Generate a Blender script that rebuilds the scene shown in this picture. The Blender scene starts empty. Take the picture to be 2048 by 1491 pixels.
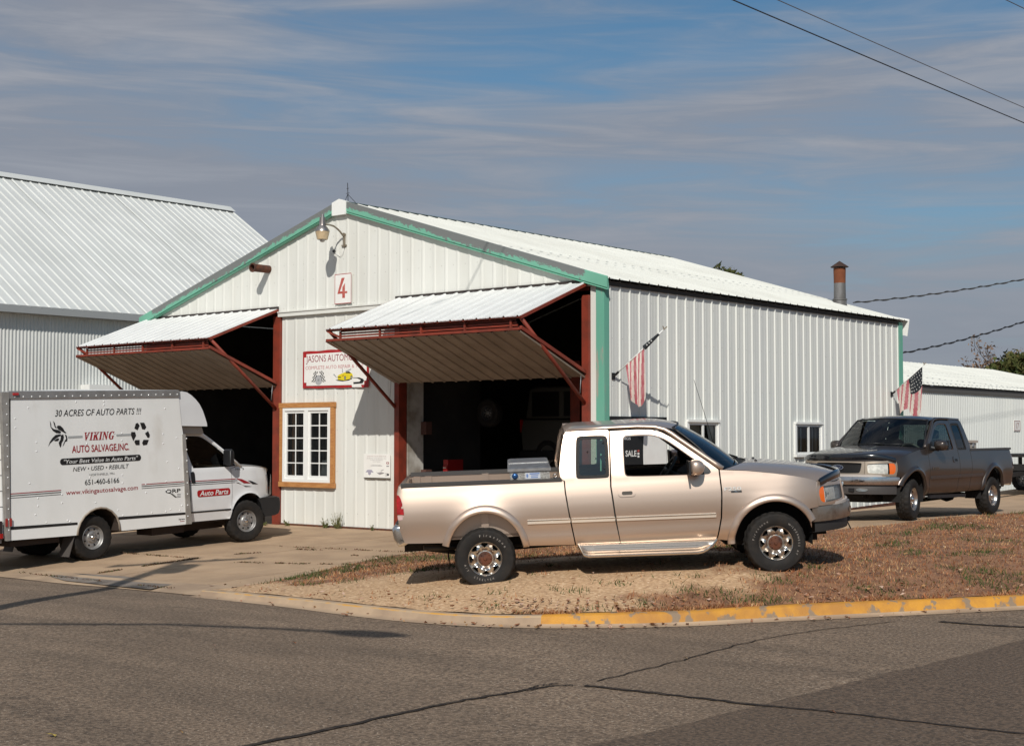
import bpy, bmesh, math, random
import numpy as np
from mathutils import Vector, Matrix, noise as mnoise
from mathutils.geometry import delaunay_2d_cdt

random.seed(7)
rng = np.random.default_rng(7)
scene = bpy.context.scene
COL = scene.collection
R = math.radians
SUN_AZ, SUN_EL = -33.0, 38.0          # direction the light travels towards (from +Y towards +X), elevation

# ------------------------------------------------------------------ camera, world, sun, exposure
cam_d = bpy.data.cameras.new('camera')
cam_d.sensor_width = 36
cam_d.lens = 2910.1 / 2048 * 36
cam_d.clip_start, cam_d.clip_end = 0.1, 6000
cam = bpy.data.objects.new('camera', cam_d)
COL.objects.link(cam)
cam.location = (15.1585, -20.6012, 1.84)
cam.rotation_euler = (R(90 + 2.537), 0, R(39.959))
scene.camera = cam

scene.view_settings.view_transform = 'Standard'
scene.view_settings.look = 'None'
scene.view_settings.exposure = 0.0
scene.view_settings.gamma = 1.0
scene.view_settings.use_curve_mapping = False

sun_d = bpy.data.lights.new('sun', 'SUN')
sun_d.energy = 3.9
sun_d.angle = R(0.53)
sun_d.color = (1.0, 0.955, 0.885)
sun = bpy.data.objects.new('sun', sun_d)
COL.objects.link(sun)
_a, _e = R(SUN_AZ), R(SUN_EL)
sun_dir = Vector((math.sin(_a) * math.cos(_e), math.cos(_a) * math.cos(_e), -math.sin(_e)))
sun.rotation_euler = sun_dir.to_track_quat('-Z', 'Y').to_euler()

world = bpy.data.worlds.new('World')
scene.world = world
world.use_nodes = True
def build_world():
    nt = world.node_tree
    N, Lk = nt.nodes, nt.links
    N.clear()
    out = N.new('ShaderNodeOutputWorld'); bg = N.new('ShaderNodeBackground')
    bg.inputs[1].default_value = 0.09
    sky = N.new('ShaderNodeTexSky'); sky.sky_type = 'NISHITA'; sky.sun_disc = False
    sky.sun_elevation = R(SUN_EL)
    # azimuth of the sun itself = opposite of the travel direction; blender measures rotation clockwise from +Y
    sky.sun_rotation = R(SUN_AZ + 180)
    sky.altitude = 300; sky.air_density = 1.0; sky.dust_density = 1.2; sky.ozone_density = 1.6
    tc = N.new('ShaderNodeTexCoord')
    rot = N.new('ShaderNodeVectorRotate'); rot.rotation_type = 'Z_AXIS'; rot.inputs['Angle'].default_value = R(-40)
    Lk.new(tc.outputs['Generated'], rot.inputs['Vector'])
    sp = N.new('ShaderNodeSeparateXYZ'); Lk.new(rot.outputs[0], sp.inputs[0])
    def math_(op, a, b=None, clamp=False):
        m = N.new('ShaderNodeMath'); m.operation = op; m.use_clamp = clamp
        for k, v in enumerate((a, b)):
            if v is None: continue
            if isinstance(v, (int, float)): m.inputs[k].default_value = v
            else: Lk.new(v, m.inputs[k])
        return m.outputs[0]
    cb = N.new('ShaderNodeCombineXYZ'); Lk.new(sp.outputs[0], cb.inputs[0]); Lk.new(math_('MULTIPLY', sp.outputs[2], 4.2), cb.inputs[1]); Lk.new(sp.outputs[1], cb.inputs[2])
    mp = N.new('ShaderNodeMapping'); mp.inputs['Scale'].default_value = (1.9, 1.9, 1.9); mp.inputs['Location'].default_value = SKY_OFF
    mp.inputs['Rotation'].default_value = (0, 0, R(5))
    Lk.new(cb.outputs[0], mp.inputs[0])
    def noise_(sc, det, rough, dist):
        n = N.new('ShaderNodeTexNoise'); n.inputs['Scale'].default_value = sc; n.inputs['Detail'].default_value = det; n.inputs['Roughness'].default_value = rough
        n.inputs['Distortion'].default_value = dist; Lk.new(mp.outputs[0], n.inputs['Vector']); return n.outputs[0]
    n1 = noise_(1.25, 3, 0.5, 0.3)
    mp2 = N.new('ShaderNodeMapping'); mp2.inputs['Scale'].default_value = (0.55, 1.3, 1); Lk.new(mp.outputs[0], mp2.inputs[0])
    nf = N.new('ShaderNodeTexNoise'); nf.inputs['Scale'].default_value = 5.5; nf.inputs['Detail'].default_value = 9; nf.inputs['Roughness'].default_value = 0.6; nf.inputs['Distortion'].default_value = 0.7
    Lk.new(mp2.outputs[0], nf.inputs['Vector'])
    # a thin veil, denser low over the horizon and to the left
    low = math_('MAXIMUM', math_('MULTIPLY', math_('SUBTRACT', 0.36, sp.outputs[2]), 1.9), -0.05)
    hi_ = math_('MULTIPLY', sp.outputs[2], 5.0, True)
    f = math_('ADD', math_('MULTIPLY', math_('MULTIPLY', math_('SUBTRACT', n1, 0.5), 2.0), hi_), low)
    f = math_('ADD', f, math_('MULTIPLY', math_('SUBTRACT', nf.outputs[0], 0.5), 1.05))
    f = math_('SUBTRACT', f, math_('MULTIPLY', math_('MULTIPLY', sp.outputs[0], math_('SUBTRACT', math_('MULTIPLY', sp.outputs[2], 4.6), 0.42, True)), 0.85))
    f = math_('ADD', f, 0.40)
    mr = N.new('ShaderNodeMapRange'); mr.interpolation_type = 'SMOOTHSTEP'
    mr.inputs['From Min'].default_value = 0.0; mr.inputs['From Max'].default_value = 0.95
    mr.inputs['To Min'].default_value = 0.03; mr.inputs['To Max'].default_value = 0.95
    Lk.new(f, mr.inputs['Value'])
    mx = N.new('ShaderNodeMix'); mx.data_type = 'RGBA'
    Lk.new(mr.outputs[0], mx.inputs[0])
    tint = N.new('ShaderNodeMix'); tint.data_type = 'RGBA'; tint.blend_type = 'MULTIPLY'; tint.inputs[0].default_value = 1
    tint.inputs[7].default_value = SKY_TINT
    Lk.new(sky.outputs[0], tint.inputs[6])
    Lk.new(tint.outputs[2], mx.inputs[6])
    cm = N.new('ShaderNodeMix'); cm.data_type = 'RGBA'; cm.inputs[6].default_value = tuple(c * .93 for c in CLOUD[:3]) + (1,); cm.inputs[7].default_value = tuple(c * k for c, k in zip(CLOUD[:3], (1.22, 1.18, 1.12))) + (1,)
    cr = N.new('ShaderNodeMapRange'); cr.inputs['From Min'].default_value = .46; cr.inputs['From Max'].default_value = .74
    Lk.new(nf.outputs[0], cr.inputs['Value']); Lk.new(math_('MULTIPLY', cr.outputs[0], hi_), cm.inputs[0]); Lk.new(cm.outputs[2], mx.inputs[7])
    Lk.new(mx.outputs[2], bg.inputs[0]); Lk.new(bg.outputs[0], out.inputs[0])
SKY_TINT = (0.47, 0.73, 0.82, 1)
CLOUD = (3.15, 3.4, 4.0, 1)
SKY_OFF = (0.35, 0.1, 0.6)
build_world()

# ------------------------------------------------------------------ helpers: objects, labels, materials
def tag(o, label=None, cat=None, group=None, kind=None):
    if label: o['label'] = label
    if cat: o['category'] = cat
    if group: o['group'] = group
    if kind: o['kind'] = kind
    return o

def empty(name, label, cat, loc=(0, 0, 0), mat=None, group=None):
    o = bpy.data.objects.new(name, None)
    COL.objects.link(o)
    o.empty_display_size = 0.2
    if mat is not None: o.matrix_world = mat
    else: o.location = loc
    return tag(o, label, cat, group)

def mobj(name, V, F, mat, parent=None, smooth=False, idx=None, uv=None, kind=None, sharp=None):
    me = bpy.data.meshes.new(name)
    me.from_pydata([tuple(map(float, v)) for v in V], [], F)
    for m in (mat if isinstance(mat, (list, tuple)) else [mat]): me.materials.append(m)
    if idx is not None: me.polygons.foreach_set('material_index', idx)
    if smooth: me.polygons.foreach_set('use_smooth', [True] * len(me.polygons))
    if uv is not None:
        l = me.uv_layers.new(name='UVMap')
        vi = np.empty(len(me.loops), dtype=np.int32); me.loops.foreach_get('vertex_index', vi)
        l.data.foreach_set('uv', np.asarray(uv, dtype=np.float32)[vi].ravel())
    me.update()
    if sharp is not None:
        me.set_sharp_from_angle(angle=R(sharp))
    o = bpy.data.objects.new(name, me)
    COL.objects.link(o)
    if parent is not None: o.parent = parent
    if kind: o['kind'] = kind
    return o

class MB:
    """gathers boxes, bars, tubes and lathes into one mesh"""
    def __init__(s): s.V, s.F, s.I = [], [], []
    def add(s, V, F, m=0):
        b = len(s.V); s.V += [tuple(map(float, v)) for v in V]
        s.F += [tuple(b + i for i in f) for f in F]; s.I += [m] * len(F)
        return s
    def box(s, a, b, m=0, M=None):
        x0, y0, z0 = a; x1, y1, z1 = b
        V = [Vector(p) for p in ((x0, y0, z0), (x1, y0, z0), (x1, y1, z0), (x0, y1, z0), (x0, y0, z1), (x1, y0, z1), (x1, y1, z1), (x0, y1, z1))]
        if M is not None: V = [M @ v for v in V]
        return s.add(V, [(0, 3, 2, 1), (4, 5, 6, 7), (0, 1, 5, 4), (1, 2, 6, 5), (2, 3, 7, 6), (3, 0, 4, 7)], m)
    def bar(s, p, q, w, h, up=(0, 0, 1), m=0):
        p, q = Vector(p), Vector(q); d = (q - p).normalized(); up = Vector(up)
        a = d.cross(up)
        if a.length < 1e-4: a = d.cross(Vector((1, 0, 0)))
        a.normalize(); b = a.cross(d).normalized()
        V = []
        for c in (p, q):
            for i, j in ((-1, -1), (1, -1), (1, 1), (-1, 1)): V.append(c + a * i * w / 2 + b * j * h / 2)
        return s.add(V, [(0, 1, 2, 3), (7, 6, 5, 4), (0, 4, 5, 1), (1, 5, 6, 2), (2, 6, 7, 3), (3, 7, 4, 0)], m)
    def tube(s, pts, r, n=8, m=0, cap=True):
        pts = [Vector(p) for p in pts]; rs = r if isinstance(r, (list, tuple)) else [r] * len(pts)
        V, F = [], []; ref = None
        for i, p in enumerate(pts):
            d = (pts[min(i + 1, len(pts) - 1)] - pts[max(i - 1, 0)]).normalized()
            if ref is None:
                ref = d.orthogonal().normalized()
            a = (ref - d * ref.dot(d)).normalized(); ref = a; b = d.cross(a)
            for k in range(n):
                t = 2 * math.pi * k / n
                V.append(p + (a * math.cos(t) + b * math.sin(t)) * rs[i])
        for i in range(len(pts) - 1):
            for k in range(n):
                F.append((i * n + k, i * n + (k + 1) % n, (i + 1) * n + (k + 1) % n, (i + 1) * n + k))
        if cap: F.append(tuple(range(n))[::-1]); F.append(tuple((len(pts) - 1) * n + k for k in range(n)))
        return s.add(V, F, m)
    def lathe(s, prof, n=32, M=None, m=0, alt=None):
        """prof of (r, h) about z; alt(i, k) -> extra radius"""
        V, F = [], []
        for i, (r, h) in enumerate(prof):
            for k in range(n):
                t = 2 * math.pi * k / n; rr = r + (alt(i, k) if alt else 0)
                v = Vector((rr * math.cos(t), rr * math.sin(t), h)); V.append(M @ v if M is not None else v)
        for i in range(len(prof) - 1):
            for k in range(n):
                F.append((i * n + k, i * n + (k + 1) % n, (i + 1) * n + (k + 1) % n, (i + 1) * n + k))
        return s.add(V, F, m)
    def build(s, name, mat, parent=None, smooth=False, kind=None, sharp=None):
        return mobj(name, s.V, s.F, mat, parent, smooth, s.I if isinstance(mat, (list, tuple)) else None, kind=kind, sharp=sharp)

MATS = {}
def M(name, col, rough=0.6, metal=0.0, col2=None, ns=6.0, lo=0.4, hi=0.62, bump=0.0, bs=60.0, spec=0.5, coat=0.0,
      stretch=(1, 1, 1), var=0.0, detail=6, col3=None, ns3=40.0, lo3=0.55, hi3=0.7, coord='Object', r2=None, amt=1.0):
    if name in MATS: return MATS[name]
    m = bpy.data.materials.new(name); m.use_nodes = True
    nt = m.node_tree; N, Lk = nt.nodes, nt.links
    p = N['Principled BSDF']
    p.inputs['Roughness'].default_value = rough; p.inputs['Metallic'].default_value = metal
    p.inputs['Specular IOR Level'].default_value = spec
    if coat: p.inputs['Coat Weight'].default_value = coat; p.inputs['Coat Roughness'].default_value = 0.04
    p.inputs['Base Color'].default_value = (*col, 1)
    src = None
    tc = N.new('ShaderNodeTexCoord'); mp = N.new('ShaderNodeMapping'); mp.inputs['Scale'].default_value = stretch
    Lk.new(tc.outputs[coord], mp.inputs[0])
    def layer(src, c0, c1, sc, lo, hi, amt=1.0):
        n = N.new('ShaderNodeTexNoise'); n.inputs['Scale'].default_value = sc; n.inputs['Detail'].default_value = detail
        Lk.new(mp.outputs[0], n.inputs['Vector'])
        mr = N.new('ShaderNodeMapRange'); mr.inputs['From Min'].default_value = lo; mr.inputs['From Max'].default_value = hi
        mr.inputs['To Max'].default_value = amt
        Lk.new(n.outputs[0], mr.inputs[0])
        x = N.new('ShaderNodeMix'); x.data_type = 'RGBA'; Lk.new(mr.outputs[0], x.inputs[0])
        if src is None: x.inputs[6].default_value = (*c0, 1)
        else: Lk.new(src, x.inputs[6])
        x.inputs[7].default_value = (*c1, 1)
        return x.outputs[2], mr.outputs[0]
    if col2 is not None:
        src, fac = layer(None, col, col2, ns, lo, hi, amt)
        if r2 is not None:
            rr = N.new('ShaderNodeMapRange'); rr.inputs['To Min'].default_value = rough; rr.inputs['To Max'].default_value = r2
            Lk.new(fac, rr.inputs[0]); Lk.new(rr.outputs[0], p.inputs['Roughness'])
    if col3 is not None: src, _ = layer(src, col, col3, ns3, lo3, hi3)
    if var:
        oi = N.new('ShaderNodeObjectInfo'); mr = N.new('ShaderNodeMapRange')
        mr.inputs['To Min'].default_value = 1 - var; mr.inputs['To Max'].default_value = 1
        Lk.new(oi.outputs['Random'], mr.inputs[0])
        x = N.new('ShaderNodeMix'); x.data_type = 'RGBA'; x.blend_type = 'MULTIPLY'; x.inputs[0].default_value = 1
        if src is None: x.inputs[6].default_value = (*col, 1)
        else: Lk.new(src, x.inputs[6])
        Lk.new(mr.outputs[0], x.inputs[7]); src = x.outputs[2]
    if src is not None: Lk.new(src, p.inputs['Base Color'])
    if bump:
        n = N.new('ShaderNodeTexNoise'); n.inputs['Scale'].default_value = bs; n.inputs['Detail'].default_value = 5
        Lk.new(mp.outputs[0], n.inputs['Vector'])
        b = N.new('ShaderNodeBump'); b.inputs['Strength'].default_value = bump; b.inputs['Distance'].default_value = 0.02
        Lk.new(n.outputs[0], b.inputs['Height']); Lk.new(b.outputs[0], p.inputs['Normal'])
    MATS[name] = m
    return m

def glass_mat(name, tint, refl=1.0, rough=0.02, base=0.0):
    if name in MATS: return MATS[name]
    m = bpy.data.materials.new(name); m.use_nodes = True
    nt = m.node_tree; N, Lk = nt.nodes, nt.links; N.clear()
    o = N.new('ShaderNodeOutputMaterial'); t = N.new('ShaderNodeBsdfTransparent'); t.inputs[0].default_value = (*tint, 1)
    g = N.new('ShaderNodeBsdfGlossy'); g.inputs['Roughness'].default_value = rough
    fr = N.new('ShaderNodeFresnel'); fr.inputs[0].default_value = 1.5
    mm = N.new('ShaderNodeMath'); mm.operation = 'MULTIPLY_ADD'; mm.inputs[1].default_value = refl; mm.inputs[2].default_value = base
    mm.use_clamp = True
    Lk.new(fr.outputs[0], mm.inputs[0])
    x = N.new('ShaderNodeMixShader'); Lk.new(mm.outputs[0], x.inputs[0]); Lk.new(t.outputs[0], x.inputs[1]); Lk.new(g.outputs[0], x.inputs[2])
    Lk.new(x.outputs[0], o.inputs[0])
    MATS[name] = m
    return m

# materials shared by many things
WHITE_STEEL = M('white_ribbed_steel', (0.76, 0.765, 0.70), 0.42, 0, (0.70, 0.70, 0.65), 1.5, 0.45, 0.75, bump=0.03, bs=5, stretch=(1, 1, 0.25), var=0.04)
WALL_FRONT = M('front_wall_steel', (0.735, 0.735, 0.685), 0.5, 0, (0.665, 0.66, 0.605), 1.3, 0.42, 0.75, bump=0.03, bs=5, stretch=(2, 2, 0.25), var=0.04,
               col3=(0.60, 0.57, 0.50), ns3=4.5, lo3=0.66, hi3=0.85)
WALL_SIDE = M('side_wall_steel', (0.70, 0.71, 0.665), 0.45, 0, (0.645, 0.655, 0.625), 1.2, 0.4, 0.7, bump=0.02, bs=5, stretch=(1, 1, 0.2), var=0.05)
ROOF_STEEL = M('roof_steel', (0.66, 0.665, 0.615), 0.5, 0, (0.59, 0.59, 0.54), 0.9, 0.42, 0.75, var=0.05, bump=0.02, bs=4)
BARN_STEEL = M('barn_steel', (0.62, 0.63, 0.605), 0.5, 0, (0.565, 0.575, 0.55), 0.8, 0.4, 0.7, var=0.05)
DOOR_STEEL = M('door_steel', (0.72, 0.725, 0.705), 0.45, 0, (0.66, 0.665, 0.645), 2, 0.45, 0.75, var=0.03)
RED_STEEL = M('red_oxide_steel', (0.24, 0.035, 0.016), 0.6, 0, (0.16, 0.028, 0.014), 5, 0.4, 0.65, bump=0.1, bs=60, var=0.1)
RUST = M('rust', (0.125, 0.040, 0.017), 0.85, 0, (0.06, 0.024, 0.015), 9, 0.4, 0.6, bump=0.25, bs=70)
DARK_IN = M('interior_shade', (0.030, 0.027, 0.025), 0.9, 0, (0.018, 0.017, 0.016), 2)  # near-black, puts the shade of the interior into the colour
BLACK = M('black_plastic', (0.012, 0.012, 0.013), 0.45)
RUBBER = M('tyre_rubber', (0.014, 0.0125, 0.0115), 0.75, 0, (0.026, 0.021, 0.017), 9, 0.45, 0.75, bump=0.15, bs=90, spec=.3)
CHROME = M('chrome', (0.78, 0.77, 0.75), 0.12, 1.0, (0.60, 0.57, 0.53), 12, 0.5, 0.75, r2=0.3)
ALU = M('aluminium', (0.50, 0.50, 0.50), 0.38, 0.9, (0.40, 0.39, 0.38), 14, 0.4, 0.65, bump=0.05, bs=120)
GALV = M('galvanised', (0.42, 0.43, 0.44), 0.5, 0.6, (0.30, 0.30, 0.31), 8, 0.4, 0.65)
WHITE_PAINT = M('white_gloss', (0.80, 0.80, 0.79), 0.28, 0, (0.76, 0.76, 0.75), 3, 0.4, 0.7, coat=0.3)
WHITE_TRIM = M('white_trim', (0.80, 0.80, 0.77), 0.45)
SIGN_WHITE = M('sign_white', (0.82, 0.81, 0.77), 0.5, 0, (0.78, 0.76, 0.72), 5, 0.4, 0.7)
SIGN_RED = M('sign_red', (0.42, 0.018, 0.022), 0.5, 0, (0.34, 0.02, 0.022), 5)
SIGN_BLACK = M('sign_black', (0.012, 0.012, 0.012), 0.5)
SIGN_GREY = M('sign_grey', (0.33, 0.34, 0.34), 0.5)
WINDOW_GLASS = glass_mat('window_glass', (0.85, 0.87, 0.86), 1.0)
CAR_GLASS = glass_mat('car_glass', (0.55, 0.66, 0.63), 1.3, 0.015)
DARK_GLASS = glass_mat('dark_glass', (0.10, 0.12, 0.12), 1.3, 0.015)

def text(name, s, mat, parent, box, f, shear=0.0, bold=0.0, wide=None):
    """built-in lettering as a mesh, fitted to box (x0, x1, z0, z1) and placed by f(x, z)"""
    cu = bpy.data.curves.new(name, 'FONT'); cu.body = s; cu.shear = shear; cu.offset = bold; cu.resolution_u = 3
    if wide: cu.space_character = wide
    t = bpy.data.objects.new(name, cu); COL.objects.link(t)
    dg = bpy.context.evaluated_depsgraph_get()
    me = bpy.data.meshes.new_from_object(t.evaluated_get(dg))
    bpy.data.objects.remove(t); bpy.data.curves.remove(cu)
    n = len(me.vertices); co = np.empty(n * 3); me.vertices.foreach_get('co', co); co = co.reshape(-1, 3)
    mn, mxx = co.min(0), co.max(0)
    x0, x1, z0, z1 = box
    X = x0 + (co[:, 0] - mn[0]) / max(mxx[0] - mn[0], 1e-6) * (x1 - x0)
    Z = z0 + (co[:, 1] - mn[1]) / max(mxx[1] - mn[1], 1e-6) * (z1 - z0)
    P = np.array([f(a, b) for a, b in zip(X, Z)])
    me.vertices.foreach_set('co', P.ravel()); me.materials.clear(); me.materials.append(mat); me.update(); me.name = name
    o = bpy.data.objects.new(name, me); COL.objects.link(o)
    if parent is not None: o.parent = parent
    return o

def inpoly(P, poly):
    x, y = P[:, 0], P[:, 1]; r = np.zeros(len(P), bool); n = len(poly)
    for i in range(n):
        x0, y0 = poly[i]; x1, y1 = poly[(i + 1) % n]
        if y0 == y1: continue
        c = ((y0 > y) != (y1 > y)) & (x < (x1 - x0) * (y - y0) / (y1 - y0) + x0)
        r ^= c
    return r

def segdist(P, poly):
    d = np.full(len(P), 1e9)
    for i in range(len(poly)):
        a = np.array(poly[i]); b = np.array(poly[(i + 1) % len(poly)]); ab = b - a
        t = np.clip(((P - a) @ ab) / max(ab @ ab, 1e-12), 0, 1)
        d = np.minimum(d, np.hypot(*(P - a - t[:, None] * ab).T))
    return d

def resample(poly, g):
    out = []
    for i in range(len(poly)):
        a = np.array(poly[i], float); b = np.array(poly[(i + 1) % len(poly)], float)
        k = max(1, int(math.ceil(np.hypot(*(b - a)) / g)))
        for j in range(k): out.append(tuple(a + (b - a) * j / k))
    return out

def chaikin(poly, n=2):
    for _ in range(n):
        q = []
        for i in range(len(poly)):
            a = np.array(poly[i], float); b = np.array(poly[(i + 1) % len(poly)], float)
            q += [tuple(a * 0.75 + b * 0.25), tuple(a * 0.25 + b * 0.75)]
        poly = q
    return poly

def tri2d(outer, holes=(), grid=None):
    """triangulate a 2-D polygon with holes; returns points, triangles, loops"""
    loops, pts = [], []
    for lp in [outer] + list(holes):
        loops.append(list(range(len(pts), len(pts) + len(lp)))); pts += [tuple(p) for p in lp]
    if grid:
        a = np.array(outer); x0, y0 = a.min(0); x1, y1 = a.max(0)
        gx, gy = np.meshgrid(np.arange(x0 + grid / 2, x1, grid), np.arange(y0 + grid / 2, y1, grid))
        G = np.c_[gx.ravel(), gy.ravel()]
        k = inpoly(G, outer)
        for h in holes: k &= ~inpoly(G, h)
        G = G[k]
        if len(G):
            k = segdist(G, outer) > grid * 0.45
            for h in holes: k &= segdist(G, h) > grid * 0.45
            pts += [tuple(p) for p in G[k]]
    E = [(l[i], l[(i + 1) % len(l)]) for l in loops for i in range(len(l))]
    v, e, f, *_ = delaunay_2d_cdt([Vector(p) for p in pts], E, [], 0, 1e-7)
    P = np.array([(a.x, a.y) for a in v])
    T = np.array([tuple(t) for t in f])
    c = P[T].mean(1)
    k = inpoly(c, outer)
    for h in holes: k &= ~inpoly(c, h)
    T = T[k]
    if len(P) != len(pts):      # merged duplicates: rebuild the loops by nearest point
        loops = [[int(np.argmin(((P - np.array(pts[i])) ** 2).sum(1))) for i in l] for l in loops]
    return P, T, loops

def panel(name, outer, holes, f, mat, parent, grid=0.06, thick=0.025, off=0.0, smooth=True, edge=None):
    """a curved sheet: 2-D outline carried onto the surface f(s, z) -> point; edges turned in by thick"""
    outer = resample(outer, grid); holes = [resample(h, grid) for h in holes]
    P, T, loops = tri2d(outer, holes, grid)
    e = 1e-3
    Q = np.array([f(a, b) for a, b in P]); Qs = np.array([f(a + e, b) for a, b in P]); Qz = np.array([f(a, b + e) for a, b in P])
    n = np.cross(Qs - Q, Qz - Q); n /= np.linalg.norm(n, axis=1)[:, None] + 1e-12
    # outwards = away from the axis of the vehicle
    c = Q.mean(0); ref = np.array([0.0 if abs(c[0]) < 1e9 else 0, c[1], 0]); 
    if f.__dict__.get('ref') is not None: ref = np.array(f.ref)
    if (n.mean(0) @ ref) < 0: n = -n; T = T[:, ::-1] if False else T
    Q = Q + n * off
    V = [tuple(p) for p in Q]; F = [tuple(int(i) for i in t) for t in T]
    tq = Q[T]; cr = np.cross(tq[:, 1] - tq[:, 0], tq[:, 2] - tq[:, 0]); ok = np.linalg.norm(cr, axis=1) > 1e-7
    sg = (cr * n[T].mean(1)).sum(1); F = [t if q > 0 else t[::-1] for t, q, o_ in zip(F, sg, ok) if o_]
    nf = len(F)
    if thick:
        for l in loops:
            b = len(V)
            V += [tuple(Q[i]) for i in l] + [tuple(Q[i] - n[i] * thick) for i in l]
            k = len(l)
            F += [(b + i, b + (i + 1) % k, b + k + (i + 1) % k, b + k + i) for i in range(k)]
    o = mobj(name, V, F, [mat, edge] if edge else mat, parent, False, idx=[0] * nf + [1] * (len(F) - nf) if edge else None)
    if smooth:
        o.data.polygons.foreach_set('use_smooth', [True] * len(F)); o.data.update()
        NV = [tuple(q) for q in n]
        for l in loops if thick else (): NV += [tuple(n[i]) for i in l] * 2
        o.data.normals_split_custom_set_from_vertices(NV)
    return o

def flat(name, poly, f, mat, parent, holes=()):
    """a flat printed or cut shape on f(x, z)"""
    P, T, _ = tri2d(poly, holes)
    return mobj(name, [f(a, b) for a, b in P], [tuple(int(i) for i in t) for t in T], mat, parent)

def rrect(x0, x1, z0, z1, r, n=5):
    out = []
    for cx, cz, a0 in ((x1 - r, z1 - r, 0), (x0 + r, z1 - r, 90), (x0 + r, z0 + r, 180), (x1 - r, z0 + r, 270)):
        for k in range(n + 1):
            t = R(a0 + 90 * k / n); out.append((cx + r * math.cos(t), cz + r * math.sin(t)))
    return out

def ellipse(cx, cz, rx, rz, n=24):
    return [(cx + rx * math.cos(2 * math.pi * k / n), cz + rz * math.sin(2 * math.pi * k / n)) for k in range(n)]

def pillow(name, prof, y0, y1, r, mat, parent, k=4, smooth=True):
    """a convex side profile (x, z) extruded over y with rounded side edges"""
    A = np.array(prof, float); n = len(A)
    area = 0.5 * sum(A[i][0] * A[(i + 1) % n][1] - A[(i + 1) % n][0] * A[i][1] for i in range(n))
    if area < 0: A = A[::-1]
    d = np.roll(A, -1, 0) - A; nn = np.c_[d[:, 1], -d[:, 0]]; nn /= np.linalg.norm(nn, axis=1)[:, None] + 1e-12
    vn = nn + np.roll(nn, 1, 0); vn /= np.linalg.norm(vn, axis=1)[:, None] + 1e-12
    rings = []
    for j in range(k + 1):
        t = math.pi / 2 * (1 - j / k); rings.append((y0 + r * (1 - math.sin(t)) if False else y0 + r - r * math.sin(t), r * (1 - math.cos(t))))
    rings += [(y0 + y1 - y, i) for y, i in rings[::-1]]
    V, F = [], []
    for y, ins in rings:
        for p, q in zip(A, vn): V.append((p[0] - q[0] * ins, y, p[1] - q[1] * ins))
    for j in range(len(rings) - 1):
        for i in range(n):
            F.append((j * n + i, j * n + (i + 1) % n, (j + 1) * n + (i + 1) % n, (j + 1) * n + i))
    F.append(tuple(range(n))[::-1]); F.append(tuple((len(rings) - 1) * n + i for i in range(n)))
    o = mobj(name, V, F, mat, parent, smooth, sharp=38 if smooth else None)
    return o

def gridsurf(name, nu, nv, f, mat, parent, smooth=True, closed=False, kind=None):
    V = [f(i / nu, j / nv) for j in range(nv + 1) for i in range(nu + 1)]
    F = [(j * (nu + 1) + i, j * (nu + 1) + i + 1, (j + 1) * (nu + 1) + i + 1, (j + 1) * (nu + 1) + i) for j in range(nv) for i in range(nu)]
    return mobj(name, V, F, mat, parent, smooth, kind=kind)

# ------------------------------------------------------------------ the lie of the land
def rbf(pts):
    P = np.array(pts, float)
    def k(r): return np.where(r > 1e-9, r * r * np.log(r + 1e-12), 0.0)
    n = len(P); A = np.zeros((n + 3, n + 3))
    D = np.hypot(P[:, None, 0] - P[None, :, 0], P[:, None, 1] - P[None, :, 1]); A[:n, :n] = k(D) + np.eye(n) * 0.02
    A[:n, n] = 1; A[:n, n + 1:] = P[:, :2]; A[n, :n] = 1; A[n + 1:, :n] = P[:, :2].T
    w = np.linalg.solve(A, np.r_[P[:, 2], 0, 0, 0])
    def f(x, y):
        x = np.asarray(x, float); y = np.asarray(y, float); s = x.shape
        x, y = x.ravel(), y.ravel()
        r = np.hypot(x[:, None] - P[None, :, 0], y[:, None] - P[None, :, 1])
        z = k(r) @ w[:n] + w[n] + x * w[n + 1] + y * w[n + 2]
        return z.reshape(s)
    return f
GUTTER = [(-30, -7.75, -0.55), (-12, -7.8, -0.46), (-6.3, -7.85, -0.40), (-4.36, -8.0, -0.37), (-2.2, -8.05, -0.33), (-0.6, -8.15, -0.30), (1.5, -8.42, -0.25), (2.8, -8.62, -0.23),
          (3.95, -8.70, -0.21), (4.95, -8.50, -0.195), (5.8, -8.0, -0.18), (6.45, -7.35, -0.17), (6.95, -6.6, -0.16), (7.9, -5.35, -0.135), (8.9, -3.95, -0.11), (10.5, -1.5, -0.06), (13.5, 3.2, 0.03), (20, 13, 0.2)]
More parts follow.
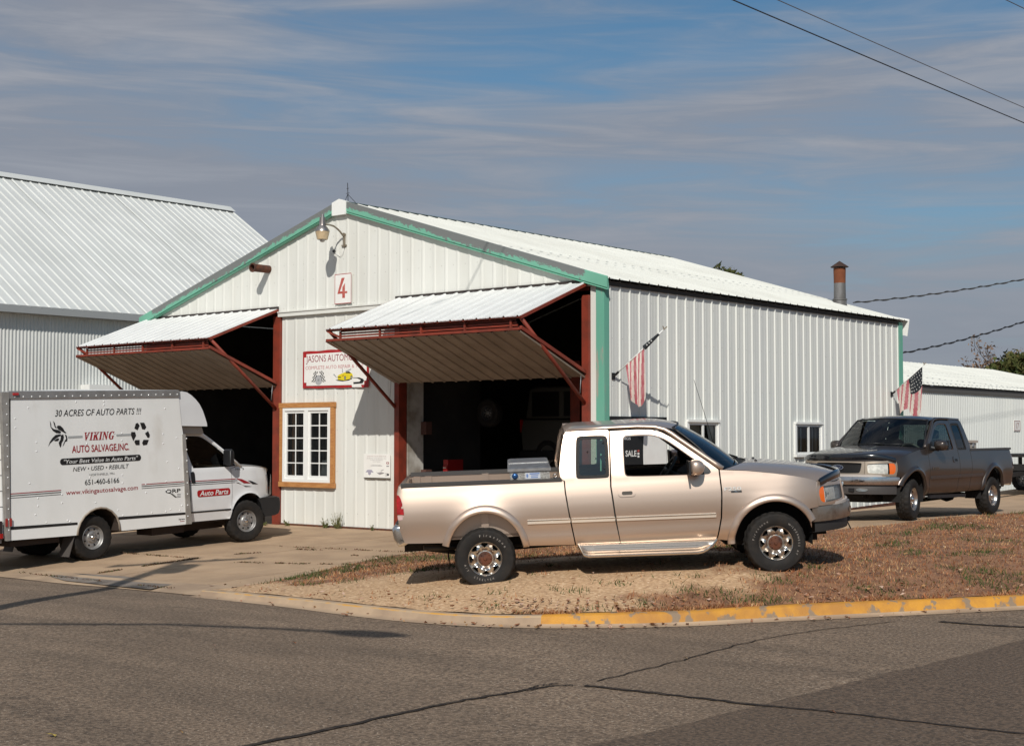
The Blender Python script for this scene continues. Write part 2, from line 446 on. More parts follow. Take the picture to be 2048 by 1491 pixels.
_T = rbf([(0, 0, 0.0), (-5, 0, 0), (-9, 0, 0), (-13.3, 0, 0), (-20, 0, 0), (-6.25, -6.1, -.247), (-6.31, -2.57, -.12), (-8.4, -6.1, -.25), (-8.4, -2.6, -.12),
          (-13, -6.1, -.27), (-13, -2.6, -.12), (-2, -3, -.1), (-1, -5.5, -.17), (3.72, -7.43, .04), (6.235, -4.97, .2), (2.4, -5.95, .10), (5.0, -3.7, .29), (2.0, -2.0, .08), (5, -1, .24),
          (3.85, 4.2, .345), (3.9, 7.7, .31), (1.9, 4.2, .33), (1.9, 7.7, .3), (0, 11, .28), (0, 5.5, .2), (0, 2.5, .1), (4, 14, .4), (0, 20, .5), (6, 22, .57), (8, 2, .3), (7.6, -3.5, .12),
          (-30, -7.75, -.53), (-12, -7.8, -.42), (-6.3, -7.85, -.38), (-4.36, -8.0, -.345), (-2.2, -8.05, -.30), (-0.6, -8.15, -.25), (1.5, -8.42, -.20), (2.8, -8.62, -.175), (3.95, -8.70, -.155), (4.95, -8.5, -.135), (5.8, -8.0, -.09),
          (6.95, -6.6, -.065), (7.9, -5.35, -.035), (8.9, -3.95, -.01), (10.5, -1.5, .07), (13.5, 3.2, .16), (20, 13, .32), (-30, 10, 0), (-13.3, 12, .1), (-13, 25, .3), (-1, 32, .7)])
_Rd = rbf(GUTTER + [(-2.0, -10.6, -.24), (5, -12, -.2), (9, -10, -.16), (12, -6, -.1), (0, -16, -.26), (12, -16, -.2), (20, -10, -.15), (15, -25, -.3), (0, -25, -.4), (-20, -12, -.42), (-20, -18, -.5), (25, 0, .0), (30, -25, -.3)])
def blend(f, x, y, flat_z):
    x = np.asarray(x, float); y = np.asarray(y, float)
    d = np.hypot(x - 2, y + 2); t = np.clip((d - 26) / 30, 0, 1); t = t * t * (3 - 2 * t)
    cx = np.clip(x, -60, 60); cy = np.clip(y, -60, 60)
    return f(cx, cy) * (1 - t) + flat_z * t
def TZ(x, y): return blend(_T, x, y, 0.3)
def RZ(x, y): return blend(_Rd, x, y, -0.3)
def tz(x, y): return float(TZ(x, y))
def rz(x, y): return float(RZ(x, y))

# ------------------------------------------------------------------ ground, road, driveway, lawn
ASPHALT = M('asphalt', (0.255, 0.180, 0.120), 0.9, 0, (0.105, 0.072, 0.047), 30, 0.38, 0.62, bump=0.7, bs=80, col3=(0.46, 0.37, 0.28), ns3=48, lo3=0.61, hi3=0.69, detail=4)
def asphalt_nodes():
    m = ASPHALT; nt = m.node_tree; N, Lk = nt.nodes, nt.links; p = N['Principled BSDF']
    src = p.inputs['Base Color'].links[0].from_socket
    n = N.new('ShaderNodeTexNoise'); n.inputs['Scale'].default_value = 0.9; n.inputs['Detail'].default_value = 7; n.inputs['Roughness'].default_value = 0.62
    tc = N.new('ShaderNodeTexCoord'); Lk.new(tc.outputs['Object'], n.inputs['Vector'])
    mr = N.new('ShaderNodeMapRange'); mr.inputs['From Min'].default_value = 0.35; mr.inputs['From Max'].default_value = 0.68
    mr.inputs['To Min'].default_value = 0.76; mr.inputs['To Max'].default_value = 1.14
    mpw = N.new('ShaderNodeMapping'); mpw.inputs['Rotation'].default_value = (0, 0, R(-20)); mpw.inputs['Scale'].default_value = (.45, 1.6, 1); Lk.new(tc.outputs['Object'], mpw.inputs[0]); Lk.new(mpw.outputs[0], n.inputs['Vector'])
    Lk.new(n.outputs[0], mr.inputs[0])
    x = N.new('ShaderNodeMix'); x.data_type = 'RGBA'; x.blend_type = 'MULTIPLY'; x.inputs[0].default_value = 1
    Lk.new(src, x.inputs[6]); Lk.new(mr.outputs[0], x.inputs[7])
    # oil drips and spots
    sp_ = N.new('ShaderNodeTexNoise'); sp_.inputs['Scale'].default_value = 2.3; sp_.inputs['Detail'].default_value = 5; Lk.new(tc.outputs['Object'], sp_.inputs['Vector'])
    m2 = N.new('ShaderNodeMapRange'); m2.inputs['From Min'].default_value = 0.66; m2.inputs['From Max'].default_value = 0.80; m2.inputs['To Min'].default_value = 1.0; m2.inputs['To Max'].default_value = 0.55
    Lk.new(sp_.outputs[0], m2.inputs[0])
    y = N.new('ShaderNodeMix'); y.data_type = 'RGBA'; y.blend_type = 'MULTIPLY'; y.inputs[0].default_value = 1
    Lk.new(x.outputs[2], y.inputs[6]); Lk.new(m2.outputs[0], y.inputs[7]); Lk.new(y.outputs[2], p.inputs['Base Color'])
asphalt_nodes()
DARK_ASPHALT = M('dark_asphalt', (0.150, 0.100, 0.064), 0.85, 0, (0.062, 0.042, 0.027), 30, 0.38, 0.62, bump=0.7, bs=80, col3=(0.25, 0.20, 0.155), ns3=48, lo3=0.63, hi3=0.70, detail=4)
CONCRETE = M('old_concrete', (0.46, 0.315, 0.195), 0.85, 0, (0.37, 0.25, 0.155), 1.6, 0.40, 0.64, bump=0.15, bs=60, var=0.12, col3=(0.46, 0.35, 0.25), ns3=45, lo3=0.56, hi3=0.72)
GUTTER_CONC = M('gutter_concrete', (0.46, 0.33, 0.215), 0.85, 0, (0.34, 0.24, 0.16), 1.8, 0.42, 0.62, bump=0.2, bs=70, var=0.12)
PATCH_CONC = M('grey_patch_concrete', (0.21, 0.175, 0.145), 0.85, 0, (0.17, 0.14, 0.115), 4, bump=0.15, bs=70)
CURB_YELLOW = M('yellow_curb_paint', (0.58, 0.27, 0.028), 0.65, 0, (0.42, 0.19, 0.035), 4, 0.36, 0.6, bump=0.25, bs=60, col3=(0.24, 0.17, 0.11), ns3=6, lo3=0.56, hi3=0.60)
CURB_WORN = M('worn_yellow_curb', (0.44, 0.32, 0.20), 0.8, 0, (0.56, 0.29, 0.06), 5, 0.44, 0.60, bump=0.2, bs=60, stretch=(1, 1, 1))
SOIL = M('soil', (0.20, 0.12, 0.075), 0.95, 0, (0.14, 0.08, 0.05), 3, bump=0.3, bs=40)
TAR = M('tar_seal', (0.024, 0.019, 0.016), 0.85, 0, (0.06, 0.045, 0.034), 14, 0.45, 0.65, spec=.2)

def ground_sheet():
    # one sheet out to the horizon; finer near by, kept just under the road and the land sheets
    g = sorted(set(np.round(np.r_[np.linspace(-60, 60, 121), np.array([-3000, -1200, -500, -250, -150, -100, -75, 75, 100, 150, 250, 500, 1200, 3000])], 3)))
    g = np.array(g); X, Y = np.meshgrid(g, g)
    d = np.hypot(X, Y)
    Z = np.minimum(TZ(X, Y), RZ(X, Y)) - 0.10
    Z = np.where(d > 90, -0.5, Z)
    n = len(g); V = np.c_[X.ravel(), Y.ravel(), Z.ravel()]
    F = [(j * n + i, j * n + i + 1, (j + 1) * n + i + 1, (j + 1) * n + i) for j in range(n - 1) for i in range(n - 1)]
    tag(mobj('ground', V, F, M('dry_ground', (0.20, 0.13, 0.08), 0.95, 0, (0.13, 0.10, 0.045), 0.35, 0.42, 0.6, bump=0.3, bs=20), smooth=True), kind='structure')
ground_sheet()

gp = np.array(GUTTER)
def smooth_path(P, n=8):
    P = np.array(P, float); out = []
    for i in range(len(P) - 1):
        p0, p1, p2, p3 = P[max(i - 1, 0)], P[i], P[i + 1], P[min(i + 2, len(P) - 1)]
        for k in range(n):
            t = k / n
            out.append(0.5 * ((2 * p1) + (-p0 + p2) * t + (2 * p0 - 5 * p1 + 4 * p2 - p3) * t * t + (-p0 + 3 * p1 - 3 * p2 + p3) * t ** 3))
    out.append(P[-1]); return np.array(out)
GP = smooth_path(gp[:, :2], 8)
def path_normals(P):
    d = np.gradient(P, axis=0); d /= np.linalg.norm(d, axis=1)[:, None]
    return np.c_[-d[:, 1], d[:, 0]]          # to the left of travel = towards the shop
GN = path_normals(GP)
GL = np.r_[0, np.cumsum(np.hypot(*np.diff(GP, axis=0).T))]
def road():
    V, F = [], []
    ts = np.r_[np.linspace(0, 6, 16), 8, 11, 15, 20, 28]
    far = np.array([0.62, -0.785])
    for i, (p, n) in enumerate(zip(GP, GN)):
        for t in ts:
            w = min(t / 6, 1)
            d = -n * (1 - w) + far * w
            q = p + d * t
            V.append((q[0], q[1], rz(q[0], q[1])))
    m = len(ts)
    F = [(i * m + j, i * m + j + 1, (i + 1) * m + j + 1, (i + 1) * m + j) for i in range(len(GP) - 1) for j in range(m - 1)]
    tag(mobj('road', V, F, ASPHALT, smooth=True), kind='structure')
road()

def seal(name, pts, w, mat=TAR, z=0.008, wob=0.012, kind='structure'):
    P = smooth_path(np.array(pts, float), 10); n = path_normals(P); V, F = [], []
    for i, (p, q) in enumerate(zip(P, n)):
        ww = w[0] + (w[1] - w[0]) * i / len(P) if isinstance(w, tuple) else w
        a = ww / 2 * (0.8 + 0.5 * rng.random()); b = ww / 2 * (0.8 + 0.5 * rng.random()); o = (rng.random() - .5) * 2 * wob
        for s in (a + o, -b + o):
            e = p + q * s; V.append((e[0], e[1], rz(e[0], e[1]) + z))
    F = [(2 * i, 2 * i + 1, 2 * i + 3, 2 * i + 2) for i in range(len(P) - 1)]
    return tag(mobj(name, V, F, mat), kind=kind)
def G(u, v, z):
    """photo pixel -> point at height z (used once, to lay out marks measured on the photograph)"""
    pt, yw = R(2.537), R(-39.959)
    fw = Vector((math.sin(yw) * math.cos(pt), math.cos(yw) * math.cos(pt), math.sin(pt))); rt = Vector((math.cos(yw), -math.sin(yw), 0)); up = rt.cross(fw)
    d = fw + rt * ((u - 1024) / 2910.1) - up * ((v - 745.5) / 2910.1)
    t = (z - cam.location.z) / d.z
    return (cam.location.x + d.x * t, cam.location.y + d.y * t)
def GR(u, v):
    z = -0.2
    for _ in range(12): p = G(u, v, z); z = rz(*p)
    return p
def GT(u, v):
    z = -0.1
    for _ in range(25): p = G(u, v, z); z = z * 0.5 + 0.5 * tz(*p)
    return p
seal('crack_seal', [GR(430, 1505), GR(700, 1449), GR(900, 1406), GR(1040, 1382), GR(1118, 1371), GR(1150, 1371)], (0.060, 0.022), wob=.018)
seal('crack_seal', [GR(1168, 1371), GR(1330, 1388), GR(1500, 1408), GR(1700, 1428), GR(1900, 1452), GR(2120, 1475)], (0.058, 0.035), wob=.016)
seal('crack_seal', [GR(1880, 1243), GR(1960, 1249), GR(2100, 1257)], 0.08)
seal('road_crack', [GR(1190, 1362), GR(1350, 1324), GR(1500, 1284), GR(1640, 1260), GR(1790, 1243)], 0.018, wob=0.02)
seal('road_crack', [GR(1030, 1384), GR(1075, 1372), GR(1120, 1366)], 0.02, wob=0.02)

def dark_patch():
    # sheet of darker colour laid over the road, its near edge running away from the camera
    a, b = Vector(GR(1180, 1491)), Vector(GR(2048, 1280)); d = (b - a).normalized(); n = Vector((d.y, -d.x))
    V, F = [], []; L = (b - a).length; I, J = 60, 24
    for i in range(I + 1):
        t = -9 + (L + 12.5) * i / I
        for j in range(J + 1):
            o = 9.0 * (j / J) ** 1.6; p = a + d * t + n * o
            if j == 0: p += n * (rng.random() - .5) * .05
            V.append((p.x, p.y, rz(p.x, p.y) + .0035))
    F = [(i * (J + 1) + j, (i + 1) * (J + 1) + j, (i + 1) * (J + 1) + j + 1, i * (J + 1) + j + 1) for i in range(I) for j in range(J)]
    tag(mobj('dark_road_sheet', V, F, DARK_ASPHALT, smooth=True), kind='structure')
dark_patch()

# concrete gutter pan along the drive and the curb round the corner
def strip(name, i0, i1, o0, o1, zf, mat, parent=None, kind=None):
    V = []
    for i in range(i0, i1 + 1):
        for o in (o0, o1):
            p = GP[i] + GN[i] * o; V.append((p[0], p[1], zf(p[0], p[1], o)))
    F = [(2 * k, 2 * k + 1, 2 * k + 3, 2 * k + 2) for k in range(i1 - i0)]
    return mobj(name, V, F, mat, parent, True)
i_start = int(np.argmin(abs(GP[:, 0] + 14)))
i_drop = int(np.argmin(abs(GP[:, 0] + 0.75)))       # where the yellow curb begins
i_corner = int(np.argmin(np.hypot(GP[:, 0] - 5.45, GP[:, 1] + 8.2)))
pan = tag(bpy.data.objects.new('gutter', None), kind='structure'); COL.objects.link(pan)
k = i_start
while k < i_drop:
    e = min(k + 5, i_drop)
    o = strip('gutter_slab', k, e, -0.02, 0.62, lambda x, y, o: rz(x, y) + 0.008 + (tz(x, y) - rz(x, y)) * max(0, o) / 0.62, GUTTER_CONC, pan)
    k = e
pp = [GR(95, 1157), GR(150, 1156), GR(250, 1163), GR(345, 1177), GR(300, 1182), GR(200, 1172), GR(130, 1165)]
def patch(name, poly, mat, zf, parent=None):
    P, T, _ = tri2d(resample(poly, 0.3), (), 0.3)
    return mobj(name, [(x, y, zf(x, y)) for x, y in P], [tuple(int(i) for i in t) for t in T], mat, parent, True)
patch('concrete_patch', pp, PATCH_CONC, lambda x, y: 0.022 + max(rz(x, y), tz(x, y) - 0.02), pan)

curb = tag(bpy.data.objects.new('curb', None), kind='structure'); COL.objects.link(curb)
def curb_piece(i0, i1, mat, top_of):
    prof = [(-0.16, 0.006, 0), (-0.03, 0.010, 0), (0.0, 0.03, 0), (0.025, 0.85, 1), (0.05, 1.0, 1), (0.15, 1.02, 1), (0.19, 0.97, 1), (0.20, -0.3, 1)]
    V, F = [], []
    for i in range(i0, i1 + 1):
        for o, h, md in prof:
            p = GP[i] + GN[i] * o; r = rz(*GP[i]); top = top_of(i)
            z = r + (h if md == 0 else h * top)
            V.append((p[0], p[1], z))
    m = len(prof)
    F = [(a * m + b, a * m + b + 1, (a + 1) * m + b + 1, (a + 1) * m + b) for a in range(i1 - i0) for b in range(m - 1)]
    F.append(tuple(range(m))); F.append(tuple((i1 - i0) * m + q for q in range(m))[::-1])
    sg = [(1 if (b == 3 if mat is CURB_WORN else 1 < b < 6) else 0) for a in range(i1 - i0) for b in range(m - 1)] + [0, 0]
    return mobj('curb_section', V, F, [GUTTER_CONC, mat], curb, True, sharp=45, idx=sg)
def curb_h(i):
    q = GP[i] + GN[i] * 0.18
    return max(0.05, tz(*q) - rz(*GP[i]) + 0.018)
k = i_drop
while k < len(GP) - 1:
    e = min(k + (4 if k < i_corner + 24 else 8), len(GP) - 1)
    m = CURB_WORN if e <= i_corner + 1 else CURB_YELLOW
    curb_piece(k, e, m, curb_h)
    k = e

# lawn outline: curb back, then the edge of the drive and of the side apron
back = [tuple(GP[i] + GN[i] * 0.19) for i in range(i_drop, len(GP))]
LAWN = back + [(14, 20), (4.6, 20), (4.15, 11), (4.02, 6.5), (4.0, 3.2), (3.4, 1.6), (1.6, 0.2), (-0.6, -1.0), (-1.75, -2.3), (-1.72, -3.8), (-1.25, -5.4), (-0.62, -7.0), (-0.55, -7.75)]
def dirt_amount(x, y):
    """1 on the bare gravelly patch under and before the pickup, 0 on grass"""
    v = -0.9
    for cx, cy, rx, ry, a in ((3.2, -7.6, 2.4, 1.25, -8), (1.0, -8.0, 2.2, 0.65, -2), (4.6, -6.3, 1.5, 1.2, 30), (3.6, -5.6, 2.2, 1.3, 45), (2.6, -6.6, 1.2, 0.8, 20)):
        c, s = math.cos(R(a)), math.sin(R(a)); dx, dy = x - cx, y - cy
        u, w = (dx * c + dy * s) / rx, (-dx * s + dy * c) / ry
        v = max(v, 1.42 - math.hypot(u, w))
    v += 0.55 * (mnoise.noise((x * 1.1, y * 1.1, 0)) + 0.5 * mnoise.noise((x * 3.1, y * 3.1, 2))) + 0.2 * mnoise.noise((x * 9, y * 9, 5))
    return min(max((v - 0.18) / 0.22, 0), 1)
TUFTS = [GT(860, 1198), GT(1140, 1185), GT(975, 1219), GT(700, 1166), GT(1020, 1236), GT(620, 1172), GT(1220, 1170), GT(1310, 1215), GT(1400, 1185), GT(1540, 1160), GT(1200, 1224), GT(1760, 1188)]
def green_amount(x, y):
    v = mnoise.noise((x * 0.9 + 9, y * 0.9, 3)) + 0.7 * mnoise.noise((x * 2.7, y * 2.7, 8))
    if x < 1.2: v += 0.45 * math.exp(-((x + .55 - (y + 7.5) * -.12) / .45) ** 2)
    for cx, cy in TUFTS: v += 1.2 * math.exp(-(((x - cx) / .30) ** 2 + ((y - cy) / .16) ** 2))
    return min(max((v - 0.13) / 0.30, 0), 1)
GRASS_SOIL = M('lawn_thatch', (0.27, 0.13, 0.065), 0.95, 0, (0.15, 0.07, 0.036), 5, 0.4, 0.62, bump=0.3, bs=45, col3=(0.40, 0.22, 0.115), ns3=45, lo3=0.55, hi3=0.7)
def lawn_nodes():
    nt = GRASS_SOIL.node_tree; N, Lk = nt.nodes, nt.links; p = N['Principled BSDF']
    src = p.inputs['Base Color'].links[0].from_socket
    at = N.new('ShaderNodeAttribute'); at.attribute_name = 'bare'
    tc = N.new('ShaderNodeTexCoord')
    n = N.new('ShaderNodeTexNoise'); n.inputs['Scale'].default_value = 22; n.inputs['Detail'].default_value = 8; Lk.new(tc.outputs['Object'], n.inputs['Vector'])
    cr = N.new('ShaderNodeValToRGB'); e = cr.color_ramp.elements
    e[0].position = 0.34; e[0].color = (0.34, 0.205, 0.115, 1); e[1].position = 0.72; e[1].color = (0.66, 0.48, 0.31, 1)
    q = cr.color_ramp.elements.new(0.54); q.color = (0.52, 0.34, 0.19, 1)
    Lk.new(n.outputs[0], cr.inputs[0])
    x = N.new('ShaderNodeMix'); x.data_type = 'RGBA'; Lk.new(at.outputs['Fac'], x.inputs[0]); Lk.new(src, x.inputs[6]); Lk.new(cr.outputs[0], x.inputs[7])
    Lk.new(x.outputs[2], p.inputs['Base Color'])
lawn_nodes()
def lawn():
    near = [p for p in LAWN]
    P, T, _ = tri2d(resample(near, 0.35), (), 0.16)
    bare = np.array([dirt_amount(x, y) for x, y in P])
    Z = TZ(P[:, 0], P[:, 1]) + 0.02 + 0.012 * np.array([mnoise.noise((x * 2.2, y * 2.2, 1)) for x, y in P])
    o = mobj('lawn', np.c_[P, Z], [tuple(int(i) for i in t) for t in T], GRASS_SOIL, smooth=True)
    a = o.data.attributes.new('bare', 'FLOAT', 'POINT'); a.data.foreach_set('value', bare.astype(np.float32))
    return tag(o, kind='structure')
lawn()

def col_mat(name, rough=0.9, trans=0.25):
    m = bpy.data.materials.new(name); m.use_nodes = True; nt = m.node_tree; N, Lk = nt.nodes, nt.links
    p = N['Principled BSDF']; p.inputs['Roughness'].default_value = rough; p.inputs['Specular IOR Level'].default_value = 0.2
    at = N.new('ShaderNodeAttribute'); at.attribute_name = 'tone'; Lk.new(at.outputs['Color'], p.inputs['Base Color'])
    return m
BLADE = col_mat('grass_blade')
def tri_cloud(name, P3, C, mat, kind='stuff', parent=None):
    """P3 (n, k, 3) little faces, C (n, 3) their own colour"""
    n, k, _ = P3.shape
    me = bpy.data.meshes.new(name)
    me.vertices.add(n * k); me.vertices.foreach_set('co', P3.reshape(-1).astype(np.float32))
    me.loops.add(n * k); me.loops.foreach_set('vertex_index', np.arange(n * k, dtype=np.int32))
    me.polygons.add(n); me.polygons.foreach_set('loop_start', np.arange(0, n * k, k, dtype=np.int32))
    me.update(calc_edges=True)
    a = me.color_attributes.new('tone', 'FLOAT_COLOR', 'POINT')
    cc = np.repeat(np.c_[C, np.ones(n)], k, axis=0).astype(np.float32); a.data.foreach_set('color', cc.ravel())
    me.materials.append(mat)
    o = bpy.data.objects.new(name, me); COL.objects.link(o)
    if parent is not None: o.parent = parent
    if kind: o['kind'] = kind
    return o
def grass():
    n = 190000
    poly = [tuple(p) for p in LAWN]
    X = rng.uniform(-2.2, 12.5, n); Y = rng.uniform(-9.2, 9.5, n)
    # thinner with distance from the camera
    d = np.hypot(X - 15.16, Y + 20.6)
    keep = rng.random(n) < np.clip((17.0 / d) ** 1.6, 0.1, 1)
    X, Y = X[keep], Y[keep]
    k = inpoly(np.c_[X, Y], poly); X, Y = X[k], Y[k]
    b = np.array([dirt_amount(x, y) for x, y in zip(X, Y)])
    tuft = np.array([mnoise.noise((x * 3.3, y * 3.3, 21)) > .36 or any(((x - cx) / .30) ** 2 + ((y - cy) / .16) ** 2 < 1 for cx, cy in TUFTS) for x, y in zip(X, Y)])
    k = rng.random(len(X)) > b * np.where(tuft, .45, .985); X, Y, b = X[k], Y[k], b[k]
    g = np.array([green_amount(x, y) for x, y in zip(X, Y)])
    cl = np.array([0.5 + 0.5 * mnoise.noise((x * 4, y * 4, 11)) for x, y in zip(X, Y)])
    m = 5200; ii = rng.integers(i_corner - 6, len(GP) - 2, m); tt = rng.random(m)[:, None]; oo = rng.uniform(.13, .24, m)[:, None]
    Q = GP[ii] * (1 - tt) + GP[ii + 1] * tt + GN[ii] * oo; clq = np.array([mnoise.noise((x * 2.2, y * 2.2, 41)) for x, y in Q]); Q = Q[clq > -.12]
    X = np.r_[X, Q[:, 0]]; Y = np.r_[Y, Q[:, 1]]; g = np.r_[g, np.zeros(len(Q))]; cl = np.r_[cl, np.full(len(Q), .7)]
    n = len(X); Z = TZ(X, Y) + 0.015
    h = (0.016 + 0.042 * rng.random(n) ** 1.8) * (0.7 + 0.7 * cl) * (1 + 0.5 * g)
    a = rng.uniform(0, 2 * math.pi, n); lean = rng.uniform(0.1, 1.0, n) * h * 1.3; w = rng.uniform(0.004, 0.009, n)
    fa = a + rng.uniform(-1, 1, n) + math.pi / 2
    P = np.zeros((n, 3, 3))
    P[:, 0] = np.c_[X - np.cos(fa) * w, Y - np.sin(fa) * w, Z]
    P[:, 1] = np.c_[X + np.cos(fa) * w, Y + np.sin(fa) * w, Z]
    P[:, 2] = np.c_[X + np.cos(a) * lean, Y + np.sin(a) * lean, Z + h]
    dry = np.array([[0.38, 0.155, 0.072], [0.44, 0.22, 0.105], [0.28, 0.10, 0.045], [0.47, 0.285, 0.155]])[rng.integers(0, 4, n)]
    grn = np.array([[0.060, 0.085, 0.022], [0.085, 0.105, 0.030], [0.050, 0.070, 0.020]])[rng.integers(0, 3, n)]
    isg = rng.random(n) < g * 0.95 + 0.03
    big = np.array([mnoise.noise((x * 0.7, y * 0.7, 31)) + .6 * mnoise.noise((x * 2.3, y * 2.3, 33)) for x, y in zip(X, Y)])
    dry = dry * (1 + 0.30 * np.clip(big, -1, 1))[:, None] * np.where(big[:, None] > .15, np.array([[1.05, 1.18, 1.15]]), np.array([[.95, .97, .95]]))
    C = np.where(isg[:, None], grn, dry) * rng.uniform(0.7, 1.15, n)[:, None]
    tag(tri_cloud('lawn_grass', P, C, BLADE), 'short dried brown grass with a few green tufts on the corner lawn', 'grass')
grass()
def stones():
    n = 5200; X = rng.uniform(-0.6, 7, n); Y = rng.uniform(-9, -3.5, n)
    k = inpoly(np.c_[X, Y], LAWN); X, Y = X[k], Y[k]
    b = np.array([dirt_amount(x, y) for x, y in zip(X, Y)]); k = rng.random(len(X)) < b; X, Y = X[k], Y[k]
    n = len(X); Z = TZ(X, Y) + 0.02; r = rng.uniform(0.003, 0.010, n) * (0.5 + rng.random(n) ** 4 * 1.4); a = rng.uniform(0, 6.28, n)
    P = np.zeros((n, 4, 4, 3)); base = []
    for j in range(4):
        t = a + j * math.pi / 2
        base.append(np.c_[X + np.cos(t) * r, Y + np.sin(t) * r * .8, Z])
    top = np.c_[X + r * .2, Y, Z + r * 0.9]
    T3 = np.stack([np.stack([base[j], base[(j + 1) % 4], top], 1) for j in range(4)], 1).reshape(-1, 3, 3)
    C = np.repeat(np.array([[0.50, 0.36, 0.23], [0.36, 0.235, 0.135], [0.58, 0.44, 0.30]])[rng.integers(0, 3, n)], 4, 0)
    tag(tri_cloud('gravel', T3, C, BLADE), 'loose pale gravel on the bare dirt beside the tan pickup', 'gravel')
stones()
def leaves():
    n = 700; X = rng.uniform(-1.5, 11, n); Y = rng.uniform(-9, 4, n)
    k = inpoly(np.c_[X, Y], LAWN) ; X, Y = X[k], Y[k]
    # drifts of leaves against the curb
    m = 1100; i = rng.integers(i_drop, i_corner + 40, m); o = np.where(rng.random(m) < 0.7, rng.uniform(0.16, 0.7, m), rng.uniform(-0.28, 0.0, m))
    near = np.exp(-((GL[i] - GL[i_corner]) / 1.0) ** 2) + 0.25 + np.exp(-((GL[i] - GL[i_corner] - 3.1) / 0.35) ** 2); kk = rng.random(m) < near; i, o = i[kk], o[kk]
    Q = GP[i] + GN[i] * o[:, None]
    X = np.r_[X, Q[:, 0]]; Y = np.r_[Y, Q[:, 1]]; on_road = np.r_[np.zeros(len(X) - len(o), bool), o < 0.02]
    n = len(X); Z = np.where(on_road, RZ(X, Y) + 0.012, TZ(X, Y) + 0.045)
    a = rng.uniform(0, 6.28, n); s = rng.uniform(0.012, 0.042, n); P = np.zeros((n, 4, 3))
    for j, (r, dt) in enumerate(((1, 0), (0.55, 1.4), (1, 3.14), (0.6, 4.6))):
        P[:, j] = np.c_[X + np.cos(a + dt) * s * r, Y + np.sin(a + dt) * s * r, Z + rng.uniform(0, 0.03, n)]
    C = np.array([[0.42, 0.25, 0.17], [0.30, 0.13, 0.07], [0.50, 0.34, 0.25], [0.24, 0.10, 0.05], [0.36, 0.20, 0.09]])[rng.integers(0, 5, n)]
    tag(tri_cloud('fallen_leaves', P, C, BLADE), 'dry curled brown leaves scattered over lawn and curb', 'leaves')
leaves()

def slab_field():
    root = tag(bpy.data.objects.new('driveway', None), kind='structure'); COL.objects.link(root)
    def slab(poly, name='concrete_slab'):
        P, T, loops = tri2d(resample(poly, 0.7), (), 0.75)
        V = [(x, y, tz(x, y)) for x, y in P]; F = [tuple(int(i) for i in t) for t in T]
        l = loops[0]; b = len(V); k = len(l)
        V += [(P[i][0], P[i][1], tz(*P[i]) - 0.07) for i in l]
        F += [(l[i], l[(i + 1) % k], b + (i + 1) % k, b + i) for i in range(k)]
        mobj(name, V, F, CONCRETE, root)
    ang = R(2.5)   # the joints run very slightly askew of the shop
    def W(u, v): return (u * math.cos(ang) + v * math.sin(ang), -u * math.sin(ang) * 0.0 + v * 1.0)
    us = [-15.2, -12.3, -9.6, -6.9, -4.35, -1.9, 0.35, 2.2, 4.05]; vs = [-9.2, -6.25, -4.6, -2.9, -1.45, -0.02]
    g = 0.011
    gut = lambda x: float(np.interp(x, GP[:, 0], GP[:, 1])) + 0.64
    for i in range(len(us) - 1):
        for j in range(len(vs) - 1):
            a, b, c, d = us[i] + g, us[i + 1] - g, vs[j] + g, vs[j + 1] - g
            sk = lambda x, y: (x - (y + 3) * 0.055, y)
            poly = [sk(a, c), sk(b, c), sk(b, d), sk(a, d)]
            if j == 0:
                if i >= 6: continue
                poly[0] = (poly[0][0], gut(poly[0][0])); poly[1] = (poly[1][0], gut(poly[1][0]))
            if i >= 6 and j < 4: continue
            slab(poly)
    for j, y0 in enumerate((0.0, 3.0, 6.0, 9.0, 12.0, 15.0, 18.0)):
        slab([(0.34, y0 + g), (4.02, y0 + g), (4.02, y0 + 3 - g), (0.34, y0 + 3 - g)], 'concrete_slab')
slab_field()
def joint_weeds():
    pts = []
    def line(a, b, n, sp=0.03, dens=0.6):
        for _ in range(n):
            t = random.random()
            if mnoise.noise((t * 9 + a[0] * 3, a[1], 0)) < 0.15 - dens * 0.35: continue
            pts.append((a[0] + (b[0] - a[0]) * t + random.gauss(0, sp), a[1] + (b[1] - a[1]) * t + random.gauss(0, sp)))
    line(GT(178, 1149), GT(425, 1112), 900, 0.025); line(GT(225, 1104), GT(372, 1115), 250, 0.03); line(GT(475, 1124), GT(722, 1128), 350, 0.025)
    line(GT(560, 1092), GT(830, 1104), 260, 0.03); line(GT(30, 1143), GT(430, 1182), 260, 0.02); line(GT(705, 1110), GT(800, 1116), 200, 0.03)
    line(GT(595, 1098), GT(640, 1100), 100, 0.04); line(GT(470, 1108), GT(520, 1105), 160, 0.02)
    n = len(pts); A = np.array(pts); Z = TZ(A[:, 0], A[:, 1]) + 0.002
    a = rng.uniform(0, 6.28, n); h = rng.uniform(0.008, 0.03, n); w = rng.uniform(0.006, 0.016, n); P = np.zeros((n, 3, 3))
    P[:, 0] = np.c_[A[:, 0] - np.cos(a) * w, A[:, 1] - np.sin(a) * w, Z]; P[:, 1] = np.c_[A[:, 0] + np.cos(a) * w, A[:, 1] + np.sin(a) * w, Z]
    P[:, 2] = np.c_[A[:, 0] + rng.normal(0, .015, n), A[:, 1] + rng.normal(0, .015, n), Z + h]
    C = np.array([[0.07, 0.075, 0.025], [0.16, 0.08, 0.045], [0.10, 0.055, 0.035]])[rng.integers(0, 3, n)]
    tag(tri_cloud('joint_weeds', P, C, BLADE), 'low dry weeds growing along the joints of the concrete drive', 'weeds')
joint_weeds()

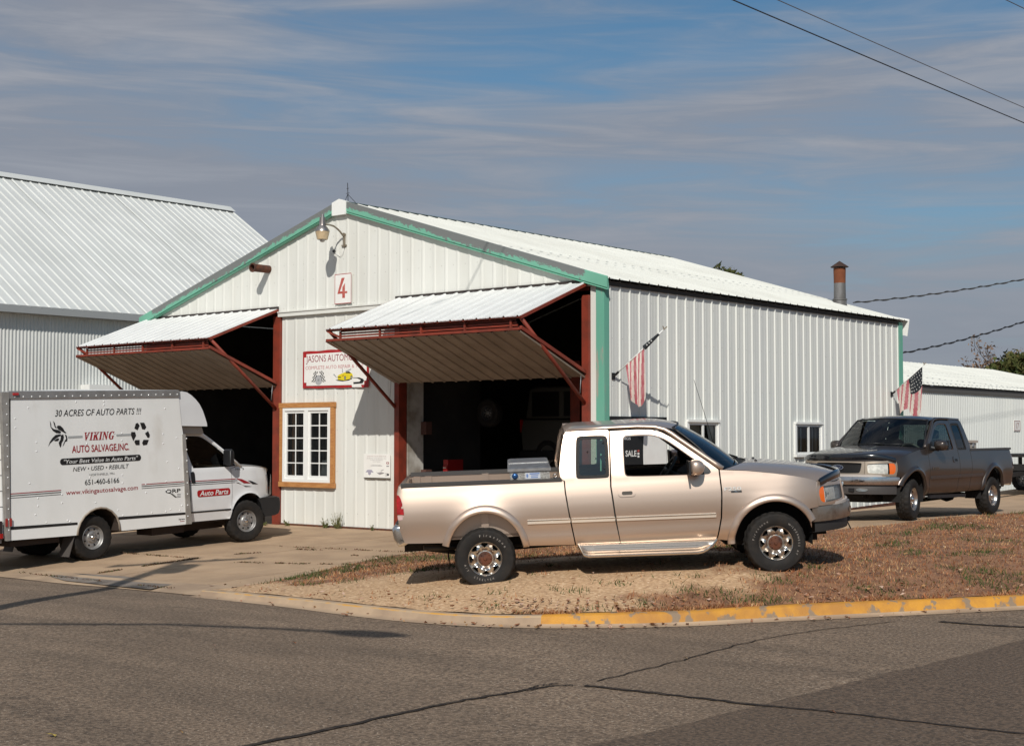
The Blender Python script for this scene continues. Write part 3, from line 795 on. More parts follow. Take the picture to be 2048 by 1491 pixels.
# ------------------------------------------------------------------ the workshop
BW, BL, EAVE, APEX = 13.32, 11.92, 4.66, 6.68
SLOPE = (APEX - EAVE) / (BW / 2)
shop = empty('workshop', 'white ribbed metal workshop with teal trim, red posts and two open bifold doors', 'workshop')

RIB = [(-0.026, 0), (-0.013, 0.024), (0.013, 0.024), (0.026, 0)]
RIBF = [(-0.045, 0), (-0.018, 0.009), (0.018, 0.009), (0.045, 0)]
MINOR = [(0.082, 0), (0.094, 0.0028), (0.106, 0.0028), (0.118, 0), (0.187, 0), (0.199, 0.0028), (0.211, 0.0028), (0.223, 0)]
def sheets(name, parent, org, ud, vd, nd, u0, u1, bot, top, mat, pitch=0.305, per=3, minor=True, openings=(), rib=RIB, first=0.06, wob=0.0, lap=0.0, kind=None, profile=None):
    """ribbed steel sheets side by side: each sheet a mesh of its own, ribs as geometry, openings cut out"""
    org, ud, vd, nd = map(Vector, (org, ud, vd, nd)); out = []
    us = u0; idx = 0
    while us < u1 - 1e-4:
        ue = min(us + pitch * per - (first if False else 0), u1)
        if u1 - ue < pitch * 0.5: ue = u1
        br = {us: 0.0, ue: 0.0}
        if profile:
            q = us
            k = math.floor((us - u0) / pitch) * pitch + u0
            while k < ue + pitch:
                for du, h in profile:
                    if us < k + du < ue: br[k + du] = h
                k += pitch
            def hh(u):
                t = (u - u0) % pitch; 
                pr = profile + [(pitch, profile[0][1])]
                for (a, ha), (b, hb) in zip(pr, pr[1:]):
                    if a <= t <= b: return ha + (hb - ha) * (t - a) / max(b - a, 1e-9)
                return 0.0
        else:
            k = u0 + first
            while k < ue + pitch:
                for du, h in rib + (MINOR if minor else []):
                    if us < k + du < ue: br[round(k + du, 5)] = h
                k += pitch
            def hh(u): return br.get(u, None)
        keys = sorted(br)
        def hat(u):
            if u in br and not profile: 
                pass
            if profile: return hh(u)
            ks = [k for k in keys]
            for a, b in zip(ks, ks[1:]):
                if a <= u <= b: return br[a] + (br[b] - br[a]) * (u - a) / (b - a)
            return 0.0
        extra = [x for o in openings for x in o[:2] if us < x < ue]
        al = sorted(set(keys) | set(extra))
        V, F = [], []
        dz = wob * (random.random() - .5)
        vid = {}
        def vert(u, v, h):
            kk = (round(u, 5), round(v, 4))
            if kk not in vid:
                vid[kk] = len(V); p = org + ud * u + vd * v + nd * (h + dz); V.append(tuple(p))
            return vid[kk]
        for a, b in zip(al, al[1:]):
            if b - a < 1e-5: continue
            m = (a + b) / 2
            cuts = []
            for o in openings:
                if o[0] <= m <= o[1]: cuts.append((o[2], o[3]))
            lo_a, lo_b, hi_a, hi_b = bot(a), bot(b), top(a), top(b)
            segs = [(None, None)]
            bounds = []
            cuts.sort(); cur = 'bot'
            spans = []
            start = None
            for c0, c1 in cuts:
                if c0 > max(lo_a if start is None else start, lo_b if start is None else start) + 1e-3:
                    spans.append((start, c0))
                start = c1
            spans.append((start, None))
            for s0, s1 in spans:
                va0 = lo_a if s0 is None else s0; vb0 = lo_b if s0 is None else s0
                va1 = hi_a if s1 is None else s1; vb1 = hi_b if s1 is None else s1
                if va1 - va0 < 1e-3 and vb1 - vb0 < 1e-3: continue
                ha, hb = hat(a), hat(b)
                F.append((vert(a, va0, ha), vert(b, vb0, hb), vert(b, vb1, hb), vert(a, va1, ha)))
        if F:
            o = mobj(name, V, F, mat, parent, kind=kind); out.append(o)
        us = ue; idx += 1
    return out

roofline = lambda x: EAVE + min(-x, BW + x) * SLOPE      # height of the roof over x (x from -BW to 0)
DOORS = ((-13.12, -8.62), (-5.02, -0.34))
WIN = (-8.42, -6.88, 0.86, 2.53)                          # the office window
sheets('wall_sheet', shop, (0, 0, 0), (1, 0, 0), (0, 0, 1), (0, -1, 0), -BW, -0.0, lambda u: 4.52, lambda u: roofline(u) - 0.03, WALL_FRONT, first=0.10, wob=0.004, rib=RIBF, minor=False)
sheets('wall_sheet', shop, (0, 0, 0), (1, 0, 0), (0, 0, 1), (0, -1, 0), -8.50, -5.10, lambda u: 0.02 + 0.01 * math.sin(u * 9), lambda u: 4.42, WALL_FRONT, openings=(WIN,), first=0.12, wob=0.004, rib=RIBF, minor=False)
sheets('wall_sheet', shop, (0, 0.0, 0), (1, 0, 0), (0, 0, 1), (0, -1, 0), -0.285, -0.0, lambda u: 0.02, lambda u: 4.52, WALL_FRONT, first=0.40)
SW = ((2.66, 3.70, 1.36, 2.13), (6.80, 7.90, 1.48, 2.12))
sheets('wall_sheet', shop, (0, 0, 0), (0, 1, 0), (0, 0, 1), (1, 0, 0), 0.0, BL, lambda u: 0.02 + u * 0.0245, lambda u: EAVE - 0.05, WALL_SIDE, openings=SW, first=0.175, wob=0.003)
sheets('wall_sheet', shop, (-BW, 0, 0), (0, 1, 0), (0, 0, 1), (-1, 0, 0), 0.0, BL, lambda u: -0.1, lambda u: EAVE - 0.05, WALL_SIDE, per=6, minor=False)
sheets('wall_sheet', shop, (0, BL, 0), (1, 0, 0), (0, 0, 1), (0, 1, 0), -BW, 0, lambda u: 0.0, lambda u: roofline(u) - 0.03, WALL_SIDE, per=6, minor=False)
# roof: sheets run from ridge to eave
L_SL = math.hypot(BW / 2 + 0.13, (BW / 2 + 0.13) * SLOPE); cs = 1 / math.hypot(1, SLOPE)
for sgn in (1, -1):
    vd = Vector((sgn * cs, 0, -SLOPE * cs)); nd = Vector((sgn * SLOPE * cs, 0, cs))
    sheets('roof_sheet', shop, (-BW / 2, -0.065, APEX + 0.005), (0, 1, 0), vd, nd, 0, BL + 0.235, lambda u: 0.02, lambda u: L_SL, ROOF_STEEL, per=3 if sgn > 0 else 8, minor=sgn > 0, wob=0.006)
    # near-black sheet under the roof, added to keep the inside dark
    a = Vector((-BW / 2, 0.02, APEX - 0.05)); b = a + vd * (L_SL - 0.16)
    mb = MB(); mb.add([a, a + Vector((0, BL - 0.04, 0)), b + Vector((0, BL - 0.04, 0)), b], [(0, 1, 2, 3)])
    mb.build('dark_roof_sheet', DARK_IN, shop)
mb = MB(); y0, y1 = -0.065, BL + 0.17; hz = APEX + 0.035
for s in (1, -1): mb.add([(-BW / 2, y0, hz), (-BW / 2, y1, hz), (-BW / 2 + s * 0.16, y1, hz - 0.16 * SLOPE), (-BW / 2 + s * 0.16, y0, hz - 0.16 * SLOPE)], [(0, 1, 2, 3)])
mb.build('ridge_cap', M('grey_green_ridge', (0.10, 0.14, 0.125), 0.6), shop)
# eave edge: dark strip painted as the shade under the sheet ends
mb = MB(); mb.box((0.012, 0.0, EAVE - 0.14), (0.028, BL, EAVE - 0.055)); mb.build('eave_shade_strip', M('eave_shade', (0.035, 0.035, 0.033), 0.7), shop)

# peeling teal rake trim
def peel_mat():
    m = bpy.data.materials.new('peeling_teal_trim'); m.use_nodes = True; nt = m.node_tree; N, Lk = nt.nodes, nt.links; p = N['Principled BSDF']
    p.inputs['Roughness'].default_value = 0.55
    uv = N.new('ShaderNodeUVMap'); sp = N.new('ShaderNodeSeparateXYZ'); Lk.new(uv.outputs[0], sp.inputs[0])
    mp = N.new('ShaderNodeMapping'); mp.inputs['Scale'].default_value = (1, 0.35, 1); Lk.new(uv.outputs[0], mp.inputs[0])
    n = N.new('ShaderNodeTexNoise'); n.inputs['Scale'].default_value = 9; n.inputs['Detail'].default_value = 10; n.inputs['Roughness'].default_value = 0.75; Lk.new(mp.outputs[0], n.inputs['Vector'])
    n2 = N.new('ShaderNodeTexNoise'); n2.inputs['Scale'].default_value = 0.45; n2.inputs['Detail'].default_value = 2; Lk.new(uv.outputs[0], n2.inputs['Vector'])
    def mth(op, a, b):
        q = N.new('ShaderNodeMath'); q.operation = op
        for k, v in enumerate((a, b)):
            if isinstance(v, (int, float)): q.inputs[k].default_value = v
            else: Lk.new(v, q.inputs[k])
        return q.outputs[0]
    t = mth('ADD', sp.outputs[1], mth('MULTIPLY', mth('SUBTRACT', n.outputs[0], 0.5), 1.9))
    t = mth('ADD', t, mth('MULTIPLY', mth('SUBTRACT', n2.outputs[0], 0.5), 1.4))
    g = mth('GREATER_THAN', t, 0.38)
    # bare only within the run of the board, not at its outer ends
    g = mth('MULTIPLY', g, mth('MULTIPLY', mth('LESS_THAN', mth('ADD', sp.outputs[0], mth('MULTIPLY', n.outputs[0], 0.5)), 6.55), mth('LESS_THAN', sp.outputs[1], 2.0)))
    x = N.new('ShaderNodeMix'); x.data_type = 'RGBA'; Lk.new(g, x.inputs[0])
    x.inputs[6].default_value = (0.155, 0.41, 0.295, 1); x.inputs[7].default_value = (0.165, 0.175, 0.17, 1)
    Lk.new(x.outputs[2], p.inputs['Base Color'])
    return m
PEEL = peel_mat()
TEAL = M('teal_trim', (0.135, 0.39, 0.285), 0.5, 0, (0.17, 0.38, 0.30), 3, 0.45, 0.7, col3=(0.33, 0.33, 0.28), ns3=3.0, lo3=0.60, hi3=0.63, stretch=(3, 3, 0.35))
for sgn in (1, -1):
    cx = -BW / 2; x0 = cx + sgn * 0.16; x1 = cx + sgn * (BW / 2 + 0.14)
    zt = lambda x: APEX + 0.035 - abs(x - cx) * SLOPE
    n = 24; V, F, U = [], [], []
    hgt, lip = 0.225, 0.035
    for i in range(n + 1):
        x = x0 + (x1 - x0) * i / n; u = abs(x - cx)
        for (dy, dz, v) in ((0.0, 0.012, 1.05), (-0.03, 0.0, 1.0), (-0.03, -hgt + lip, 0.13), (-0.012, -hgt + lip, 0.12), (-0.012, -hgt + 0.01, 0.02), (-0.045, -hgt, 0.0), (0.045, -hgt - 0.004, -0.2)):
            V.append((x, -0.062 + dy, zt(x) + dz)); U.append((u, v))
    for i in range(n):
        for k in range(6): F.append((i * 7 + k, (i + 1) * 7 + k, (i + 1) * 7 + k + 1, i * 7 + k + 1))
    F.append(tuple(n * 7 + k for k in range(7)))
    mobj('rake_trim', V, F, PEEL, shop, uv=U)
    # soffit between trim and wall
    mb = MB(); mb.add([(x0, -0.05, zt(x0) - 0.21), (x1, -0.05, zt(x1) - 0.21), (x1, 0.0, zt(x1) - 0.21), (x0, 0.0, zt(x0) - 0.21)], [(0, 1, 2, 3)]); mb.build('soffit', WHITE_STEEL, shop)
cx = -BW / 2; zc = APEX + 0.055
V = [(cx, -0.105, zc), (cx + 0.21, -0.105, zc - 0.21 * SLOPE), (cx + 0.21, -0.105, zc - 0.33), (cx - 0.21, -0.105, zc - 0.33), (cx - 0.21, -0.105, zc - 0.21 * SLOPE)]
V += [(x, -0.02, z) for x, _, z in V]
mobj('peak_cap', V, [(0, 1, 2, 3, 4)[::-1]] + [(i, (i + 1) % 5, 5 + (i + 1) % 5, 5 + i) for i in range(5)], WHITE_TRIM, shop)
mb = MB(); mb.box((-0.135, -0.045, 0.03), (0.032, -0.030, EAVE - 0.14)); mb.box((0.032, -0.045, 0.03), (0.047, 0.10, EAVE - 0.10)); mb.build('corner_trim', TEAL, shop)
mb = MB(); mb.box((-BW - 0.03, -0.045, 0), (-BW + 0.13, -0.030, EAVE - 0.2)); mb.box((-BW - 0.045, -0.045, 0), (-BW - 0.03, 0.12, EAVE - 0.2)); mb.build('corner_trim', TEAL, shop)
mb = MB(); mb.box((0.032, BL - 0.16, 0.28), (0.045, BL + 0.04, EAVE - 0.08)); mb.build('corner_trim', TEAL, shop)
mb = MB(); mb.add([(0.16, BL + 0.17, EAVE - 0.0), (-0.3, BL + 0.17, EAVE + 0.1), (-0.3, BL + 0.17, EAVE - 0.3), (0.10, BL + 0.17, EAVE - 0.40), (0.16, BL + 0.19, EAVE), (-0.3, BL + 0.19, EAVE + .1), (-0.3, BL + .19, EAVE - .3), (0.10, BL + .19, EAVE - .40)],
           [(0, 1, 2, 3), (7, 6, 5, 4), (0, 4, 5, 1), (3, 2, 6, 7), (0, 3, 7, 4)]); mb.build('rear_rake_trim', WHITE_TRIM, shop)
# belt trim over the pier and the drip edge of the upper sheets
mb = MB(); mb.box((-8.56, -0.075, 4.405), (-5.05, -0.0, 4.50)); mb.box((-8.56, -0.095, 4.49), (-5.05, -0.03, 4.515)); mb.build('belt_trim', WALL_FRONT, shop)
# red steel posts and the header of each opening
for x0, x1 in ((-8.72, -8.51), (-5.09, -4.96), (-0.44, -0.29), (-13.2, -13.05)):
    mb = MB(); mb.box((x0, -0.06, 0.0), (x1, 0.16, 4.42 if x1 < -1 else 4.36)); mb.build('door_post', RED_STEEL, shop)
for a, b in DOORS:
    mb = MB(); mb.box((a, 0.03, 4.46), (b, 0.12, 4.56)); mb.build('door_header', RED_STEEL, shop)
# rotted base rail
for a, b in ((-8.5, -5.1),):
    mb = MB(); mb.box((a, -0.028, -0.03), (b, 0.02, 0.035)); mb.build('base_rail', RUST, shop)
mb = MB(); mb.add([(0.030, 0, -0.06), (0.030, BL, 0.20), (0.030, BL, 0.335), (0.030, 0, 0.045), (-.03, 0, -0.06), (-.03, BL, 0.20), (-.03, BL, 0.335), (-.03, 0, 0.045)], [(0, 1, 2, 3), (3, 2, 6, 7)]); mb.build('base_rail', RUST, shop)

# inside: near-black sheets added to darken the bays, floor, partition of the little office
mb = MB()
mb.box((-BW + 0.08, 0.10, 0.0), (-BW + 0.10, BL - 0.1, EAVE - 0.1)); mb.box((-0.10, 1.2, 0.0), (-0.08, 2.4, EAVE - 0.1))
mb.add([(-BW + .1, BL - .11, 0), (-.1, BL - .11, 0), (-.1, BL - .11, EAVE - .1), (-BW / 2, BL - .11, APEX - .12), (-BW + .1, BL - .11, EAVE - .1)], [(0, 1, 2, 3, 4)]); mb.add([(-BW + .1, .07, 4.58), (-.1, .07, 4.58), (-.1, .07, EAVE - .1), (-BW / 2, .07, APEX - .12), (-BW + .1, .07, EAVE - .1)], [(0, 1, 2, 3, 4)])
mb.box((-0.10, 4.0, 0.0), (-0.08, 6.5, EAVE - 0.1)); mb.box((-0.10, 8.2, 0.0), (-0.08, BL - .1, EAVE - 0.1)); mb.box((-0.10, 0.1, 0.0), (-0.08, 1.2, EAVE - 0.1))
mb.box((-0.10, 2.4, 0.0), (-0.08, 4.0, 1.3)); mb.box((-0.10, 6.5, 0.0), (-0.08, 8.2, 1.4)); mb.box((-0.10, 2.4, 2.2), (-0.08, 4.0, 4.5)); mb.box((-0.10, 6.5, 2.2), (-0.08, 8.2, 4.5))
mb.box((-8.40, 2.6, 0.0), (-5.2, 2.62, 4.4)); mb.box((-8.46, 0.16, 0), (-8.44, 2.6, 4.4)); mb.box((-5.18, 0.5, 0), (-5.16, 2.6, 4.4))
mb.build('dark_inner_sheet', DARK_IN, shop)
tag(mobj('garage_floor', [(-BW, 0.0, 0.012), (0, 0.0, 0.012), (0, BL, 0.012), (-BW, BL, 0.012)], [(0, 1, 2, 3)], M('oily_floor', (0.06, 0.05, 0.042), 0.7, 0, (0.035, 0.03, 0.027), 1.5)), kind='structure')
mb = MB(); mb.box((-5.10, 0.18, 0.0), (-4.94, 0.62, 4.4)); mb.build('jamb_return', M('grubby_white_wall', (0.48, 0.46, 0.42), 0.8, 0, (0.25, 0.22, 0.18), 2.5, 0.45, 0.65), shop)
for z in (0.95, 1.9): 
    mb = MB(); mb.box((-4.97, 0.55, z), (-4.80, 0.72, z + 0.25)); mb.build('jamb_bracket', M('brown_bracket', (0.09, 0.04, 0.03), 0.7), shop)

UNDER_STEEL = M('shaded_lower_leaf', (0.30, 0.25, 0.20), 0.75, 0, (0.23, 0.19, 0.15), 2, 0.4, 0.7, var=0.05)  # door white darkened and browned for the shade under the lower leaf
# bifold doors
def bifold(a, b, with_left_return=True):
    Y1, zT, zO, zL, zW = -1.86, 4.585, 3.885, 3.665, 2.945
    fr = MB()
    # hems of both leaves
    fr.bar((a, -0.04, zT - 0.03), (a, Y1, zO - 0.03), 0.05, 0.05); fr.bar((b, -0.04, zT - 0.03), (b, Y1, zO - 0.03), 0.05, 0.05)
    fr.bar((a, Y1, zO - 0.022), (b, Y1, zO - 0.022), 0.05, 0.035)
    fr.bar((a, Y1, zL), (b, Y1, zL), 0.05, 0.045)
    fr.bar((a, Y1, zL), (a, -0.06, zW + 0.03), 0.05, 0.06); fr.bar((b, Y1, zL + 0.02), (b, -0.06, zW + 0.05), 0.05, 0.06)
    door = fr.build('bifold_door', RED_STEEL, shop)
    up_v = (Vector((0, Y1, zO)) - Vector((0, -0.04, zT))).normalized(); up_n = Vector((0, up_v.z, -up_v.y)); up_n = -up_n if up_n.z < 0 else up_n
    ln = math.hypot(Y1 + 0.04, zO - zT)
    sheets('door_sheet', door, (0, -0.04, zT), (1, 0, 0), up_v, up_n, a, b, lambda u: 0.0, lambda u: ln + 0.05, DOOR_STEEL, per=3, wob=0.004, first=0.14)
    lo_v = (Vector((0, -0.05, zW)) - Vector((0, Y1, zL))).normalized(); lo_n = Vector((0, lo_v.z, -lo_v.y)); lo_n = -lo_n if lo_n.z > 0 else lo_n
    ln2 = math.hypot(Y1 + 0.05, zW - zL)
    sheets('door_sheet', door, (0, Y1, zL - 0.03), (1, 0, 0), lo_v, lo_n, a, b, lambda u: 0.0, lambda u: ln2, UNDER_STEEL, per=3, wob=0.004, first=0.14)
    # open truss between the leaves
    for k, z in enumerate((zL + 0.065, zL + 0.115, zL + 0.165)):
        mb = MB(); mb.bar((a + 0.28, Y1 + 0.07 + 0.02 * k, z), (b - 0.12 - 0.04 * k, Y1 + 0.07 + 0.02 * k, z), 0.03, 0.032); mb.build('truss_rail', RED_STEEL, door)
    for x in np.linspace(a + 0.32, b - 0.25, 5):
        mb = MB(); mb.bar((x, Y1 + 0.05, zL + 0.03), (x, Y1 + 0.05, zO - 0.06), 0.04, 0.03, up=(0, 1, 0)); mb.build('truss_strut', RED_STEEL, door)
    for p, q in (((a + 0.02, Y1, zO - 0.05), (a + 0.3, Y1 + 0.06, zL + 0.05)),):
        mb = MB(); mb.bar(p, q, 0.035, 0.035); mb.build('corner_brace', RED_STEEL, door)
    for x in (a + 0.02, b - 0.02):
        mb = MB(); mb.tube([(x, Y1 + 0.02, zO - 0.02), (x, -0.03, 2.43)], 0.034, 8); mb.build('lift_arm', RED_STEEL, door, True)
        mb = MB(); mb.tube([(x, -0.16, 2.95), (x, -0.19, 2.62)], 0.006, 5); mb.build('cable', GALV, door, True)
    # hinge gap along the head
    mb = MB(); mb.box((a, -0.034, zT - 0.02), (b, -0.012, zT + 0.05)); mb.build('hinge_strip', M('hinge_dark', (0.03, 0.022, 0.02), 0.8), door)
    # insulation side of the leaves, seen from under
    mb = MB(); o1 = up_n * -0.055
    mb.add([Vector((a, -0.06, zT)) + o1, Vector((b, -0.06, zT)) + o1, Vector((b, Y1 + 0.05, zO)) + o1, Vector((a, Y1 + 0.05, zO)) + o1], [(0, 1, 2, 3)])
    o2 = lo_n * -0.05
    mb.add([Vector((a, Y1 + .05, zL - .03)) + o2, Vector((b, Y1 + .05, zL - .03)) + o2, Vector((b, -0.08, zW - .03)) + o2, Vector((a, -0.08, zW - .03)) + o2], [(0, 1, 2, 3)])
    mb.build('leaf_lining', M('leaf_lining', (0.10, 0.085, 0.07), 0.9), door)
    return door
bifold(-13.30, -8.60); bifold(-5.10, -0.36)

# office window, wood cased
ORANGE_WOOD = M('orange_cedar', (0.50, 0.235, 0.075), 0.65, 0, (0.40, 0.165, 0.05), 5, 0.4, 0.62, stretch=(1, 8, 8), bump=0.08, bs=50)
def office_window():
    x0, x1, z0, z1 = -8.49, -6.81, 0.785, 2.59
    fr = MB(); c = 0.105
    fr.box((x0 + c, -0.075, z1 - 0.19), (x1 - c, 0.05, z1 - 0.125)); fr.box((x0 + c, -0.075, z0 + 0.125), (x1 - c, 0.05, z0 + 0.19))
    fr.box((x0 + c, -0.075, z0 + 0.19), (x0 + c + 0.06, 0.05, z1 - 0.19)); fr.box((x1 - c - 0.06, -0.075, z0 + 0.19), (x1 - c, 0.05, z1 - 0.19))
    xm = (x0 + x1) / 2; fr.box((xm - 0.055, -0.075, z0 + 0.19), (xm + 0.055, 0.05, z1 - 0.19))
    w = fr.build('window', WHITE_TRIM, shop)
    for q in ((x0 - 0.01, -0.085, z1 - 0.125, x1 + 0.015, -0.02, z1 - .02), (x0 - 0.01, -0.085, z0 + .02, x1 + 0.015, -0.02, z0 + 0.125), (x0 + 0.01, -0.08, z0 + .13, x0 + 0.10, -0.02, z1 - .13), (x1 - 0.10, -0.08, z0 + .13, x1, -0.02, z1 - .13)):
        mb = MB(); mb.box(q[:3], q[3:]); mb.build('casing_board', ORANGE_WOOD, w)
    for a, b in ((x0 + c + 0.06, xm - 0.055), (xm + 0.055, x1 - c - 0.06)):
        s = 0.052; lo, hi = z0 + 0.19, z1 - 0.19
        mb = MB(); mb.box((a, -0.05, lo), (b, 0.0, lo + s + .02)); mb.box((a, -0.05, hi - s), (b, 0.0, hi)); mb.box((a, -0.05, lo + s + .02), (a + s, 0.0, hi - s)); mb.box((b - s, -0.05, lo + s + .02), (b, 0.0, hi - s))
        mb.build('sash', WHITE_TRIM, w)
        gx0, gx1, gz0, gz1 = a + s, b - s, lo + s + .02, hi - s
        m = MB(); xm2 = (gx0 + gx1) / 2; t = 0.011
        m.box((xm2 - t, -0.035, gz0), (xm2 + t, -0.015, gz1))
        for k in range(1, 5):
            z = gz0 + (gz1 - gz0) * k / 5; m.box((gx0, -0.033, z - t), (gx1, -0.017, z + t))
        m.build('muntin', WHITE_TRIM, w)
        for i in range(2):
            for k in range(5):
                pa, pb = (gx0, xm2 - t) if i == 0 else (xm2 + t, gx1)
                za = gz0 + (gz1 - gz0) * k / 5 + t; zb = gz0 + (gz1 - gz0) * (k + 1) / 5 - t
                mobj('pane', [(pa, -0.024, za), (pb, -0.024, za), (pb, -0.024, zb), (pa, -0.024, zb)], [(0, 1, 2, 3)], WINDOW_GLASS, w)
    # things on the inside of the glass
    mb = MB(); mb.box((x0 + 0.26, 0.06, z0), (x0 + 0.34, 0.16, z1)); mb.build('wall_stud', M('pine_stud', (0.36, 0.19, 0.08), 0.8, 0, (0.28, 0.14, 0.06), 4), shop)
    bd = MB(); bd.add([(xm + 0.24, 0.10, z0 + 0.16), (x1 - 0.05, 0.10, z0 + 0.16), (x1 - 0.08, 0.22, z0 + 0.58), (xm + 0.18, 0.22, z0 + 0.58), (xm + 0.24, 0.115, z0 + 0.16), (x1 - 0.05, 0.115, z0 + 0.16), (x1 - 0.08, 0.235, z0 + 0.58), (xm + 0.18, 0.235, z0 + 0.58)],
                      [(0, 1, 2, 3), (7, 6, 5, 4), (0, 4, 5, 1), (1, 5, 6, 2), (2, 6, 7, 3), (3, 7, 4, 0)])
    tag(bd.build('board', M('pale_board', (0.55, 0.58, 0.55), 0.6)), 'pale blank board leaning inside the bottom of the office window', 'board')
office_window()

# sliding windows in the side wall
CURTAIN = M('drab_curtain', (0.42, 0.35, 0.27), 0.9, 0, (0.32, 0.26, 0.19), 4)
CURTAIN_PALE = M('pale_curtain', (0.72, 0.68, 0.60), 0.9, 0, (0.6, 0.56, 0.48), 4)
def slider(y0, y1, z0, z1, which):
    fr = MB(); t = 0.05
    fr.box((-0.02, y0, z1 - t), (0.02, y1, z1)); fr.box((-0.02, y0, z0), (0.02, y1, z0 + t)); fr.box((-0.02, y0, z0 + t), (0.02, y0 + t, z1 - t)); fr.box((-0.02, y1 - t, z0 + t), (0.02, y1, z1 - t))
    ym = (y0 + y1) / 2; fr.box((-0.015, ym - 0.03, z0 + t), (0.024, ym + 0.03, z1 - t))
    w = fr.build('window', WHITE_TRIM, shop)
    mb = MB(); mb.box((0.0, y0 - 0.06, z1 + 0.004), (0.065, y1 + 0.05, z1 + 0.05)); mb.box((0.0, y0 - 0.07, z0), (0.045, y0 - 0.002, z1)); mb.box((0.0, y1 + 0.002, z0), (0.045, y1 + 0.07, z1)); mb.box((0, y0 - 0.07, z0 - 0.05), (0.07, y1 + 0.07, z0 - 0.004))
    mb.build('frame', WHITE_TRIM, w)
    for a, b in ((y0 + t, ym - 0.03), (ym + 0.03, y1 - t)):
        mobj('pane', [(0.004, a, z0 + t), (0.004, b, z0 + t), (0.004, b, z1 - t), (0.004, a, z1 - t)], [(0, 1, 2, 3)], WINDOW_GLASS, w)
    if which == 0:
        mobj('curtain', [(-0.05, y0 + .05, z0), (-0.05, ym, z0), (-0.05, ym, z1), (-0.05, y0 + .05, z1)], [(0, 1, 2, 3)], CURTAIN, w)
        mobj('curtain', [(-0.05, ym + 0.22, z1), (-0.05, y1 - .03, z1), (-0.05, y1 - .03, z0 + 0.12), (-0.06, y1 - 0.09, z0 + 0.25), (-0.06, y1 - 0.2, z1 - 0.35)], [(0, 1, 2, 3, 4)], CURTAIN_PALE, w)
    else:
        for a, b, mm in ((y0 + .2, y0 + .24, CURTAIN_PALE), (y0 + .29, y0 + .36, CURTAIN_PALE), (ym + .17, ym + .21, CURTAIN), (ym + .25, ym + .32, CURTAIN_PALE), (ym + .38, ym + .48, CURTAIN)):
            mobj('curtain', [(-0.05, a, z0), (-0.08, (a + b) / 2, z0), (-0.05, b, z0), (-0.05, b, z1 - .08), (-0.08, (a + b) / 2, z1 - .05), (-0.05, a, z1 - .12)], [(0, 1, 4, 5), (1, 2, 3, 4)], mm, w)
    mb = MB(); mb.box((-1.4, y0 - .3, z0 - .3), (-1.38, y1 + .3, z1 + .3)); mb.build('room_lining', DARK_IN, shop)
slider(*SW[0], 0); slider(*SW[1], 1)

# pipes, chimney, aerial on the shop
mb = MB(); Mx = Matrix.Translation((-8.945, 0, 5.46)) @ Matrix.Rotation(R(90), 4, 'X')
mb.lathe([(0.085, -0.02), (0.085, 0.44), (0.10, 0.44), (0.10, 0.47), (0.075, 0.47), (0.07, 0.1), (0.0, 0.1)], 20, Mx); mb.build('exhaust_pipe', RUST, shop, True, sharp=40)
ch = MB(); cxx, cyy, zb = -1.2, 11.2, EAVE + 1.2 * SLOPE
ch.lathe([(0.20, -0.14), (0.165, 0.02), (0.16, 0.10), (0.175, 0.11), (0.175, 0.14), (0.145, 0.15), (0.137, 0.80), (0.145, 0.80), (0.14, 0.86)], 20, Matrix.Translation((cxx, cyy, zb)))
chim = ch.build('chimney', M('chimney_steel', (0.17, 0.165, 0.165), 0.6, 0.2, (0.12, 0.115, 0.11), 5, stretch=(1, 1, .4)), shop, True, sharp=40)
mb = MB(); mb.lathe([(0.141, 0.52), (0.1425, 0.62), (0.147, 0.80), (0.147, 0.88)], 20, Matrix.Translation((cxx, cyy, zb))); mb.build('rust_band', M('orange_rust', (0.155, 0.045, 0.017), 0.9, 0, (0.18, 0.055, 0.02), 8), chim, True)
mb = MB(); mb.lathe([(0.0, 1.06), (0.215, 0.915), (0.215, 0.905), (0.0, 0.93)], 20, Matrix.Translation((cxx, cyy, zb)))
for k in range(3):
    t = k * 2.1; mb.bar((cxx + .13 * math.cos(t), cyy + .13 * math.sin(t), zb + 0.8), (cxx + .13 * math.cos(t), cyy + .13 * math.sin(t), zb + 0.94), 0.02, 0.006)
mb.build('rain_cap', M('dark_rust', (0.055, 0.026, 0.017), 0.85, 0, (0.03, 0.016, 0.012), 9), chim)
mb = MB(); az = APEX + 0.04
mb.tube([(-6.81, 0.3, az), (-6.83, 0.3, az + 0.42)], 0.008, 5); mb.tube([(-6.82, .3, az + .18), (-6.70, .42, az)], 0.006, 5); mb.tube([(-6.82, .3, az + .18), (-6.75, .15, az)], 0.006, 5); mb.tube([(-6.87, .3, az + .2), (-6.77, .3, az + .2)], .005, 5); mb.tube([(-6.855, .3, az + .3), (-6.79, .3, az + .3)], .005, 5)
tag(mb.build('antenna', BLACK), 'thin black aerial standing on the workshop ridge', 'antenna')
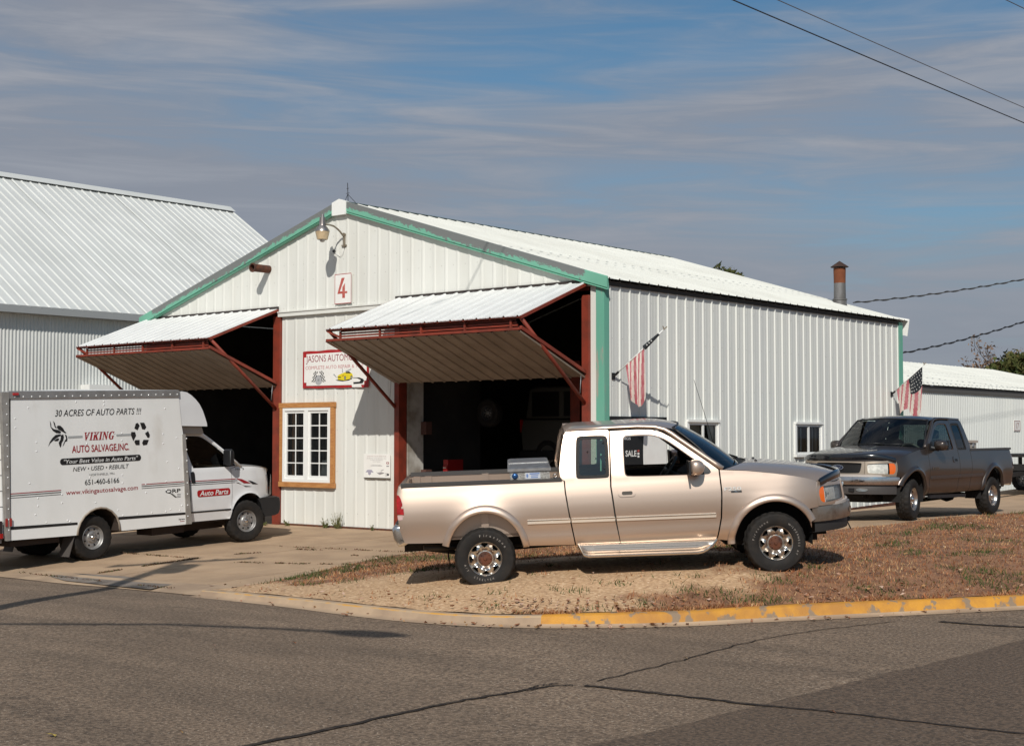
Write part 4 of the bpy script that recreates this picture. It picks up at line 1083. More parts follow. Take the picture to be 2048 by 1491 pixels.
# screw heads over the front and side sheets, too small to pick apart
def screws():
    mb = MB(); s = 0.007
    def dot(p, n): 
        n = Vector(n); a = n.orthogonal().normalized() * s; b = n.cross(a)
        p = Vector(p) + n * 0.004; mb.add([p + a, p + b, p - a, p - b], [(0, 1, 2, 3)])
    for z in (4.58, 5.15, 5.5, 6.0):
        x = -BW + 0.3
        while x < -0.3:
            if roofline(x) - 0.35 > z: dot((x, -0.004, z), (0, -1, 0))
            x += 0.305
    for z in (0.3, 1.15, 2.0, 2.75, 3.5):
        x = -8.3
        while x < -5.2:
            if not (WIN[0] - .1 < x < WIN[1] + .1 and z < 2.7): dot((x, -0.004, z), (0, -1, 0))
            x += 0.305
    for z in (0.75, 1.9, 2.75, 3.6, 4.3):
        y = 0.25
        while y < BL:
            dot((0.0, y, z), (1, 0, 0)); y += 0.305
    mb.build('screw', M('screw_head', (0.10, 0.085, 0.07), 0.6), shop, kind='stuff')
screws()

# ------------------------------------------------------------------ things on the shop walls
FW = lambda off: (lambda x, z: (x, -off, z))             # on the gable wall
SWF = lambda off: (lambda y, z: (off, y, z))             # on the side wall
BRASS = M('weathered_metal', (0.33, 0.29, 0.23), 0.5, 0.5, (0.24, 0.20, 0.15), 8)
def barn_light():
    t = empty('barn_light', 'dusk to dawn barn light on a curved arm under the gable peak', 'lamp', (-6.581, 0, 0))
    A = lambda p: Matrix.Translation((0, -0.625, 0))
    mb = MB(); mb.lathe([(0.0, 6.345), (0.035, 6.345), (0.038, 6.29), (0.058, 6.285), (0.066, 6.14), (0.072, 6.11), (0.10, 6.085), (0.143, 6.02), (0.147, 5.995), (0.13, 5.995)], 24, A(0)); mb.build('housing', M('lamp_housing', (0.34, 0.32, 0.31), 0.35, 0.7, (0.24, 0.21, 0.2), 6), t, True, sharp=50)
    mb = MB(); mb.lathe([(0.145, 5.994), (0.13, 5.93), (0.108, 5.835), (0.09, 5.835), (0.10, 5.86), (0.12, 5.98)], 24, A(0)); mb.build('refractor', M('yellowed_refractor', (0.58, 0.44, 0.27), 0.35, 0, (0.48, 0.36, 0.22), 10), t, True, sharp=50)
    mb = MB(); mb.lathe([(0.055, 5.84), (0.05, 5.80), (0.03, 5.782), (0.0, 5.778)], 16, A(0)); mb.build('bulb', M('frosted_bulb', (0.55, 0.52, 0.47), 0.4), t, True)
    mb = MB(); mb.tube([(0, -0.54, 6.155), (0, -0.42, 6.155), (0, -0.31, 6.14), (0, -0.22, 6.10), (0, -0.14, 6.05), (0, -0.07, 5.99), (0, -0.03, 5.955)], 0.019, 10); mb.build('arm', BRASS, t, True)
    mb = MB(); mb.box((-0.02, -0.045, 5.75), (0.02, -0.005, 6.0)); mb.lathe([(0.0, -0.02), (0.035, -0.02), (0.035, 0.02), (0.0, 0.02)], 12, Matrix.Translation((0, -0.03, 6.0)) @ Matrix.Rotation(R(90), 4, 'X'))
    mb.bar((-0.07, -0.02, 5.775), (0.07, -0.02, 5.775), 0.03, 0.03); mb.lathe([(0, 0), (0.022, 0.01), (0, -0.06)], 8, Matrix.Translation((0, -0.03, 5.76))); mb.build('bracket', BRASS, t)
    mb = MB(); mb.tube([(0.0, -0.03, 5.72), (-0.03, -0.035, 5.62), (-0.11, -0.03, 5.565), (-0.2, -0.02, 5.60), (-0.28, -0.015, 5.66)], 0.006, 5); mb.build('wire', WHITE_TRIM, t, True)
    mb = MB(); mb.lathe([(0, 0.03), (0.032, 0.03), (0.034, 0), (0, 0)], 12, Matrix.Translation((-0.30, -0.01, 5.68)) @ Matrix.Rotation(R(90), 4, 'X')); mb.build('knockout', BLACK, t)
barn_light()

def panel_board(name, label, x0, x1, z0, z1, y=0.045, cat='sign'):
    mb = MB(); mb.box((x0, -y, z0), (x1, -y + 0.012, z1)); o = mb.build(name, SIGN_WHITE)
    return tag(o, label, cat)
n4 = panel_board('number_sign', 'white sign with a red numeral 4 under the gable lamp', -6.83, -6.34, 4.578, 5.193)
f4 = FW(0.0465)
for q in ((-6.83, -6.34, 5.180, 5.193), (-6.83, -6.34, 4.578, 4.590), (-6.83, -6.818, 4.590, 5.180), (-6.352, -6.34, 4.590, 5.180)):
    flat('border', [(q[0], q[2]), (q[1], q[2]), (q[1], q[3]), (q[0], q[3])], f4, SIGN_RED, n4)
FADED_RED = M('faded_red', (0.42, 0.06, 0.045), 0.6, 0, (0.52, 0.15, 0.12), 7, 0.4, 0.6)
flat('numeral', [(-6.628, 5.108), (-6.745, 4.80), (-6.745, 4.783), (-6.606, 4.785), (-6.605, 4.692), (-6.526, 4.692), (-6.526, 4.785), (-6.457, 4.786), (-6.457, 4.828), (-6.526, 4.829), (-6.526, 5.0), (-6.60, 4.92), (-6.605, 4.831), (-6.676, 4.832), (-6.535, 5.108)], f4, FADED_RED, n4)

def banner():
    b = [(-7.80, 3.635), (-5.835, 3.655), (-5.83, 2.85), (-7.80, 2.868)]
    V, F = [], []; n = 16
    for i in range(n + 1):
        for j in range(9):
            u, v = i / n, j / 8
            x = b[0][0] + (b[1][0] - b[0][0]) * u; zt_ = b[0][1] + (b[1][1] - b[0][1]) * u; zb_ = b[3][1] + (b[2][1] - b[3][1]) * u
            V.append((x, -0.036 - 0.004 * math.sin(u * 22) * (1 if j in (0, 8) else .3), zb_ + (zt_ - zb_) * v + (0.006 * math.sin(u * 19) if j in (0, 8) else 0)))
    for i in range(n):
        for j in range(8): F.append((i * 9 + j, (i + 1) * 9 + j, (i + 1) * 9 + j + 1, i * 9 + j + 1))
    t = tag(mobj('banner', V, F, SIGN_RED, smooth=True), 'red bordered white banner with a yellow car partly behind the right bifold door', 'sign')
    f1, f2, f3 = FW(0.0435), FW(0.0445), FW(0.0455)
    flat('field', [(-7.683, 3.579), (-7.682, 3.509), (-7.749, 3.512), (-7.75, 2.987), (-7.678, 2.985), (-7.677, 2.919), (-6.274, 2.907), (-5.955, 2.905), (-5.955, 2.983), (-5.885, 2.989), (-5.885, 3.549), (-5.951, 3.556), (-5.951, 3.59)], f1, SIGN_WHITE, t)
    flat('torn_edge', [(-6.30, 2.86), (-6.02, 2.855), (-6.05, 2.905), (-6.32, 2.907)], f1, SIGN_WHITE, t)
    text('lettering', 'JASONS AUTOMOTIVE', M('maroon_print', (0.28, 0.03, 0.055), 0.6), t, (-7.69, -5.93, 3.362, 3.548), f2, bold=0.0)
    text('lettering', 'COMPLETE AUTO REPAIR & TIRE', M('pink_print', (0.50, 0.17, 0.18), 0.6), t, (-7.71, -5.98, 3.255, 3.325), f2, bold=0.0)
    # wheel between two chequered flags
    flat('wheel_print', ellipse(-7.305, 3.03, 0.108, 0.103), f2, SIGN_GREY, t); flat('wheel_print', ellipse(-7.305, 3.03, 0.092, 0.088), f3, M('print_pale_grey', (0.45, 0.45, 0.46), 0.5), t)
    for k in range(6):
        a = k * math.pi / 6; c, s = math.cos(a), math.sin(a)
        flat('wheel_print', [(-7.305 + c * .085 - s * .004, 3.03 + s * .085 + c * .004), (-7.305 - c * .085 - s * .004, 3.03 - s * .085 + c * .004), (-7.305 - c * .085 + s * .004, 3.03 - s * .085 - c * .004), (-7.305 + c * .085 + s * .004, 3.03 + s * .085 - c * .004)], FW(0.0462), SIGN_GREY, t)
    for sx in (-1, 1):
        mb = MB(); 
        P0 = Vector((-7.305 + sx * 0.14, 3.22)); ax = Vector((sx * 0.09, -0.215)); bx = Vector((-sx * 0.075 + 0.0, -0.055)) * -1
        P0 = Vector((-7.305 + sx * 0.135, 3.225)); dn = Vector((sx * 0.078, -0.23)); out = Vector((-sx * 0.07, -0.09))
        for i in range(6):
            for j in range(4):
                if (i + j) % 2: continue
                q = [P0 + dn * ((i + a) / 6) + Vector((sx * .03, 0)) * 0 + (Vector((sx * 0.11, 0.02)) * ((j + b) / 4 - 1) if True else 0) * -1 * (-1) for a, b in ((0, 0), (1, 0), (1, 1), (0, 1))]
                mb.add([(p.x, -0.0448, p.y) for p in q], [(0, 1, 2, 3)])
        mb.build('flag_print', SIGN_BLACK, t)
    flat('car_shadow_print', [(-6.794, 3.02), (-6.735, 3.000), (-6.585, 2.985), (-6.389, 3.0), (-6.30, 3.04), (-6.5, 3.03)], f2, SIGN_BLACK, t)
    flat('car_print', [(-6.736, 3.091), (-6.713, 3.114), (-6.597, 3.151), (-6.505, 3.172), (-6.391, 3.177), (-6.299, 3.135), (-6.281, 3.086), (-6.298, 3.047), (-6.389, 3.026), (-6.539, 3.005), (-6.724, 3.026)], f3, M('print_yellow', (0.72, 0.58, 0.02), 0.5), t)
    for q in ([(-6.50, 3.170), (-6.391, 3.186), (-6.333, 3.143), (-6.482, 3.150)], [(-6.724, 3.082), (-6.632, 3.08), (-6.631, 3.06), (-6.724, 3.062)]):
        flat('car_detail_print', q, FW(0.0466), SIGN_BLACK, t)
    flat('car_detail_print', [(-6.60, 3.10), (-6.55, 3.115), (-6.545, 3.10), (-6.59, 3.09)], FW(0.0466), SIGN_RED, t)
    for x, z in ((-6.51, 3.055), (-6.325, 3.06)):
        flat('car_detail_print', ellipse(x, z, 0.028, 0.04, 14), FW(0.0466), SIGN_BLACK, t); flat('car_detail_print', ellipse(x, z, 0.018, 0.028, 14), FW(0.0470), SIGN_GREY, t)
    for q in ([(-6.87, 3.134), (-6.83, 3.145), (-6.736, 3.05), (-6.759, 3.059)], [(-6.505, 3.196), (-6.334, 3.239), (-6.328, 3.219), (-6.482, 3.172)], [(-6.60, 3.25), (-6.585, 3.25), (-6.57, 3.17), (-6.60, 3.165)]):
        flat('splash_print', q, f2, SIGN_GREY, t)
    flat('swoosh_print', [(-6.287, 3.058), (-6.094, 3.052), (-5.985, 3.02), (-5.955, 2.985), (-6.003, 2.932), (-6.263, 2.923), (-6.269, 2.963), (-6.093, 2.966), (-6.048, 3.001), (-6.162, 3.04), (-6.287, 3.048)], f3, SIGN_BLACK, t)
banner()

def notice():
    t = panel_board('notice_board', 'small white notice board by the right door post', -5.955, -5.213, 1.04, 1.515)
    f1 = FW(0.0462); g = M('print_grey', (0.30, 0.28, 0.28), 0.6)
    text('lettering', 'JASONS AUTOMOTIVE', M('print_rose', (0.42, 0.30, 0.29), 0.6), t, (-5.86, -5.32, 1.448, 1.475), f1)
    text('lettering', 'COMPLETE AUTO REPAIR & TIRE', g, t, (-5.87, -5.32, 1.413, 1.430), f1)
    text('lettering', 'FOREIGN & DOMESTIC', g, t, (-5.765, -5.415, 1.382, 1.396), f1)
    text('lettering', 'CARS & TRUCKS', g, t, (-5.71, -5.49, 1.352, 1.366), f1)
    flat('phone_print', rrect(-5.76, -5.43, 1.274, 1.282, 0.003), f1, g, t); text('lettering', 'Call for appt.', g, t, (-5.72, -5.47, 1.284, 1.304), f1)
    flat('emblem_print', [(-5.847, 1.194), (-5.732, 1.196), (-5.671, 1.143), (-5.747, 1.147), (-5.747, 1.11), (-5.789, 1.087), (-5.827, 1.108), (-5.827, 1.146), (-5.904, 1.145)], f1, M('print_lilac', (0.36, 0.34, 0.42), 0.6), t)
    flat('car_print', [(-5.60, 1.16), (-5.557, 1.122), (-5.497, 1.10), (-5.384, 1.128), (-5.377, 1.142), (-5.46, 1.155), (-5.557, 1.139)], f1, g, t)
    flat('car_print', [(-5.475, 1.186), (-5.385, 1.208), (-5.39, 1.196), (-5.46, 1.172)], f1, g, t)
    flat('swoosh_print', [(-5.377, 1.131), (-5.26, 1.128), (-5.235, 1.112), (-5.255, 1.085), (-5.361, 1.081), (-5.287, 1.10), (-5.29, 1.115)], f1, SIGN_BLACK, t)
    flat('sticker', rrect(-5.314, -5.243, 1.314, 1.356, 0.006), f1, M('print_dull_red', (0.30, 0.08, 0.08), 0.6), t); flat('sticker', ellipse(-5.277, 1.336, 0.018, 0.012, 12), FW(0.0468), SIGN_WHITE, t)
    flat('sticker', rrect(-5.314, -5.243, 1.262, 1.285, 0.004), f1, g, t)
    mb = MB(); mb.box((-5.95, -0.05, 1.026), (-5.21, -0.033, 1.040)); mb.build('bottom_edge', M('dark_edge', (0.07, 0.06, 0.04), 0.7), t)
notice()

def sale_board():
    mb = MB(); mb.box((0.03, 0.12, 0.92), (0.045, 1.90, 2.215)); t = mb.build('sale_board', SIGN_BLACK)
    tag(t, 'black board lettered SALE on the side wall behind the tan pickup cab', 'sign')
    f = SWF(0.0465)
    # the right half is a white field with a curved edge
    arc = [(1.23 + 0.10 * math.cos(a), 1.55 + 0.52 * math.sin(a)) for a in np.linspace(math.pi * 0.62, math.pi * 1.38, 12)]
    flat('white_field', arc + [(1.89, 1.03), (1.89, 2.09)], f, SIGN_WHITE, t)
    g = M('print_pale', (0.70, 0.70, 0.70), 0.6)
    text('lettering', 'SALE', SIGN_WHITE, t, (0.58, 0.92, 1.50, 1.61), SWF(0.0470), bold=0.02)
    text('lettering', 'NGS', g, t, (0.50, 0.74, 1.80, 1.845), SWF(0.0470))
    for z, m in ((1.60, FADED_RED), (1.55, SIGN_WHITE), (1.50, SIGN_WHITE)): flat('sticker', rrect(0.95, 1.01, z - .018, z + .018, 0.006), SWF(0.0470), m, t)
sale_board()

FLAG_RED = M('faded_flag_red', (0.42, 0.10, 0.12), 0.9, 0, (0.50, 0.19, 0.21), 6)
FLAG_WHITE = M('faded_flag_white', (0.66, 0.60, 0.53), 0.9, 0, (0.58, 0.50, 0.45), 6)
FLAG_BLUE = M('dark_flag_canton', (0.018, 0.022, 0.028), 0.9)
FLAG_STAR = M('flag_star', (0.50, 0.50, 0.48), 0.9)
def flag(label, base, tip, spec):
    t = empty('flag', label, 'flag', base, group='flags on the side wall')
    b, p = Vector((0, 0, 0)), Vector(tip) - Vector(base); ln = p.length; d = p.normalized()
    mb = MB(); mb.tube([b, p], 0.011, 8); pole = mb.build('flagpole', WHITE_TRIM, t, True)
    mb = MB(); mb.tube([b, p * 0.10], 0.022, 8); mb.box((-0.02, -0.04, -0.06), (0.0, 0.04, 0.06)); mb.build('bracket', BLACK, t)
    e = MB(); q = p + d * 0.03; s = Vector((0, 1, 0.0)); u = Vector((0, 0, 1))
    e.lathe([(0, -.02), (.016, 0), (0, .02)], 8, Matrix.Translation(q)); 
    e.bar(q, q + Vector((0.02, 0.06, 0.045)), 0.008, 0.018); e.bar(q, q + Vector((0.0, -0.045, 0.05)), 0.008, 0.018); e.build('finial', M('dull_gilt', (0.40, 0.33, 0.24), 0.5, 0.4), t)
    # the cloth hangs from the pole; rows run along the pole, columns hang down; 13 stripes lie across the hang
    spec(t, p, d)
def cloth(t, name, f, nu, nv, matf):
    V, F, I = [], [], []
    for j in range(nv + 1):
        for i in range(nu + 1): V.append(f(i / nu, j / nv))
    for j in range(nv):
        for i in range(nu):
            F.append((j * (nu + 1) + i, j * (nu + 1) + i + 1, (j + 1) * (nu + 1) + i + 1, (j + 1) * (nu + 1) + i)); I.append(matf((i + .5) / nu, (j + .5) / nv))
    return mobj(name, V, F, [FLAG_RED, FLAG_WHITE, FLAG_BLUE], t, True, I)
def stars(t, f, pts):
    mb = MB()
    for u, v in pts:
        c = Vector(f(u, v)); n = Vector((0.8, -0.55, 0.1)).normalized(); a = n.orthogonal().normalized(); b = n.cross(a); c = c + n * 0.012
        V = [c + (a * math.cos(k * math.pi / 5) + b * math.sin(k * math.pi / 5)) * (0.022 if k % 2 == 0 else 0.009) for k in range(10)]
        mb.add(V, [tuple(range(10))])
    mb.build('star', FLAG_STAR, t, kind='stuff')
def flag_a(t, p, d):
    # limp: the dark canton is wound round the pole near the tip, the faded stripes hang from its middle
    def wrap(u, v):
        a = v * 2 * math.pi; c = p * (0.62 + 0.30 * u); r = 0.036 * (1 - 0.65 * u) + 0.008
        x = d.orthogonal().normalized(); y = d.cross(x); return c + (x * math.cos(a) + y * math.sin(a)) * r
    cloth(t, 'canton', wrap, 8, 12, lambda u, v: 2); stars(t, lambda u, v: p * (0.62 + 0.30 * u) + Vector((0.028 * (1 - .6 * u), -0.03 * (1 - .6 * u), 0.012)), [(0.15, 0), (0.45, 0), (0.3, 0)])
    def fall(u, v):
        # u runs along the pole from low to high, v down the cloth
        a = p * (0.24 + 0.38 * u)
        drop = (0.40 + 0.62 * u) if u < 0.85 else 0.92 - (u - 0.85) * 3.0
        hang = 0.56 + 0.40 * math.sin(min(u * 1.15, 1) * math.pi / 2)
        hang *= (1 - 0.45 * max(0, (u - 0.8) / 0.2) * 0.3)
        g = 0.36 * v
        x = a * (1 - g * 0.45) + p * 0.50 * (g * 0.45)
        fold = 0.05 * math.sin(u * 13 + v * 2) * (0.25 + v)
        return (x.x + fold * 0.8 + 0.03 * v, x.y - fold * 0.5, x.z - hang * v)
    cloth(t, 'stripes', fall, 48, 24, lambda u, v: int(min(u, .999) * 9 + 0.9 * v) % 2)
def flag_b(t, p, d):
    def fall(u, v):
        a = p * (0.16 + 0.80 * u)
        hang = 0.62 + 0.56 * u
        fold = 0.035 * math.sin(u * 15 + 2.2 * v) * (0.3 + v)
        k = 0.10 * v * (1 - u)
        x = a * (1 - k) + p * 0.9 * k
        return (x.x + fold * 0.9, x.y - fold * 0.3 + 0.04 * v * (u - .5), x.z - hang * v * (0.9 + 0.1 * math.cos(u * 9)))
    def mf(u, v):
        if u > 0.46 + 0.10 * v and v < 0.46: return 2
        return int(u * 10 + 1.6 * v) % 2
    cloth(t, 'cloth', fall, 56, 30, mf)
    stars(t, fall, [(0.55 + 0.075 * i + (0.03 if j % 2 else 0), 0.06 + 0.085 * j) for i in range(6) for j in range(5)])
flag('limp faded striped flag above the black SALE board', (0.02, 0.274, 2.923), (0.90, 0.52, 3.71), flag_a)
flag('striped flag with dark starred canton above the grey pickup roof', (0.02, 11.39, 2.857), (0.95, 11.08, 3.50), flag_b)

def weed_clump(label, x, y, h, n, spread):
    t = empty('weed', label, 'plant', (x, y, tz(x, y)))
    st = MB(); P, C = [], []
    for k in range(n):
        a = random.uniform(0, 6.28); hh = h * random.uniform(0.45, 1.0); r = spread * random.random()
        bx, by = r * math.cos(a) * 0.5, -abs(r * math.sin(a)) * 0.35 - 0.03; tx, ty = bx + spread * 0.8 * math.cos(a), by - 0.05 * random.random()
        st.tube([(bx, by, 0), ((bx + tx) / 2, (by + ty) / 2, hh * 0.6), (tx, ty, hh)], [0.004, 0.003, 0.0015], 4)
        for j in range(9):
            s = random.uniform(0.15, 1.0); c = np.array([bx + (tx - bx) * s, by + (ty - by) * s, hh * s]); q = rng.uniform(-1, 1, (3, 3)) * (0.035 * (1.25 - s))
            P.append(c + q); C.append([[0.10, 0.115, 0.035], [0.16, 0.16, 0.06], [0.07, 0.085, 0.03]][j % 3])
    st.build('stem', M('weed_stem', (0.16, 0.14, 0.06), 0.9), t)
    tri_cloud('foliage', np.array(P), np.array(C), BLADE, parent=t)
weed_clump('tallest green weed clump at the foot of the white pier', -6.62, -0.10, 0.34, 26, 0.15)
weed_clump('low yellowish weed just left of the tallest clump on the pier', -6.98, -0.09, 0.22, 14, 0.10)
weed_clump('small thin weed near the left red post foot', -8.14, -0.10, 0.16, 10, 0.10)
weed_clump('tiny dark weed at the pier foot left of the tan pickup', -5.62, -0.09, 0.12, 7, 0.05)
weed_clump('dark green tuft on the drive beside the left red post', -8.72, -0.25, 0.10, 18, 0.18)

# ------------------------------------------------------------------ other buildings
def barn():
    t = empty('barn', 'big white ribbed steel barn with tall roof behind the box truck', 'barn', (0, 0, 0))
    X, Xr, ze, zr = -18.0, -25.0, 5.30, 9.83; y0, y1 = -26.0, 11.9
    run = math.hypot(X - Xr, zr - ze); vd = Vector((X - Xr, 0, ze - zr)) / run; nd = Vector((zr - ze, 0, X - Xr)) / run
    ridge_sag = lambda u: 0.0
    sheets('roof_sheet', t, (Xr, y0, zr), (0, 1, 0), vd, nd, 0, y1 - y0, lambda u: 0.0, lambda u: run + 0.35, BARN_STEEL, per=3, minor=False, pitch=0.305, rib=[(-0.034, 0), (-0.014, 0.030), (0.014, 0.030), (0.034, 0)], wob=0.01)
    vd2 = Vector((-(X - Xr), 0, ze - zr)) / run; nd2 = Vector((-(zr - ze), 0, X - Xr)) / run
    sheets('roof_sheet', t, (Xr, y0, zr), (0, 1, 0), vd2, nd2, 0, y1 - y0, lambda u: 0.0, lambda u: run + .3, BARN_STEEL, per=30, minor=False)
    W = [(0.0, 0.0), (0.034, 0.016), (0.068, 0.0), (0.09, -0.004)]
    sheets('wall_sheet', t, (X, y0, 0), (0, 1, 0), (0, 0, 1), (1, 0, 0), 0, y1 - y0 - 0.05, lambda u: -0.2, lambda u: ze - 0.10, BARN_STEEL, per=10, pitch=0.10, profile=[(0.0, 0.0), (0.025, 0.018), (0.05, 0.018), (0.075, 0.0)])
    mb = MB(); mb.add([(X, y1 - .05, -0.2), (Xr * 2 - X, y1 - .05, -0.2), (Xr * 2 - X, y1 - .05, ze), (Xr, y1 - .05, zr - .05), (X, y1 - .05, ze)], [(0, 1, 2, 3, 4)]); mb.add([(X, y0 + .05, -0.5), (Xr * 2 - X, y0 + .05, -0.5), (Xr * 2 - X, y0 + .05, ze), (Xr, y0 + .05, zr - .05), (X, y0 + .05, ze)], [(0, 1, 2, 3, 4)]); mb.build('gable_wall', BARN_STEEL, t)
    mb = MB(); mb.box((X + 0.012, y0, ze - 0.33), (X + 0.30, y1, ze - 0.14)); mb.build('fascia', M('barn_fascia', (0.30, 0.31, 0.31), 0.6), t)
    mb = MB()
    for s in (1, -1): mb.add([(Xr, y0 - .05, zr + 0.09), (Xr, y1 + .05, zr + 0.09), (Xr + s * 0.30, y1 + .05, zr - 0.11), (Xr + s * 0.30, y0 - .05, zr - 0.11)], [(0, 1, 2, 3)])
    mb.build('ridge_cap', BARN_STEEL, t)
    mb = MB(); mb.box((X + 0.02, 1.35, 2.95), (X + 0.42, 2.3, 3.22)); mb.build('canopy', WHITE_TRIM, t)
    mb = MB(); mb.box((X + 0.02, 1.40, 2.85), (X + 0.36, 2.25, 2.945)); mb.build('canopy_underside', BLACK, t)
barn()

def long_shed():
    t = empty('long_shed', 'low long white shed with shallow roof behind the grey pickup', 'shed')
    X, Xr, ze, zr = -1.0, -6.0, 3.24, 4.36; y0, y1 = 13.6, 32.6
    run = math.hypot(X - Xr, zr - ze); vd = Vector((X - Xr, 0, ze - zr)) / run; nd = Vector((zr - ze, 0, X - Xr)) / run
    sheets('roof_sheet', t, (Xr, y0, zr), (0, 1, 0), vd, nd, 0, y1 - y0, lambda u: 0.0, lambda u: run + 0.12, ROOF_STEEL, per=3, minor=False, wob=0.006)
    mb = MB(); mb.add([(Xr, y0, zr), (Xr, y1, zr), (2 * Xr - X, y1, ze), (2 * Xr - X, y0, ze)], [(0, 1, 2, 3)]); mb.build('rear_roof', ROOF_STEEL, t)
    sheets('wall_sheet', t, (X, y0, 0), (0, 1, 0), (0, 0, 1), (1, 0, 0), 0, y1 - y0, lambda u: 0.3, lambda u: ze - 0.10, WALL_SIDE, per=9, pitch=0.12, profile=[(0.0, 0.0), (0.03, 0.02), (0.06, 0.02), (0.09, 0.0)])
    mb = MB()
    for y in (y0 + .02, y1 - .02): mb.add([(X, y, 0.2), (2 * Xr - X, y, 0.2), (2 * Xr - X, y, ze), (Xr, y, zr - .03), (X, y, ze - .03)], [(0, 1, 2, 3, 4)])
    mb.add([(2 * Xr - X, y0, 0.2), (2 * Xr - X, y1, .2), (2 * Xr - X, y1, ze), (2 * Xr - X, y0, ze)], [(0, 1, 2, 3)])
    mb.build('gable_wall', WALL_SIDE, t)
    mb = MB(); mb.box((X + 0.02, y0, ze - 0.20), (X + 0.06, y1, ze - 0.05)); mb.build('fascia', M('shed_fascia', (0.09, 0.085, 0.08), 0.7), t)
    mb = MB(); mb.box((X + 0.022, 21.55, 2.03), (X + 0.035, 22.05, 2.34)); s = tag(mb.build('number_sign', SIGN_WHITE), 'small white number 17 sign on the long shed wall', 'sign')
    f = lambda y, z: (X + 0.037, y, z); RB = M('sign_frame_red', (0.30, 0.10, 0.09), 0.6)
    for q in ((21.56, 22.04, 2.315, 2.33), (21.56, 22.04, 2.04, 2.055), (21.56, 21.585, 2.055, 2.315), (22.015, 22.04, 2.055, 2.315)): flat('border', [(q[0], q[2]), (q[1], q[2]), (q[1], q[3]), (q[0], q[3])], f, RB, s)
    text('lettering', '17', RB, s, (21.70, 21.92, 2.09, 2.27), f)
long_shed()

# ------------------------------------------------------------------ poles and wires
POLE = M('creosoted_pole', (0.10, 0.065, 0.045), 0.9, 0, (0.06, 0.04, 0.03), 4, stretch=(6, 6, .5))
def utility_pole():
    x, y = 1.75, -15.3; z = rz(x, y)
    t = empty('utility_pole', 'wooden utility pole with a crossarm across the street', 'pole', (x, y, z))
    mb = MB(); mb.tube([(0, 0, -0.1), (0, 0, 5), (0, 0, 9.6)], [0.16, 0.14, 0.11], 12); mb.build('pole', POLE, t, True)
    a = R(57); c, s = math.cos(a), math.sin(a)
    mb = MB(); mb.bar((-1.2 * c, -1.2 * s, 9.1), (1.2 * c, 1.2 * s, 9.1), 0.1, 0.12); mb.build('crossarm', POLE, t)
    for k in (-1.1, -0.5, 0.5, 1.1):
        mb = MB(); mb.lathe([(0.0, 9.16), (0.03, 9.16), (0.05, 9.22), (0.04, 9.3), (0, 9.33)], 10, Matrix.Translation((k * c, k * s, 0))); mb.build('insulator', M('insulator', (0.25, 0.24, 0.22), 0.3), t, True)
    mb = MB(); mb.lathe([(0, 7.9), (0.2, 7.9), (0.22, 8.0), (0.22, 8.6), (0.0, 8.68)], 16, Matrix.Translation((0.30 * c, 0.30 * s, 0))); mb.build('transformer', GALV, t, True, sharp=40)
utility_pole()
def street_lamp():
    x, y = 3.2, -22.6; z = -0.3
    t = empty('street_lamp', 'tall cobra head street lamp across the street', 'street lamp', (x, y, z))
    mb = MB(); mb.tube([(0, 0, 0), (0, 0, 7.6)], [0.11, 0.08], 12); mb.build('pole', GALV, t, True)
    P = [(0, 0, 7.4), (1.3, 0.9, 7.9), (2.8, 2.0, 8.2), (4.4, 3.15, 8.3), (5.6, 3.65, 8.3), (6.3, 3.85, 8.3)]
    mb = MB(); mb.tube(P, 0.05, 8); mb.build('arm', GALV, t, True)
    mb = MB(); mb.tube([(6.2, 3.83, 8.3), (6.5, 3.92, 8.28), (6.9, 4.03, 8.26), (7.15, 4.1, 8.27)], [0.06, 0.16, 0.15, 0.04], 12); mb.build('lamp_head', GALV, t, True)
street_lamp()

def wire(label, p, q, sag, r, mat, ext0=0.0, ext1=0.0, twist=0):
    p, q = Vector(p), Vector(q); d = q - p; p = p - d * ext0; q = q + d * ext1; d = q - p
    n = 60; P = [p + d * (i / n) - Vector((0, 0, sag * 4 * (i / n) * (1 - i / n))) for i in range(n + 1)]
    mb = MB(); mb.tube(P, r, 5)
    if twist:
        a = d.cross(Vector((0, 0, 1))).normalized(); nn = 360
        Q = []
        for i in range(nn + 1):
            s = i / nn; c = p + d * s - Vector((0, 0, sag * 4 * s * (1 - s))); th = s * twist * 2 * math.pi
            Q.append(c + a * math.cos(th) * r * 1.8 + Vector((0, 0, 1)) * math.sin(th) * r * 1.8)
        mb.tube(Q, r * 0.9, 5)
    o = mb.build('overhead_wire', mat, None, True); tag(o, label, 'wire')
def AT(u, v, D):
    pt, yw = R(2.537), R(-39.959)
    fw = Vector((math.sin(yw) * math.cos(pt), math.cos(yw) * math.cos(pt), math.sin(pt))); rt = Vector((math.cos(yw), -math.sin(yw), 0)); up = rt.cross(fw)
    return cam.location + (fw + rt * ((u - 1024) / 2910.1) - up * ((v - 745.5) / 2910.1)) * D
CABLE = M('black_cable', (0.02, 0.02, 0.022), 0.6); CABLE2 = M('grey_cable', (0.10, 0.09, 0.09), 0.6); DUPLEX = M('bare_and_black_cable', (0.05, 0.048, 0.045), 0.6)
wire('lower and darker of the two long wires crossing the upper right sky', AT(1480, 1, 28), AT(2048, 242, 38.8), 0.06, 0.0135, CABLE, 0.8, 0.8)
wire('upper and thinner of the two long wires crossing the upper right sky', AT(1565, 0, 28), AT(2048, 212, 36.9), 0.05, 0.0095, CABLE2, 0.8, 0.8)
wire('short bit of wire in the very top right corner of the sky', AT(2012, 0, 28), AT(2060, 23, 29), 0.0, 0.009, CABLE2, 0.5, 6)
wire('twisted service cable leaving the roof beside the rusty chimney', AT(1706, 605, 36.6), AT(2048, 547, 40), 0.16, 0.013, DUPLEX, 0.0, 0.6, twist=16)
